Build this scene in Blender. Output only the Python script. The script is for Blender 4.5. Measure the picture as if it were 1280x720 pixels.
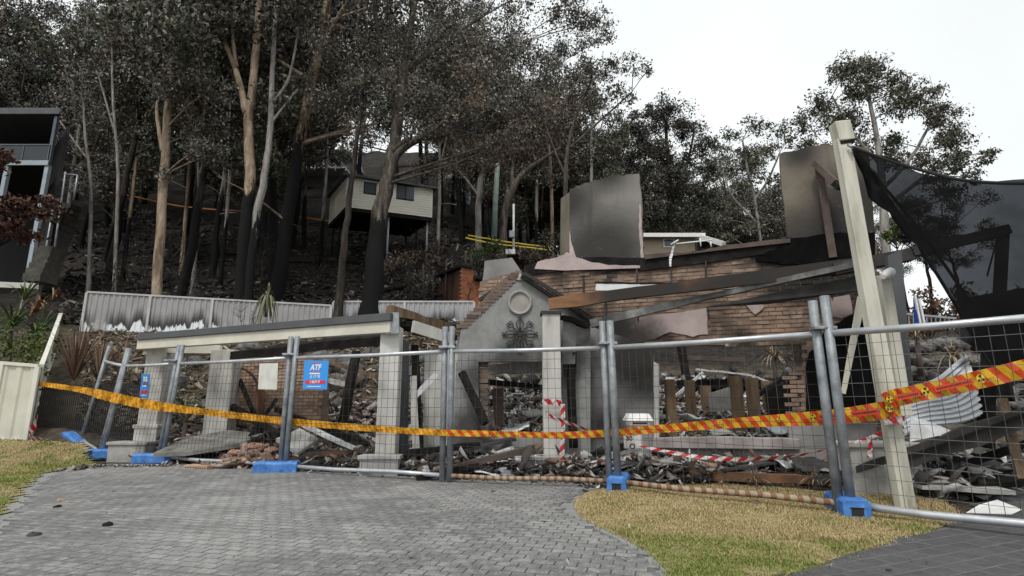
import bpy, math, random
import numpy as np
from mathutils import Vector, Matrix

for o in list(bpy.data.objects):
    bpy.data.objects.remove(o)
S = bpy.context.scene
COL = S.collection
R = math.radians
random.seed(7)
RNG = np.random.default_rng(7)

# ------------------------------------------------------------------ camera
F = 690.0                      # focal length in photo pixels (photo 1280 wide)
PITCH = R(11.6)
CAM = Vector((0, 0, 1.1))
cd = bpy.data.cameras.new('camera')
cam = bpy.data.objects.new('camera', cd)
COL.objects.link(cam)
cd.sensor_width = 36
cd.lens = 36 * F / 1280
cd.clip_start = 0.05
cd.clip_end = 3000
cam.location = CAM
cam.rotation_euler = (R(90) + PITCH, 0, 0)
S.camera = cam
S.render.resolution_x = 1024
S.render.resolution_y = 576

# ------------------------------------------------------------------ sky, sun, exposure
W = bpy.data.worlds.new('World')
S.world = W
W.use_nodes = True
nt = W.node_tree
nt.nodes.clear()
sky = nt.nodes.new('ShaderNodeTexSky')
sky.sky_type = 'NISHITA'
sky.sun_disc = False
SUN_EL, SUN_AZ = R(58), R(200)
sky.sun_elevation = SUN_EL
sky.sun_rotation = SUN_AZ
sky.dust_density = 4
hs = nt.nodes.new('ShaderNodeHueSaturation')
hs.inputs['Saturation'].default_value = 0.10
cl = nt.nodes.new('ShaderNodeMix')
cl.data_type = 'RGBA'
cl.inputs[0].default_value = 0.82           # overcast layer
cl.inputs[7].default_value = (9.0, 9.35, 9.45, 1)
bg = nt.nodes.new('ShaderNodeBackground')
bg.inputs['Strength'].default_value = 0.115
ow = nt.nodes.new('ShaderNodeOutputWorld')
nt.links.new(sky.outputs[0], hs.inputs['Color'])
nt.links.new(hs.outputs[0], cl.inputs[6])
tc = nt.nodes.new('ShaderNodeTexCoord')
cn = nt.nodes.new('ShaderNodeTexNoise')          # faint cloud structure all over the overcast dome
cn.inputs['Scale'].default_value = 2.2
cn.inputs['Detail'].default_value = 5
cr = nt.nodes.new('ShaderNodeMapRange')
cr.inputs[1].default_value = 0.3; cr.inputs[2].default_value = 0.7; cr.inputs[3].default_value = 0.90; cr.inputs[4].default_value = 1.02
cm = nt.nodes.new('ShaderNodeMix'); cm.data_type = 'RGBA'; cm.blend_type = 'MULTIPLY'; cm.inputs[0].default_value = 1.0
nt.links.new(tc.outputs['Generated'], cn.inputs['Vector'])
nt.links.new(cn.outputs['Fac'], cr.inputs[0])
nt.links.new(cl.outputs[2], cm.inputs[6])
nt.links.new(cr.outputs[0], cm.inputs[7])
nt.links.new(cm.outputs[2], bg.inputs[0])
nt.links.new(bg.outputs[0], ow.inputs[0])

sd = bpy.data.lights.new('sun', 'SUN')
sd.energy = 1.8
sd.angle = R(12)
sd.color = (1, 0.96, 0.9)
sun = bpy.data.objects.new('sun', sd)
COL.objects.link(sun)
sv = Vector((math.sin(SUN_AZ) * math.cos(SUN_EL), math.cos(SUN_AZ) * math.cos(SUN_EL), math.sin(SUN_EL)))
sun.rotation_euler = sv.to_track_quat('Z', 'Y').to_euler()

S.view_settings.view_transform = 'Standard'
S.view_settings.look = 'None'
S.view_settings.exposure = 0.18
S.view_settings.gamma = 1
S.view_settings.use_curve_mapping = False
try:
    S.cycles.max_bounces = 6
    S.cycles.transparent_max_bounces = 12
except Exception:
    pass

# ------------------------------------------------------------------ measuring helpers
ca, sa = math.cos(PITCH), math.sin(PITCH)

def ray(px, py):
    dx = (px - 640) / F
    dz = (360 - py) / F
    return Vector((dx, ca - dz * sa, sa + dz * ca))

def P(px, py, Y):               # where the sight line meets the vertical plane y = Y
    d = ray(px, py)
    return CAM + d * (Y / d.y)

def G(px, py, z=0.0):           # where it meets the level z
    d = ray(px, py)
    return CAM + d * ((z - CAM.z) / d.z)

class Plane:                    # a vertical wall plane through two ground points
    def __init__(s, A, B):
        s.A = Vector((A[0], A[1], 0)); b = Vector((B[0], B[1], 0))
        s.u = (b - s.A).normalized()
        s.n = Vector((s.u.y, -s.u.x, 0))      # towards the camera side
        if s.n.y > 0: s.n = -s.n
        s.len = (b - s.A).length
    def hit(s, px, py, off=0.0):
        d = ray(px, py)
        t = ((s.A + s.n * off) - CAM).dot(s.n) / d.dot(s.n)
        return CAM + d * t
    def uv(s, px, py):
        p = s.hit(px, py)
        return ((p - s.A).dot(s.u), p.z)
    def at(s, u, z, off=0.0):
        return s.A + s.u * u + s.n * off + Vector((0, 0, z))

def mpp(Y):                     # metres per photo pixel at depth Y
    return Y / F

def sstep(a, b, x):
    t = min(1, max(0, (x - a) / (b - a)))
    return t * t * (3 - 2 * t)

def inpoly(x, y, poly):
    c = False
    n = len(poly)
    j = n - 1
    for i in range(n):
        xi, yi = poly[i][0], poly[i][1]; xj, yj = poly[j][0], poly[j][1]
        if (yi > y) != (yj > y) and x < (xj - xi) * (y - yi) / (yj - yi) + xi:
            c = not c
        j = i
    return c

# ------------------------------------------------------------------ scene bookkeeping
def tag(o, label=None, cat=None, group=None, kind=None):
    if label: o['label'] = label
    if cat: o['category'] = cat
    if group: o['group'] = group
    if kind: o['kind'] = kind
    return o

def empty(name, loc, label, cat, group=None, rz=0):
    o = bpy.data.objects.new(name, None)
    o.empty_display_size = 0.1
    COL.objects.link(o)
    o.location = loc
    o.rotation_euler = (0, 0, rz)
    return tag(o, label, cat, group)

def linkobj(name, mesh, parent=None):
    o = bpy.data.objects.new(name, mesh)
    COL.objects.link(o)
    if parent is not None:
        o.parent = parent
        # geometry of parts is written in world space; undo the parent's placement
        m = Matrix.Translation(parent_loc(parent))
        o.matrix_parent_inverse = m.inverted()
    return o

def parent_loc(p):
    # things stand at their Empty; mesh parts already sit in world space
    return Vector(p.location) if p.type == 'EMPTY' else Vector((0, 0, 0))

class MB:
    """collects polygons in world space and links them as ONE mesh"""
    def __init__(s):
        s.v = []; s.f = []; s.sm = []
    def add(s, vs, fs, smooth=False):
        o = len(s.v)
        s.v.extend([tuple(v) for v in vs])
        s.f.extend([tuple(i + o for i in f) for f in fs])
        s.sm.extend([smooth] * len(fs))
        return s
    def box(s, c, size, M=None):
        sx, sy, sz = size[0] / 2, size[1] / 2, size[2] / 2
        vs = [Vector((x * sx, y * sy, z * sz)) for x in (-1, 1) for y in (-1, 1) for z in (-1, 1)]
        if M is not None: vs = [M @ v for v in vs]
        c = Vector(c)
        vs = [v + c for v in vs]
        return s.add(vs, [(0, 1, 3, 2), (4, 6, 7, 5), (0, 4, 5, 1), (2, 3, 7, 6), (0, 2, 6, 4), (1, 5, 7, 3)])
    def beam(s, a, b, w, h, up=(0, 0, 1), seg=1, sag=0.0, jit=0.0, w2=None, h2=None):
        a = Vector(a); b = Vector(b)
        d = (b - a).normalized()
        up = Vector(up)
        r = d.cross(up)
        if r.length < 1e-4: r = d.cross(Vector((0, 1, 0)))
        r.normalize()
        u = r.cross(d).normalized()
        vs = []; fs = []
        w2 = w if w2 is None else w2
        h2 = h if h2 is None else h2
        for i in range(seg + 1):
            t = i / seg
            p = a.lerp(b, t) - Vector((0, 0, sag * 4 * t * (1 - t)))
            ww = w + (w2 - w) * t; hh = h + (h2 - h) * t
            if jit:
                p = p + Vector((random.uniform(-jit, jit), random.uniform(-jit, jit), random.uniform(-jit, jit)))
                ww *= random.uniform(0.85, 1.1); hh *= random.uniform(0.8, 1.1)
            for x, y in ((-1, -1), (1, -1), (1, 1), (-1, 1)):
                vs.append(p + r * (x * ww / 2) + u * (y * hh / 2))
        for i in range(seg):
            o = i * 4
            for k in range(4):
                fs.append((o + k, o + (k + 1) % 4, o + 4 + (k + 1) % 4, o + 4 + k))
        fs.append((3, 2, 1, 0))
        o = seg * 4
        fs.append((o, o + 1, o + 2, o + 3))
        return s.add(vs, fs)
    def tube(s, pts, rad, n=8, cap=True, smooth=True):
        pts = [Vector(p) for p in pts]
        if not hasattr(rad, '__len__'): rad = [rad] * len(pts)
        d = (pts[1] - pts[0]).normalized()
        x = d.orthogonal().normalized()
        vs = []
        for i, p in enumerate(pts):
            if 0 < i < len(pts) - 1: t = (pts[i + 1] - pts[i - 1])
            elif i == 0: t = pts[1] - pts[0]
            else: t = pts[-1] - pts[-2]
            t.normalize()
            x = (x - t * x.dot(t))
            if x.length < 1e-6: x = t.orthogonal()
            x.normalize()
            y = t.cross(x)
            for k in range(n):
                a = 2 * math.pi * k / n
                vs.append(p + (x * math.cos(a) + y * math.sin(a)) * rad[i])
        fs = []
        for i in range(len(pts) - 1):
            for k in range(n):
                fs.append((i * n + k, i * n + (k + 1) % n, (i + 1) * n + (k + 1) % n, (i + 1) * n + k))
        s.add(vs, fs, smooth)
        if cap:
            o = len(s.v) - len(vs)
            s.f.append(tuple(o + k for k in reversed(range(n)))); s.sm.append(False)
            e = o + (len(pts) - 1) * n
            s.f.append(tuple(e + k for k in range(n))); s.sm.append(False)
        return s
    def prism(s, poly, dvec):
        """closed prism: planar polygon (world points) pushed along dvec"""
        n = len(poly)
        poly = [Vector(p) for p in poly]
        dvec = Vector(dvec)
        vs = poly + [p + dvec for p in poly]
        fs = [tuple(range(n)), tuple(reversed(range(n, 2 * n)))]
        for i in range(n):
            j = (i + 1) % n
            fs.append((i, i + n, j + n, j))
        return s.add(vs, fs)
    def quad(s, a, b, c, d):
        return s.add([a, b, c, d], [(0, 1, 2, 3)])
    def mesh(s, name, m):
        me = bpy.data.meshes.new(name)
        me.from_pydata(s.v, [], s.f)
        me.polygons.foreach_set('use_smooth', s.sm)
        if isinstance(m, (list, tuple)):
            for q in m: me.materials.append(q)
        else:
            me.materials.append(m)
        me.update()
        return me
    def build(s, name, m, parent=None, bevel=0.0, fixn=True):
        me = s.mesh(name, m)
        if fixn:
            import bmesh
            bm = bmesh.new(); bm.from_mesh(me)
            bmesh.ops.recalc_face_normals(bm, faces=bm.faces)
            bm.to_mesh(me); bm.free()
        o = linkobj(name, me, parent)
        if bevel:
            b = o.modifiers.new('bevel', 'BEVEL')
            b.width = bevel; b.segments = 2; b.limit_method = 'ANGLE'; b.angle_limit = R(40)
        return o

def npmesh(name, verts, faces, m, parent=None):
    """fast mesh from numpy arrays, faces all with the same corner count"""
    me = bpy.data.meshes.new(name)
    nv = len(verts); nf, k = faces.shape
    me.vertices.add(nv)
    me.vertices.foreach_set('co', np.asarray(verts, dtype=np.float32).ravel())
    me.loops.add(nf * k)
    me.loops.foreach_set('vertex_index', faces.astype(np.int32).ravel())
    me.polygons.add(nf)
    me.polygons.foreach_set('loop_start', np.arange(0, nf * k, k, dtype=np.int32))
    me.polygons.foreach_set('loop_total', np.full(nf, k, dtype=np.int32))
    me.update(calc_edges=True)
    me.materials.append(m)
    return linkobj(name, me, parent)

def copy_tree(o, parent=None):
    c = o.copy()
    COL.objects.link(c)
    if parent is not None:
        c.parent = parent
    for ch in [q for q in o.children]:
        copy_tree(ch, c)
    return c

ORD = ['first', 'second', 'third', 'fourth', 'fifth', 'sixth', 'seventh', 'eighth', 'ninth', 'tenth', 'eleventh', 'twelfth', 'thirteenth', 'fourteenth', 'fifteenth', 'sixteenth', 'seventeenth', 'eighteenth', 'nineteenth', 'twentieth'] + ['twenty-' + q for q in ('first', 'second', 'third', 'fourth', 'fifth', 'sixth', 'seventh', 'eighth', 'ninth')] + ['thirtieth'] + ['thirty-' + q for q in ('first', 'second', 'third', 'fourth', 'fifth', 'sixth', 'seventh', 'eighth', 'ninth')]
def rank_labels(objs, base, cat, group, nrow=1):
    """look-alikes told apart by place: nearest row first, counted from the left"""
    objs = sorted(objs, key=lambda t: t[2])
    per = -(-len(objs) // nrow)
    names = {1: [''], 2: [' lower row', ' upper row'], 3: [' lower row', ' middle row', ' upper row']}[nrow]
    for r in range(nrow):
        L_ = sorted(objs[r * per:(r + 1) * per], key=lambda t: t[1])
        for i, t in enumerate(L_):
            tag(t[0], base + ',' + names[r] + ' ' + ORD[min(i, len(ORD) - 1)] + ' from left', cat, group)

# ------------------------------------------------------------------ materials
class NT:
    def __init__(s, name):
        s.m = bpy.data.materials.new(name)
        s.m.use_nodes = True
        s.t = s.m.node_tree
        s.b = s.t.nodes['Principled BSDF']
        s.o = s.t.nodes['Material Output']
        s.pos = None
    def n(s, typ, **kw):
        nd = s.t.nodes.new(typ)
        for k, v in kw.items():
            if hasattr(nd, k): setattr(nd, k, v)
        return nd
    def l(s, a, b): s.t.links.new(a, b)
    def P(s):
        if s.pos is None:
            s.pos = s.n('ShaderNodeNewGeometry')
        return s.pos.outputs['Position']
    def noise(s, scale, detail=5, rough=0.6, vec=None, stretch=None):
        nd = s.n('ShaderNodeTexNoise')
        nd.inputs['Scale'].default_value = scale
        nd.inputs['Detail'].default_value = detail
        nd.inputs['Roughness'].default_value = rough
        v = vec if vec is not None else s.P()
        if stretch:
            mp = s.n('ShaderNodeMapping')
            mp.inputs['Scale'].default_value = stretch
            s.l(v, mp.inputs['Vector']); v = mp.outputs[0]
        s.l(v, nd.inputs['Vector'])
        return nd.outputs['Fac']
    def ramp(s, fac, stops):
        nd = s.n('ShaderNodeValToRGB')
        cr = nd.color_ramp
        while len(cr.elements) < len(stops): cr.elements.new(0.5)
        for e, (p, c) in zip(cr.elements, stops):
            e.position = p
            e.color = (*c, 1) if hasattr(c, '__len__') else (c, c, c, 1)
        s.l(fac, nd.inputs['Fac'])
        return nd.outputs['Color']
    def mix(s, fac, a, b, blend='MIX'):
        nd = s.n('ShaderNodeMix')
        nd.data_type = 'RGBA'
        nd.blend_type = blend
        for i, v in ((0, fac), (6, a), (7, b)):
            if hasattr(v, 'is_output') or hasattr(v, 'links'): s.l(v, nd.inputs[i])
            elif i == 0: nd.inputs[0].default_value = v
            else: nd.inputs[i].default_value = (*v, 1)
        return nd.outputs[2]
    def math(s, op, a, b=None, c=None):
        nd = s.n('ShaderNodeMath'); nd.operation = op
        for i, v in enumerate((a, b, c)):
            if v is None: continue
            if hasattr(v, 'links'): s.l(v, nd.inputs[i])
            else: nd.inputs[i].default_value = v
        return nd.outputs[0]
    def mapr(s, v, a, b, c=0.0, d=1.0):
        nd = s.n('ShaderNodeMapRange')
        nd.interpolation_type = 'SMOOTHSTEP'
        s.l(v, nd.inputs[0])
        for i, q in enumerate((a, b, c, d)): nd.inputs[i + 1].default_value = q
        return nd.outputs[0]
    def attr(s, name):
        nd = s.n('ShaderNodeAttribute'); nd.attribute_name = name
        return nd.outputs['Fac']
    def island(s):
        if s.pos is None: s.P()
        return s.pos.outputs['Random Per Island']
    def objrand(s):
        return s.n('ShaderNodeObjectInfo').outputs['Random']
    def col(s, c):
        if hasattr(c, 'links'): s.l(c, s.b.inputs['Base Color'])
        else: s.b.inputs['Base Color'].default_value = (*c, 1)
        return s
    def rough(s, v):
        if hasattr(v, 'links'): s.l(v, s.b.inputs['Roughness'])
        else: s.b.inputs['Roughness'].default_value = v
        return s
    def bump(s, h, strength=0.4, dist=0.02):
        bn = s.n('ShaderNodeBump')
        bn.inputs['Strength'].default_value = strength
        bn.inputs['Distance'].default_value = dist
        s.l(h, bn.inputs['Height'])
        s.l(bn.outputs[0], s.b.inputs['Normal'])
        return s
    def soot(s, base, spots, nscale=2.2, dark=(0.016, 0.015, 0.014), amt=0.95, rag=0.55):
        """smoke stains: base colour blackened round given places, ragged by noise"""
        nz = s.noise(nscale, 6, 0.65)
        out = base
        for (c, r0, r1) in spots:
            vm = s.n('ShaderNodeVectorMath'); vm.operation = 'DISTANCE'
            s.l(s.P(), vm.inputs[0]); vm.inputs[1].default_value = tuple(c)
            d = s.math('ADD', vm.outputs['Value'], s.math('MULTIPLY', s.math('SUBTRACT', nz, 0.5), r1 * rag))
            f = s.mapr(d, r0, r1, amt, 0.0)
            out = s.mix(f, out, dark)
        return out

def simple(name, stops, scale=3, rough=0.8, bump=0.3, bdist=0.01, bscale=None, metal=0.0, detail=6, stretch=None, spec=None):
    k = NT(name)
    nz = k.noise(scale, detail, 0.62, stretch=stretch)
    k.col(k.ramp(nz, stops)).rough(rough)
    k.b.inputs['Metallic'].default_value = metal
    if spec is not None: k.b.inputs['Specular IOR Level'].default_value = spec
    if bump: k.bump(k.noise(bscale or scale * 6, 5, 0.7, stretch=stretch), bump, bdist)
    return k.m

def islandmat(name, stops, rough=0.85, nscale=6, namt=0.5, usebj=False, bump=0.0, spec=None):
    """colour picked per loose piece, with fine noise over it"""
    k = NT(name)
    f = k.island()
    if usebj:
        f = k.math('FRACT', k.math('ADD', f, k.objrand()))
    c = k.ramp(f, stops)
    nz = k.noise(nscale, 6, 0.65)
    c2 = k.mix(namt, c, k.ramp(nz, [(0.25, 0.3), (0.7, 1.0)]), 'MULTIPLY')
    k.col(c2).rough(rough)
    if spec is not None: k.b.inputs['Specular IOR Level'].default_value = spec
    if bump: k.bump(k.noise(nscale * 8, 4, 0.7), bump, 0.01)
    return k.m

# ================================================================== THE SETTING
M = {}
def hpx(x, y): return 640 + 700 * x / max(y, 0.5)

def vnoise(x, y):
    return (math.sin(x * 0.9 + 1.3 * math.sin(y * 0.7)) * math.cos(y * 0.8 + 0.9 * math.sin(x * 0.6)) +
            0.5 * math.sin(x * 2.3 + y * 1.7) * math.cos(y * 2.1 - x * 1.1))

def Tz(x, y):
    """height of the ground: flat in front, a bank behind the house, a steep burnt hill on the left"""
    if y < 6: return -0.03
    q = hpx(x, y)
    left = 1 - sstep(540, 800, q)
    lb = 1 - sstep(60, 330, q)                       # the bank comes nearer at far left
    y0 = 13.2 - 2.2 * lb
    z = -0.03 + (1.3 * sstep(y0, y0 + 3.5, y) + (1.0 + 1.5 * left) * sstep(y0 + 2, 22, y)) * (1 if q < 1050 else 1)
    if y > 22:
        s1 = 0.25 + 0.13 * left
        s2 = 0.16 + 0.44 * left
        z += s1 * min(y - 22, 16)
        if y > 38: z += s2 * min(y - 38, 75)
        if y > 113: z += 0.05 * (y - 113)
    if 12 < y:
        z += 0.12 * vnoise(x, y) * min(1, (y - 12) / 4) * (1 + min(2, max(0, y - 24) / 25))
    # the left lawn rises gently towards the cream fence
    if q < 160 and 7 < y < 14:
        z = max(z, -0.03 + 0.0)
    return z

def axis(segs):
    out = []
    for a, b, st in segs:
        n = max(1, int(round((b - a) / st)))
        out += [a + (b - a) * i / n for i in range(n)]
    return out + [segs[-1][1]]

xs = axis([(-400, -120, 20), (-120, -50, 4), (-50, -16, 1.2), (-16, 16, 0.6), (16, 50, 1.4), (50, 120, 5), (120, 400, 20)])
ys = axis([(-150, -10, 20), (-10, 10, 1.2), (10, 30, 0.5), (30, 60, 1.0), (60, 120, 2.5), (120, 600, 24)])
tv = np.array([(x, y, Tz(x, y)) for y in ys for x in xs])
nx = len(xs)
tf = np.array([(j * nx + i, j * nx + i + 1, (j + 1) * nx + i + 1, (j + 1) * nx + i)
               for j in range(len(ys) - 1) for i in range(nx - 1)])
k = NT('burnt_earth')
n1 = k.noise(0.35, 8, 0.7); n2 = k.noise(3.2, 7, 0.7); n3 = k.noise(14, 5, 0.7)
c = k.ramp(n2, [(0.30, (0.008, 0.008, 0.008)), (0.50, (0.022, 0.020, 0.019)), (0.66, (0.055, 0.046, 0.038)), (0.8, (0.13, 0.115, 0.10))])
c = k.mix(k.mapr(n1, 0.5, 0.68, 0, 0.55), c, (0.06, 0.045, 0.03))
sx = k.n('ShaderNodeSeparateXYZ'); k.l(k.P(), sx.inputs[0])
brown = k.ramp(n2, [(0.3, (0.03, 0.024, 0.018)), (0.5, (0.10, 0.08, 0.058)), (0.7, (0.20, 0.165, 0.125))])
c = k.mix(k.mapr(k.math('ADD', sx.outputs[1], k.math('MULTIPLY', n1, 6.0)), 27.5, 23.0, 0, 0.8), c, brown)
c = k.mix(k.mapr(n3, 0.66, 0.74, 0, 0.5), c, (0.2, 0.19, 0.17))
k.col(c).rough(0.95).bump(n2, 0.9, 0.25)
k.b.inputs['Specular IOR Level'].default_value = 0.15
M['earth'] = k.m
ter = npmesh('hillside', tv, tf, M['earth'])
for p in ter.data.polygons: p.use_smooth = True
tag(ter, 'burnt ash covered hillside rising behind the ruined house', 'hillside', kind='structure')

# ---- driveway of stamped pavers
k = NT('driveway_mortar')
k.col(k.ramp(k.noise(3, 6, 0.7), [(0.3, 0.075), (0.7, 0.14)])).rough(0.9).bump(k.noise(60, 3), 0.3, 0.004)
M['mortar_grey'] = k.m

def paver_mat(name, lo, hi, worn):
    k = NT(name)
    f = k.math('FRACT', k.math('ADD', k.island(), k.objrand()))
    c = k.ramp(f, [(0.0, lo), (1.0, hi)])
    big = k.noise(0.55, 6, 0.65)
    c = k.mix(k.mapr(big, 0.42, 0.64, 0.0, 0.6), c, worn)
    mid = k.noise(2.6, 7, 0.75)
    c = k.mix(k.mapr(mid, 0.48, 0.64, 0, 0.7), c, worn)
    c = k.mix(k.mapr(k.noise(0.9, 5, 0.6), 0.52, 0.66, 0, 0.5), c, lo)
    spk = k.noise(15, 6, 0.85)
    c = k.mix(k.mapr(spk, 0.50, 0.62, 0, 0.55), c, worn)
    c = k.mix(k.mapr(spk, 0.46, 0.36, 0, 0.6), c, tuple(q * 0.45 for q in lo))
    fine = k.noise(55, 4, 0.8)
    c = k.mix(0.55, c, k.ramp(fine, [(0.32, 0.2), (0.6, 1.0)]), 'MULTIPLY')
    k.col(c).rough(0.82).bump(fine, 0.5, 0.006)
    return k.m
M['paver'] = paver_mat('stamped_paver', (0.135, 0.133, 0.13), (0.165, 0.163, 0.16), (0.37, 0.366, 0.358))
M['paver_dark'] = paver_mat('dark_paver', (0.055, 0.055, 0.058), (0.07, 0.07, 0.073), (0.10, 0.10, 0.102))
k = NT('concrete_band')
nz = k.noise(1.2, 7, 0.7)
c = k.mix(0.5, k.ramp(nz, [(0.3, (0.17, 0.17, 0.17)), (0.7, (0.32, 0.32, 0.31))]), k.ramp(k.noise(50, 4, 0.8), [(0.3, 0.4), (0.65, 1.0)]), 'MULTIPLY')
k.col(c).rough(0.85).bump(k.noise(60, 4), 0.4, 0.005)
M['band'] = k.m

drive_px = [(-60, 712), (2, 668), (28, 634), (58, 602), (82, 590), (118, 584), (250, 584), (430, 592), (560, 600), (690, 604), (760, 606),
            (742, 613), (716, 621), (700, 632), (706, 643), (728, 655), (768, 673), (798, 690), (818, 712), (828, 740), (850, 860), (-200, 860)]
drive = [G(*p) for p in drive_px]
island_px = [(760, 607), (735, 615), (722, 624), (717, 634), (724, 645), (745, 657), (785, 675), (812, 692), (832, 712), (845, 740), (870, 790),
             (905, 790), (935, 740), (982, 720), (1050, 697), (1120, 674), (1172, 659), (1196, 652), (1196, 640), (1180, 628), (1130, 612), (1080, 608), (900, 604)]
isl = [G(*p) for p in island_px]
right_px = [(982, 722), (1050, 699), (1120, 676), (1172, 661), (1200, 651), (1240, 622), (1262, 612), (1500, 612), (1700, 860), (860, 860), (935, 742)]
rdrive = [G(*p) for p in right_px]

def sheet(name, poly, z, m):
    b = MB()
    b.prism([Vector((p.x, p.y, z)) for p in poly], (0, 0, -0.05))
    return b.build(name, m)
o = sheet('driveway', [G(*p) for p in [(-300, 860), (-120, 712), (-40, 668), (-2, 640), (40, 597), (60, 586), (118, 580), (250, 580), (430, 588), (560, 596), (700, 600), (770, 603), (752, 611), (730, 620), (717, 634), (724, 645), (745, 657), (785, 675), (812, 692), (832, 712), (845, 740), (870, 860)]], 0.0, M['band'])
tag(o, 'grey stamped paver driveway sweeping up to the fence', 'driveway', kind='structure')
drive_obj = o
bed = sheet('joint_bed', drive, 0.008, M['mortar_grey'])
bed.parent = drive_obj
o = sheet('side_driveway', rdrive, -0.004, M['mortar_grey'])
tag(o, 'dark paved driveway at the right beyond the grass', 'driveway', kind='structure')
side_obj = o

def lay_pavers(poly, ang, L, D, z, parent, m, nmax, joint=0.005):
    xy = [(p.x, p.y) for p in poly]
    cx = sum(p[0] for p in xy) / len(xy); cy = sum(p[1] for p in xy) / len(xy)
    ux, uy = math.cos(ang), math.sin(ang)
    got = []
    for r in range(-140, 140):
        for q in range(-150, 150):
            a = (q + (0.5 if r % 2 else 0)) * L; b = r * D
            x = cx + a * ux - b * uy; y = cy + a * uy + b * ux
            if y < 3.2 or abs(x) > y * 1.05 + 0.5: continue
            if inpoly(x, y, xy): got.append((x, y))
    got.sort(key=lambda p: p[1])
    w, d, h = (L - joint) / 2, (D - joint) / 2, 0.02
    e = 0.004
    vv = [(-w, -d, -h), (w, -d, -h), (w, d, -h), (-w, d, -h), (-w, -d, -e), (w, -d, -e), (w, d, -e), (-w, d, -e),
          (-w + e, -d + e, 0), (w - e, -d + e, 0), (w - e, d - e, 0), (-w + e, d - e, 0)]
    ff = [(0, 1, 5, 4), (1, 2, 6, 5), (2, 3, 7, 6), (3, 0, 4, 7), (4, 5, 9, 8), (5, 6, 10, 9), (6, 7, 11, 10), (7, 4, 8, 11), (8, 9, 10, 11)]
    me = bpy.data.meshes.new('paver')
    me.from_pydata(vv, [], ff); me.materials.append(m); me.materials.append(M['mortar_grey'])
    me.polygons.foreach_set('material_index', [1] * 8 + [0])
    n = 0
    # visible ones first: those that project inside the picture
    vis = [p for p in got if p[1] > 3.85]
    for (x, y) in vis[:nmax]:
        o = bpy.data.objects.new('paver', me)
        COL.objects.link(o)
        o.location = (x, y, z + random.uniform(-0.0007, 0.0009))
        o.rotation_euler = (random.uniform(-0.003, 0.003), random.uniform(-0.003, 0.003), ang + random.uniform(-0.006, 0.006))
        o.parent = parent
    rest = vis[nmax:] + [p for p in got if p[1] <= 3.85]
    if rest:
        base = np.array(vv); fb = np.array(ff)
        vs = []; fs = []
        for i, (x, y) in enumerate(rest):
            v = base.copy()
            v2 = v.copy()
            v2[:, 0] = v[:, 0] * ux - v[:, 1] * uy + x
            v2[:, 1] = v[:, 0] * uy + v[:, 1] * ux + y
            v2[:, 2] += z + random.uniform(-0.0007, 0.0009)
            vs.append(v2); fs.append(fb + i * 12)
        o = npmesh('distant_pavers', np.concatenate(vs), np.concatenate(fs), m, parent)
        o.data.materials.append(M['mortar_grey']); o.data.polygons.foreach_set('material_index', ([1] * 8 + [0]) * len(rest))
        o['kind'] = 'stuff'
lay_pavers(drive, R(-14), 0.155, 0.105, 0.016, drive_obj, M['paver'], 300)
lay_pavers(rdrive, R(24), 0.22, 0.16, 0.006, side_obj, M['paver_dark'], 300)

# ---- lawns
k = NT('lawn_soil')
k.col(k.ramp(k.noise(9, 6, 0.7), [(0.3, (0.20, 0.155, 0.08)), (0.55, (0.33, 0.26, 0.135)), (0.75, (0.24, 0.20, 0.09))])).rough(0.95).bump(k.noise(60, 4), 0.8, 0.02)
M['turf'] = k.m
o = sheet('lawn_island', isl, 0.006, M['turf'])
tag(o, 'dry grass island between the two driveways', 'lawn', kind='structure')

def lawn_h(x, y):
    return 0.012 + 0.34 * sstep(9.7, 12.3, y)

lawn_px = [(118, 583), (82, 588), (56, 592), (40, 600), (18, 622), (-2, 645), (-50, 690), (-300, 760), (-600, 640), (-260, 560), (-60, 546), (0, 543), (60, 547), (100, 560)]
# outline on the ground, the far side a little uphill
lawn = [G(px, py, 0.0) if py > 575 else P(px, py, 11.6 if px > 20 else 11.9) for px, py in lawn_px]
lxy = [(p.x, p.y) for p in lawn]
gx = np.arange(-14, -4.0, 0.16); gy = np.arange(4.0, 13.0, 0.16)
lv = []; lf = []; idx = {}
for j, y in enumerate(gy):
    for i, x in enumerate(gx):
        if inpoly(x + 0.08, y + 0.08, lxy):
            q = []
            for dx, dy in ((0, 0), (1, 0), (1, 1), (0, 1)):
                kk = (i + dx, j + dy)
                if kk not in idx:
                    idx[kk] = len(lv)
                    X = gx[0] + 0.16 * kk[0]; Y = gy[0] + 0.16 * kk[1]
                    lv.append((X, Y, lawn_h(X, Y)))
                q.append(idx[kk])
            lf.append(q)
o = npmesh('lawn', np.array(lv), np.array(lf), M['turf'])
tag(o, 'green sloping lawn at left beside the cream fence', 'lawn', kind='structure')

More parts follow.
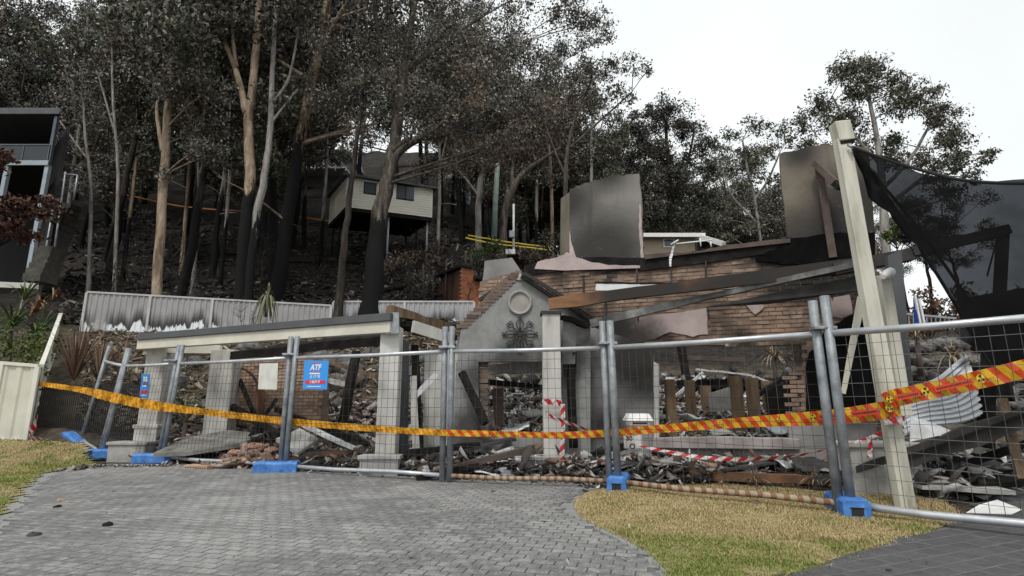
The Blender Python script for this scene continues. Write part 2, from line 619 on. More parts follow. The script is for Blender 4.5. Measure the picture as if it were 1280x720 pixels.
def grass(name, poly, n, hfun, green, label, h=0.035):
    xy = [(p.x, p.y) for p in poly]
    x0, x1 = min(p[0] for p in xy), max(p[0] for p in xy)
    y0, y1 = max(3.6, min(p[1] for p in xy)), max(p[1] for p in xy)
    pts = []
    nn = 0
    while len(pts) < n and nn < n * 6:
        nn += 1
        x = random.uniform(x0, x1); y = y0 + (y1 - y0) * random.random() ** 1.25
        j1, j2 = random.gauss(0, 0.035), random.gauss(0, 0.035)
        if vnoise(x * 3.1, y * 3.7) < -0.55 and random.random() < 0.6: continue      # thin, trodden patches
        if inpoly(x + j1, y + j2, xy) and abs(x) < y * 1.02: pts.append((x, y, hfun(x, y)))
    p = np.array(pts); m = len(p)
    ang = RNG.uniform(0, 2 * np.pi, m)
    hh = h * RNG.uniform(0.4, 1.25, m) * np.array([1.0 + 0.45 * vnoise(a * 5.0, c * 5.5) for a, c, q in pts])
    w = 0.0022 * (0.6 + p[:, 1] / 6)
    lean = RNG.uniform(0.2, 1.3, m) * hh
    d = np.stack([np.cos(ang), np.sin(ang), np.zeros(m)], 1)
    s = np.stack([-np.sin(ang), np.cos(ang), np.zeros(m)], 1)
    a = p - s * w[:, None]; b = p + s * w[:, None]
    t = p + d * lean[:, None]; t[:, 2] += hh
    v = np.stack([a, b, t], 1).reshape(-1, 3)
    f = np.arange(m * 3).reshape(-1, 3)
    o = npmesh(name, v, f, green)
    return tag(o, label, 'grass', kind='stuff')

def grassmat(name, edge_green, spots):
    k = NT(name)
    f = k.island()
    straw = k.ramp(f, [(0.0, (0.20, 0.15, 0.07)), (0.5, (0.40, 0.31, 0.16)), (1.0, (0.55, 0.45, 0.26))])
    grn = k.ramp(f, [(0.0, (0.06, 0.10, 0.015)), (0.6, (0.15, 0.20, 0.035)), (1.0, (0.30, 0.33, 0.09))])
    nz = k.noise(2.3, 6, 0.7)
    out = k.mapr(nz, 0.45, 0.62)
    out = k.math('MULTIPLY', out, edge_green)
    for c, r0, r1, amt in spots:
        vm = k.n('ShaderNodeVectorMath'); vm.operation = 'DISTANCE'
        k.l(k.P(), vm.inputs[0]); vm.inputs[1].default_value = tuple(c)
        d = k.math('ADD', vm.outputs['Value'], k.math('MULTIPLY', k.math('SUBTRACT', k.noise(2.5, 5), 0.5), 1.6))
        out = k.math('MAXIMUM', out, k.mapr(d, r0, r1, amt, 0))
    k.col(k.mix(out, straw, grn)).rough(0.8)
    k.b.inputs['Specular IOR Level'].default_value = 0.2
    return k.m
M['grass_island'] = grassmat('dry_grass', 0.25, [(G(860, 716), 0.5, 1.7, 0.95), (G(960, 712), 0.3, 1.2, 0.9), (G(900, 690), 0.1, 1.0, 0.55), (G(1060, 690), 0.1, 0.5, 0.8), (G(1150, 662), 0.05, 0.45, 0.8), (G(800, 680), 0.1, 0.5, 0.6)])
M['grass_left'] = grassmat('green_grass', 0.9, [(G(30, 600), 0.5, 1.6, 0.95), (G(90, 583), 0.2, 1.2, 0.95), (G(-40, 640), 0.5, 2.0, 0.95)])
grass('grass_blades', isl, 130000, lambda x, y: 0.006, M['grass_island'], 'short straw and green grass blades on the island', 0.02)
grass('grass_blades', lawn, 60000, lawn_h, M['grass_left'], 'short green grass blades on the left lawn', 0.032)

# ================================================================== THE RUINED HOUSE
WP = Plane(P(700, 500, 10.0), P(1000, 500, 8.7))
GP = Plane(P(560, 500, 9.5), P(745, 500, 9.35))
NP = Plane(P(285, 500, 12.2), P(400, 500, 11.2))      # inner brick wall behind the porch

M['brick'] = islandmat('brick', [(0.0, (0.10, 0.075, 0.06)), (0.35, (0.17, 0.12, 0.095)), (0.7, (0.24, 0.175, 0.14)), (1.0, (0.16, 0.12, 0.10))], 0.9, 3, 0.75, True, 0.5)
M['brick_pale'] = islandmat('pale_brick', [(0.0, (0.36, 0.23, 0.16)), (0.5, (0.48, 0.32, 0.23)), (1.0, (0.55, 0.40, 0.30))], 0.9, 5, 0.6, True, 0.5)
M['brick_orange'] = islandmat('orange_brick', [(0.0, (0.26, 0.085, 0.035)), (0.5, (0.36, 0.12, 0.05)), (1.0, (0.30, 0.11, 0.05))], 0.9, 5, 0.5, True, 0.4)
M['mortar'] = simple('mortar', [(0.3, (0.12, 0.085, 0.065)), (0.7, (0.24, 0.175, 0.135))], 4, 0.95, 0.6)
k = NT('plaster_pink_sooty')
c = k.ramp(k.noise(2.5, 6, 0.65), [(0.3, (0.33, 0.265, 0.255)), (0.7, (0.50, 0.41, 0.395))])
c = k.soot(c, [(WP.hit(788, 440), 0.35, 0.95), (WP.hit(745, 400), 0.4, 0.9), (WP.hit(800, 520), 0.1, 0.5), (WP.hit(1060, 440), 0.3, 1.0)], 3)
k.col(c).rough(0.9).bump(k.noise(25, 5), 0.3, 0.01)
M['pink'] = k.m
k = NT('render_grey_sooty')
c = k.ramp(k.noise(1.6, 6, 0.65), [(0.3, (0.17, 0.165, 0.16)), (0.7, (0.30, 0.29, 0.285))])
c = k.soot(c, [(WP.hit(800, 450), 0.3, 1.0), (WP.hit(715, 470), 0.15, 0.5), (WP.hit(760, 535), 0.1, 0.5), (WP.hit(1060, 500), 0.2, 0.7)], 2.5)
k.col(c).rough(0.9).bump(k.noise(25, 5), 0.25, 0.01)
M['grey_render'] = k.m
k = NT('gable_render')
c = k.ramp(k.noise(1.2, 7, 0.65), [(0.3, (0.21, 0.212, 0.208)), (0.7, (0.31, 0.312, 0.305))])
c = k.mix(k.mapr(k.noise(2.2, 6, 0.7, stretch=(1, 1, 0.25)), 0.52, 0.75, 0, 0.4), c, (0.16, 0.155, 0.15))
c = k.soot(c, [(GP.hit(640, 448), 0.15, 0.55), (GP.hit(600, 470), 0.1, 0.5), (GP.hit(590, 540), 0.2, 0.6), (GP.hit(740, 400), 0.2, 0.7), (GP.hit(700, 450), 0.2, 0.6)], 5, amt=0.8)
c = k.mix(k.mapr(k.noise(5.5, 8, 0.8), 0.66, 0.69, 0, 0.8), c, (0.50, 0.47, 0.43))
c = k.mix(0.8, c, k.ramp(k.noise(7, 8, 0.8), [(0.3, 0.62), (0.6, 1.0)]), 'MULTIPLY')
k.col(c).rough(0.9).bump(k.noise(25, 5), 0.25, 0.01)
M['gable'] = k.m
def smoked(name, centre, r0, r1, lo, hi, extra=()):
    k = NT(name)
    c = k.ramp(k.noise(1.8, 6, 0.6), [(0.3, lo), (0.7, hi)])
    c = k.soot(c, [(centre, r0, r1)] + list(extra), 1.6, amt=0.9, rag=0.22)
    stk = k.noise(2.6, 7, 0.7, stretch=(2.2, 2.2, 0.22))
    c = k.mix(k.mapr(stk, 0.5, 0.72, 0, 0.4), c, (0.03, 0.028, 0.025))
    c = k.mix(k.mapr(k.noise(9, 6, 0.75), 0.62, 0.70, 0, 0.5), c, (0.30, 0.27, 0.24))
    k.col(c).rough(0.9).bump(k.noise(20, 5), 0.35, 0.015)
    return k.m
M['panel_a'] = smoked('smoked_plaster', WP.hit(752, 320), 0.35, 1.25, (0.17, 0.16, 0.145), (0.235, 0.225, 0.205), [(WP.hit(710, 250), 0.1, 0.9), (WP.hit(760, 215), 0.05, 0.6)])
M['panel_b'] = smoked('smoked_plaster_brown', WP.hit(1030, 330), 0.5, 1.3, (0.12, 0.105, 0.08), (0.19, 0.165, 0.13), [(WP.hit(1085, 260), 0.3, 1.1), (WP.hit(1000, 190), 0.05, 0.5)])
M['cream'] = simple('cream_paint', [(0.3, (0.50, 0.48, 0.40)), (0.7, (0.66, 0.64, 0.55))], 2.2, 0.6, 0.1)
M['sill'] = simple('dusty_sill', [(0.3, (0.16, 0.14, 0.135)), (0.55, (0.30, 0.265, 0.255)), (0.8, (0.42, 0.38, 0.365))], 3, 0.9, 0.4)
M['column'] = simple('column_render', [(0.28, (0.20, 0.19, 0.175)), (0.42, (0.42, 0.41, 0.38)), (0.6, (0.58, 0.57, 0.53)), (0.8, (0.66, 0.65, 0.61))], 2.4, 0.85, 0.4, stretch=(1, 1, 0.3), detail=9)
M['concrete'] = simple('concrete', [(0.3, (0.22, 0.22, 0.21)), (0.7, (0.42, 0.41, 0.39))], 3, 0.9, 0.4)
M['char'] = simple('charred_timber', [(0.3, (0.006, 0.006, 0.006)), (0.6, (0.022, 0.02, 0.019)), (0.85, (0.07, 0.06, 0.055))], 5, 0.9, 0.7, stretch=(1, 1, 1), spec=0.12)
M['dull_black'] = simple('dull_black', [(0.3, (0.003, 0.003, 0.003)), (0.6, (0.008, 0.008, 0.008)), (0.85, (0.03, 0.028, 0.026))], 3, 1.0, 0.4, spec=0.05)
M['char_metal'] = simple('burnt_steel', [(0.3, (0.02, 0.02, 0.021)), (0.6, (0.05, 0.047, 0.045)), (0.8, (0.12, 0.115, 0.11))], 3, 0.7, 0.3, metal=0.0, spec=0.25)
M['dark_cap'] = simple('dark_grey_paint', [(0.3, (0.05, 0.053, 0.058)), (0.7, (0.085, 0.088, 0.094))], 2, 0.55, 0.1)
M['rust'] = simple('rusted_beam', [(0.35, (0.05, 0.03, 0.022)), (0.55, (0.16, 0.075, 0.035)), (0.75, (0.30, 0.14, 0.06))], 2.0, 0.8, 0.4)
M['timber'] = simple('scorched_timber', [(0.3, (0.06, 0.04, 0.026)), (0.55, (0.17, 0.115, 0.07)), (0.75, (0.30, 0.21, 0.13))], 4, 0.85, 0.5, stretch=(3, 3, 0.5))
M['timber_brown'] = simple('old_brown_timber', [(0.3, (0.045, 0.032, 0.028)), (0.7, (0.12, 0.085, 0.07))], 4, 0.85, 0.4)
M['white_metal'] = simple('white_sheet', [(0.3, (0.40, 0.41, 0.42)), (0.6, (0.68, 0.69, 0.70)), (0.8, (0.78, 0.78, 0.78))], 2.5, 0.5, 0.15)
M['galv'] = simple('galvanised_steel', [(0.3, (0.20, 0.22, 0.24)), (0.6, (0.36, 0.38, 0.40)), (0.8, (0.46, 0.47, 0.48))], 9, 0.5, 0.15, metal=0.6)
M['iron'] = simple('wrought_iron', [(0.3, 0.012), (0.7, 0.03)], 10, 0.6, 0.3)
M['white'] = simple('white_paint', [(0.3, (0.62, 0.62, 0.61)), (0.7, (0.78, 0.78, 0.77))], 6, 0.5, 0.1)

house = empty('ruined_house', G(660, 590), 'gutted brick and render house with gable front and no roof', 'house')

def face(plane, px, off, thick, b=None):
    b = b or MB()
    b.prism([plane.hit(x, y, off) for x, y in px], plane.n * -thick)
    return b

def ragged(pts, amp, n, closed=False):
    """subdivide an outline given in photo pixels and make it ragged"""
    out = []
    m = len(pts)
    for i in range(m if closed else m - 1):
        a = pts[i]; c = pts[(i + 1) % m]
        for j in range(n):
            t = j / n
            e = 0 if j == 0 else amp
            out.append((a[0] + (c[0] - a[0]) * t + random.uniform(-e, e), a[1] + (c[1] - a[1]) * t + random.uniform(-e, e)))
    if not closed: out.append(pts[-1])
    return out

# ---- main wall: mortar core in four pieces round the window, bricks on its face
top_edge = ragged([(600, 352), (640, 342), (672, 338), (705, 335), (760, 333), (805, 330), (900, 318), (985, 306), (1096, 300)], 1.5, 3)
core = MB()
face(WP, top_edge + [(1096, 431), (596, 431)], 0, 0.24, core)
face(WP, [(704, 431), (816, 431), (816, 548), (704, 548)], 0, 0.24, core)
face(WP, [(1002, 431), (1096, 431), (1096, 548), (1002, 548)], 0, 0.24, core)
face(WP, [(596, 548), (1096, 548), (1096, 615), (596, 615)], 0, 0.24, core)
wall = core.build('brick_wall', M['mortar'], house)

bricks_here = [(600, 354), (640, 344), (705, 338), (805, 333), (900, 322), (985, 310), (1094, 304), (1094, 392), (1040, 398), (1008, 412), (1004, 548),
               (986, 548), (986, 431), (816, 431), (800, 426), (806, 418), (840, 414), (884, 416), (884, 386), (790, 398), (760, 412), (600, 440)]
bl, bh = 0.20, 0.068
def brick_field(plane, poly, parent, m, nmax, off=0.012, umax=12, zmax=4.2, skip=0.03, thick=0.05):
    me = MB().box((0, 0, 0), (bl - 0.012, thick, bh - 0.014)).mesh('brick', m)
    got = []
    uvp = [plane.uv(*p) for p in poly]
    for r in range(int(zmax / bh)):
        for q in range(-40, int(umax / bl)):
            u = (q + (0.5 if r % 2 else 0)) * bl; z = (r + 0.5) * bh
            if inpoly(u, z, uvp) and random.random() > skip: got.append((u, z))
    ang = math.atan2(plane.u.y, plane.u.x)
    got.sort(key=lambda g: -(plane.at(*g).x * 0 - plane.at(*g).y))
    rest = []
    for i, (u, z) in enumerate(got):
        d = off + random.gauss(0, 0.004) + (0.015 if random.random() < 0.03 else 0)
        p = plane.at(u, z, d - thick / 2)
        if i < nmax:
            o = bpy.data.objects.new('brick', me)
            COL.objects.link(o)
            o.parent = parent
            o.matrix_parent_inverse = Matrix.Translation(parent_loc(parent)).inverted()
            o.location = p
            o.rotation_euler = (random.gauss(0, 0.006), random.gauss(0, 0.006), ang + random.gauss(0, 0.008))
        else:
            rest.append(p)
    if rest:
        b = MB()
        Mz = Matrix.Rotation(ang, 3, 'Z')
        for p in rest: b.box(p, (bl - 0.012, thick, bh - 0.014), Mz)
        o = b.build('brickwork', m, parent, fixn=False)
        o['kind'] = 'stuff'
k = NT('sooty_wall_brick')
f_ = k.math('FRACT', k.math('ADD', k.island(), k.objrand()))
c = k.ramp(f_, [(0.0, (0.29, 0.195, 0.14)), (0.35, (0.36, 0.245, 0.18)), (0.7, (0.41, 0.29, 0.215)), (1.0, (0.33, 0.23, 0.17))])
c = k.mix(0.8, c, k.ramp(k.noise(3, 6, 0.65), [(0.25, 0.3), (0.7, 1.0)]), 'MULTIPLY')
c = k.mix(k.mapr(k.noise(1.3, 7, 0.7), 0.46, 0.62, 0, 0.8), c, (0.07, 0.052, 0.042))
c = k.mix(k.mapr(k.noise(2.1, 7, 0.75), 0.62, 0.68, 0, 0.7), c, (0.44, 0.37, 0.33))
c = k.soot(c, [(WP.hit(820, 322), 0.12, 0.5), (WP.hit(880, 318), 0.1, 0.45), (WP.hit(940, 318), 0.1, 0.35), (WP.hit(985, 315), 0.3, 0.7), (WP.hit(1040, 325), 0.3, 0.8), (WP.hit(1000, 440), 0.1, 0.5), (WP.hit(930, 425), 0.05, 0.3), (WP.hit(760, 336), 0.1, 0.4), (WP.hit(990, 352), 0.2, 0.6), (WP.hit(720, 400), 0.2, 0.6), (WP.hit(700, 345), 0.05, 0.35), (WP.hit(1060, 380), 0.3, 0.8), (WP.hit(830, 420), 0.05, 0.35)], 4, amt=0.9, rag=1.0)
k.col(c).rough(0.92).bump(k.noise(24, 4, 0.7), 0.6, 0.012)
M['brick_sooty'] = k.m
brick_field(WP, bricks_here, wall, M['brick_sooty'], 210, skip=0.05)

# plaster that is still on the wall
face(WP, ragged([(735, 406), (790, 398), (883, 385), (885, 418), (866, 421), (838, 415), (818, 424), (800, 428)], 1.2, 3, True), 0.032, 0.03).build('pink_plaster', M['pink'], wall)
face(WP, ragged([(702, 418), (736, 407), (800, 428), (816, 431)], 1.0, 3) + [(816, 548), (702, 548)], 0.03, 0.028).build('grey_render', M['grey_render'], wall)
face(WP, [(702, 548.5), (818, 548.5), (818, 612), (702, 612)], 0.028, 0.026).build('grey_render', M['grey_render'], wall)
face(WP, ragged([(931, 380), (940, 377), (953, 378), (955, 384), (944, 393), (936, 385)], 0.6, 2, True), 0.035, 0.03).build('pink_plaster', M['pink'], wall)
face(WP, ragged([(1038, 372), (1062, 368), (1066, 392), (1052, 398), (1040, 396)], 1, 2, True), 0.034, 0.03).build('pink_plaster', M['pink'], wall)
face(WP, [(818, 558), (1094, 558), (1094, 612), (818, 612)], 0.03, 0.028).build('grey_render', M['grey_render'], wall)
face(WP, [(986, 518), (1094, 518), (1094, 558), (986, 558)], 0.034, 0.03).build('grey_render', M['grey_render'], wall)
face(WP, ragged([(1008, 520), (1007, 470), (1012, 440), (1026, 420), (1045, 404), (1066, 394), (1094, 388)], 2.0, 4) + [(1094, 520)], 0.046, 0.03).build('black_lining', M['dull_black'], wall)  # near-black ragged sheet over the wall right of the window
face(WP, ragged([(816, 547), (900, 546), (1000, 549)], 0.7, 6) + [(1000, 562), (816, 560)], 0.14, 0.16).build('window_sill', M['sill'], wall, bevel=0.01)
face(WP, [(817, 452), (823, 455), (823, 548), (817, 548)], 0.02, 0.15).build('window_jamb', M['column'], wall)
# charred plate and pink edge along the wall top
b = MB()
face(WP, ragged([(655, 332), (705, 322), (805, 322), (900, 309), (990, 296)], 2.0, 4) + [(990, 312), (900, 326), (805, 338), (705, 338), (655, 345)], 0.05, 0.3, b)
b.build('wall_plate', M['char'], wall)
face(WP, ragged([(672, 327), (695, 322), (708, 315), (722, 322), (740, 328), (770, 331), (800, 332)], 1.5, 3) + [(800, 335), (705, 338), (668, 336)], 0.065, 0.05).build('pink_plaster', M['pink'], wall)
face(WP, ragged([(806, 318), (870, 314), (905, 306), (988, 298)], 1.2, 4) + [(988, 303), (905, 312), (806, 324)], 0.09, 0.06).build('wall_capping', M['timber_brown'], wall)
for (x, y0, y1) in ((729, 344, 368), (796, 336, 362), (839, 336, 362), (882, 326, 348), (885, 384, 394), (797, 384, 400), (757, 378, 398), (1040, 360, 372), (987, 362, 372)):
    MB().beam(WP.hit(x, y0, 0.05), WP.hit(x + 0.5, y1, 0.05), 0.035, 0.03, seg=3, jit=0.006).build('wall_strap', M['char_metal'], wall)
# boarded-out window hole high in the wall, with greenery behind
# ---- free-standing rendered wall sheets on top
pa = face(WP, ragged([(713, 330), (712, 236)], 0.6, 4) + ragged([(712, 236), (740, 226), (770, 220), (799, 217)], 1.2, 6) + ragged([(799, 217), (803, 300), (805, 322)], 1.6, 7) + [(790, 331), (740, 329)], -0.02, 0.14)
pa.build('wall_remnant', M['panel_a'], house)['label'] = 'smoke stained grey wall sheet left of the roof gap'
b = MB(); b.prism([WP.hit(701, 248, -0.3), WP.hit(712, 240, -0.03), WP.hit(712, 331, -0.03), WP.hit(700, 322, -0.3)], (0.03, 0.03, 0))
b.build('wall_return', M['panel_b'], house)
face(WP, ragged([(800.5, 255), (803, 300), (805, 322)], 0.6, 6) + ragged([(801, 322), (799, 290), (799, 256)], 0.8, 5), -0.008, 0.03).build('render_edge', M['pink'], house)
face(WP, ragged([(711.8, 290), (712.6, 289), (713.5, 300), (720, 322), (760, 329), (790, 330)], 0.6, 5) + [(788, 333), (712, 333)], -0.006, 0.03).build('render_edge', M['pink'], house)
pb = face(WP, [(990, 326)] + ragged([(985, 300), (978, 240), (975, 192)], 0.8, 4) + ragged([(975, 192), (1010, 184), (1050, 180), (1086, 184)], 1.4, 6) + [(1094, 300), (1094, 318)], -0.02, 0.14)
pb.build('wall_remnant', M['panel_b'], house)['label'] = 'brown smoke stained wall sheet behind the cream post'
face(WP, ragged([(945, 322), (968, 312), (986, 298), (1040, 292), (1094, 290)], 1.5, 5) + ragged([(1094, 326), (1060, 336), (1020, 334), (985, 330), (945, 326)], 2.0, 4), 0.058, 0.04).build('charred_edge', M['dull_black'], wall)
MB().beam(WP.hit(1023, 206, 0.1), WP.hit(1041, 322, 0.06), 0.11, 0.07, up=WP.n).build('stud', M['timber_brown'], house)
MB().beam(WP.hit(1018, 204, 0.16), WP.hit(1044, 228, 0.34), 0.10, 0.09).build('rafter_stub', M['timber_brown'], house)
MB().beam(WP.hit(1043, 229, 0.36), WP.hit(1050, 235, 0.42), 0.09, 0.08).build('rafter_stub', M['char'], house)

# ---- gable wall with medallion and iron ornament
gab = MB()
face(GP, [(572, 440)] + ragged([(576, 412), (590, 402), (612, 380), (632, 362), (650, 348)], 0.8, 3) + [(672, 359), (700, 376), (738, 398), (738, 452), (572, 452)], 0, 0.2, gab)
face(GP, [(570, 452), (598, 452), (598, 548), (567, 548)], 0, 0.2, gab)
face(GP, [(704, 452), (738, 452), (738, 548), (704, 548)], 0, 0.2, gab)
face(GP, [(567, 548), (738, 548), (738, 606), (567, 606)], 0, 0.2, gab)
gab.build('gable_wall', M['gable'], house)
gw = [o for o in bpy.data.objects if o.name.startswith('gable_wall')][0]
# exposed brick edge up the left slope, set behind the render
edge = MB()
face(GP, [(572, 440), (572, 418), (584, 398), (606, 372), (622, 354), (640, 340), (652, 338), (656, 352), (640, 362), (600, 400), (580, 430)], -0.06, 0.2, edge)
edge.build('brick_edge', M['mortar'], gw)
me_b = MB().box((0, 0, 0), (0.2, 0.1, 0.07)).mesh('brick', M['brick'])
for (x0, y0, x1, y1, n) in ((578, 408, 646, 344, 17), (583, 413, 640, 358, 13)):
    for i in range(n):
        t = i / (n - 1)
        o = bpy.data.objects.new('brick', me_b); COL.objects.link(o)
        o.parent = gw; o.matrix_parent_inverse = Matrix.Translation(parent_loc(gw)).inverted()
        p = GP.hit(x0 + (x1 - x0) * t, y0 + (y1 - y0) * t, -0.03 - (0.04 if n == 13 else 0))
        o.location = p; o.rotation_euler = (0, random.gauss(0, 0.06), random.gauss(0, 0.05))
# roof edge timbers along the slopes
MB().beam(GP.hit(652, 346, 0.04), GP.hit(742, 402, 0.04), 0.12, 0.07, seg=6, jit=0.008).build('barge_board', M['char'], gw)
MB().beam(GP.hit(655, 342, -0.1), GP.hit(738, 392, -0.1), 0.1, 0.06, seg=6, jit=0.01).build('batten', M['char_metal'], gw)
MB().beam(GP.hit(598, 376, -0.2), GP.hit(648, 340, -0.2), 0.1, 0.05, seg=5, jit=0.012).build('gutter', M['char_metal'], gw)
b = MB(); b.prism([GP.hit(646, 350, 0.03), GP.hit(650, 340, 0.03), GP.hit(655, 350, 0.03)], GP.n * -0.15); b.build('ridge_cap', M['concrete'], gw)
# medallion: moulded ring + disc
ctr = GP.uv(650, 378.5)
def ringpts(r, n=40): return [GP.at(ctr[0] + r * math.cos(2 * math.pi * i / n), ctr[1] + r * 1.04 * math.sin(2 * math.pi * i / n)) for i in range(n)]
b = MB()
rr = GP.uv(665, 378.5)[0] - ctr[0]
prof = [(rr * 1.0, 0.001), (rr * 1.0, 0.035), (rr * 0.93, 0.05), (rr * 0.83, 0.045), (rr * 0.79, 0.02), (rr * 0.74, 0.012), (0.001, 0.012)]
n = 40
vs = []; fs = []
for r_, d_ in prof:
    for i in range(n):
        a = 2 * math.pi * i / n
        vs.append(GP.at(ctr[0] + r_ * math.cos(a), ctr[1] + r_ * 1.04 * math.sin(a), d_))
for j in range(len(prof) - 1):
    for i in range(n):
        fs.append((j * n + i, j * n + (i + 1) % n, (j + 1) * n + (i + 1) % n, (j + 1) * n + i))
b.add(vs, fs)
k = NT('medallion_render'); k.col(k.ramp(k.noise(6, 6), [(0.3, (0.24, 0.22, 0.20)), (0.7, (0.36, 0.335, 0.31))])).rough(0.9)
b.build('medallion', k.m, gw)
# wrought iron scrollwork: a centre and scrolls in eight directions
oc = GP.uv(650, 418); sc = (GP.uv(671, 418)[0] - oc[0])
b = MB()
def ipt(u, v): return GP.at(oc[0] + u * sc, oc[1] + v * sc, 0.03)
def curve(pts, r=0.0075): b.tube([ipt(*p) for p in pts], r, 6)
def spiral(cx, cy, r0, a0, turns, sgn, n=14):
    return [(cx + r0 * (1 - 0.75 * i / n) * math.cos(a0 + sgn * turns * 2 * math.pi * i / n), cy + r0 * (1 - 0.75 * i / n) * math.sin(a0 + sgn * turns * 2 * math.pi * i / n)) for i in range(n + 1)]
def rotp(pts, a, mx=1): return [(mx * x * math.cos(a) - y * math.sin(a), mx * x * math.sin(a) + y * math.cos(a)) for x, y in pts]
for q in range(4):
    a = q * math.pi / 2
    curve(rotp([(0, 0), (0, 0.5), (0, 0.95)], a), 0.009)
    for mx in (1, -1):
        # heart scroll along the arm
        st = [(0, 0.12), (0.1, 0.32), (0.26, 0.5), (0.3, 0.66), (0.22, 0.8), (0.1, 0.88)] + spiral(0.1, 0.98, 0.10, -math.pi / 2, 0.9, -1)
        curve(rotp([(x * 0.72, y) for x, y in st], a, mx))
        # diagonal scroll
        st = [(0.06, 0.06), (0.3, 0.22), (0.42, 0.42), (0.40, 0.62), (0.5, 0.74)] + spiral(0.58, 0.68, 0.11, math.pi * 0.7, 0.9, -1)
        curve(rotp(st, a, mx))
    curve(rotp(spiral(0, 0.3, 0.10, 0, 1.0, 1, 12), a), 0.006)
b.box(ipt(0, 0), (0.06, 0.03, 0.06))
b.build('iron_ornament', M['iron'], gw)
# jamb bricks left of the door opening
for i in range(14):
    o = bpy.data.objects.new('brick', me_b); COL.objects.link(o)
    o.parent = gw; o.matrix_parent_inverse = Matrix.Translation(parent_loc(gw)).inverted()
    a = GP.hit(603, 545, -0.14); c_ = GP.hit(603, 456, -0.14)
    o.location = a.lerp(c_, i / 13); o.rotation_euler = (0, 0, random.gauss(0, 0.04))

# ---- columns and porch
def column(px0, px1, ytop, ybot, Y, lab, dep=None, m='column', base=None):
    """square rendered post; px0/px1 edges at its top, standing upright"""
    a = P(px0, ytop, Y); c_ = P(px1, ytop, Y)
    w = (c_ - a).length
    d = dep or w
    zb = max(-0.02, P((px0 + px1) / 2, ybot, Y).z)
    cx = (a.x + c_.x) / 2
    b = MB()
    b.box((cx, Y + d / 2, (a.z + zb) / 2), (w, d, a.z - zb))
    o = b.build('column', M[m], house, bevel=0.012)
    o['label'] = lab
    return cx, w, d, zb, a.z
cx1 = column(678, 700, 392, 592, 8.75, 'rendered column in front of the gable wall')
MB().box((cx1[0], 8.75 + cx1[2] / 2, cx1[4] + 0.02), (cx1[1] + 0.05, cx1[2] + 0.05, 0.05)).build('column_cap', M['char_metal'], house)
cx2 = column(476, 500, 408, 592, 8.8, 'cream column at the right end of the porch beam', 0.3)
cx3 = column(184, 208, 433, 568, 11.3, 'cream column at the left end of the porch beam with blue notice')
cx4 = column(264, 293, 437, 580, 11.2, 'thick cream column inside the porch', 0.4)
# plinths
def plinth(pxa, pxb, yt, Y, d, lab):
    a = P(pxa, yt, Y); c_ = P(pxb, yt, Y)
    b = MB()
    w = c_.x - a.x; cx = (a.x + c_.x) / 2
    b.box((cx, Y + d / 2, a.z / 2 - 0.05), (w, d, a.z + 0.06 - 0.04))
    b.box((cx, Y + d / 2, a.z - 0.02), (w + 0.06, d + 0.06, 0.055))
    o = b.build('plinth', M['concrete'], house, bevel=0.008)
    o['label'] = lab
plinth(646, 697, 571, 8.4, 0.33, 'pale block plinth at the foot of the gable column')
plinth(450, 498, 570, 8.55, 0.24, 'pale block plinth under the porch column')
plinth(136, 182, 553, 10.9, 0.38, 'low concrete plinth beside the left porch column')
b = MB(); b.box((cx3[0], 11.3 + cx3[2] / 2, P(180, 533, 11.3).z), (cx3[1] + 0.1, cx3[2] + 0.1, 0.07))
b.box((cx3[0], 11.3 + cx3[2] / 2, P(180, 555, 11.3).z), (cx3[1] + 0.05, cx3[2] + 0.05, 0.62)); b.build('column_base', M['column'], house, bevel=0.01)
# porch beam: cream fascia with a dark capping
A0, B0 = P(176, 431.5, 11.25), P(491, 409, 8.7)
bm_dir = (B0 - A0).normalized()
MB().beam(A0, B0, 0.16, 0.18).build('porch_beam', M['cream'], house, bevel=0.006)
MB().beam(A0 + Vector((0.02, -0.02, 0.155)), B0 + Vector((0.02, -0.02, 0.155)), 0.22, 0.125).build('beam_capping', M['dark_cap'], house, bevel=0.006)
MB().beam(P(491, 391, 8.68), P(491, 417, 8.68), 0.2, 0.05, up=(0, 1, 0)).build('beam_end', M['galv'], house)
MB().beam(P(208, 436, 11.4), P(276, 437, 11.5), 0.14, 0.17).build('inner_beam', M['cream'], house)
# burnt timber edge running back from the porch corner, and a grey fascia under it
MB().beam(P(486, 388, 8.9), P(562, 410, 10.4), 0.14, 0.16, seg=6, jit=0.012).build('fascia_timber', M['timber'], house)
MB().beam(P(516, 408, 9.2), P(560, 422, 9.8), 0.06, 0.20).build('fascia', M['column'], house)
MB().beam(P(500, 405, 9.3), P(565, 424, 10.2), 0.4, 0.1, seg=4, jit=0.02).build('soffit', M['char'], house)
b = MB(); b.prism([P(531, 440, 9.7), P(572, 436, 9.7), P(570, 562, 9.7), P(528, 562, 9.7)], (0, 0.15, 0)); b.build('wall_panel', M['column'], house)
b = MB(); b.prism([P(578, 436, 9.62), P(580, 420, 9.62), P(572, 420, 9.62), P(570, 436, 9.62)], (0, 0.12, 0)); b.build('wall_panel', M['gable'], house)
# grey lining panels leaning against the porch column
MB().prism([P(492, 418, 8.95), P(509, 428, 9.3), P(508, 566, 9.3), P(484, 566, 8.95)], (0.03, 0.02, 0)).build('lining_panel', M['dark_cap'], house)
# inner brick wall
b = MB(); face(NP, ragged([(286, 470), (290, 448), (330, 446), (400, 447), (404, 470)], 2, 3) + [(400, 560), (284, 560)], 0, 0.2, b)
iw = b.build('inner_wall', M['mortar'], house)
brick_field(NP, [(287, 470), (292, 449), (330, 448), (400, 449), (402, 470), (398, 556), (286, 556)], iw, M['brick_pale'], 90, zmax=3.2, umax=4)
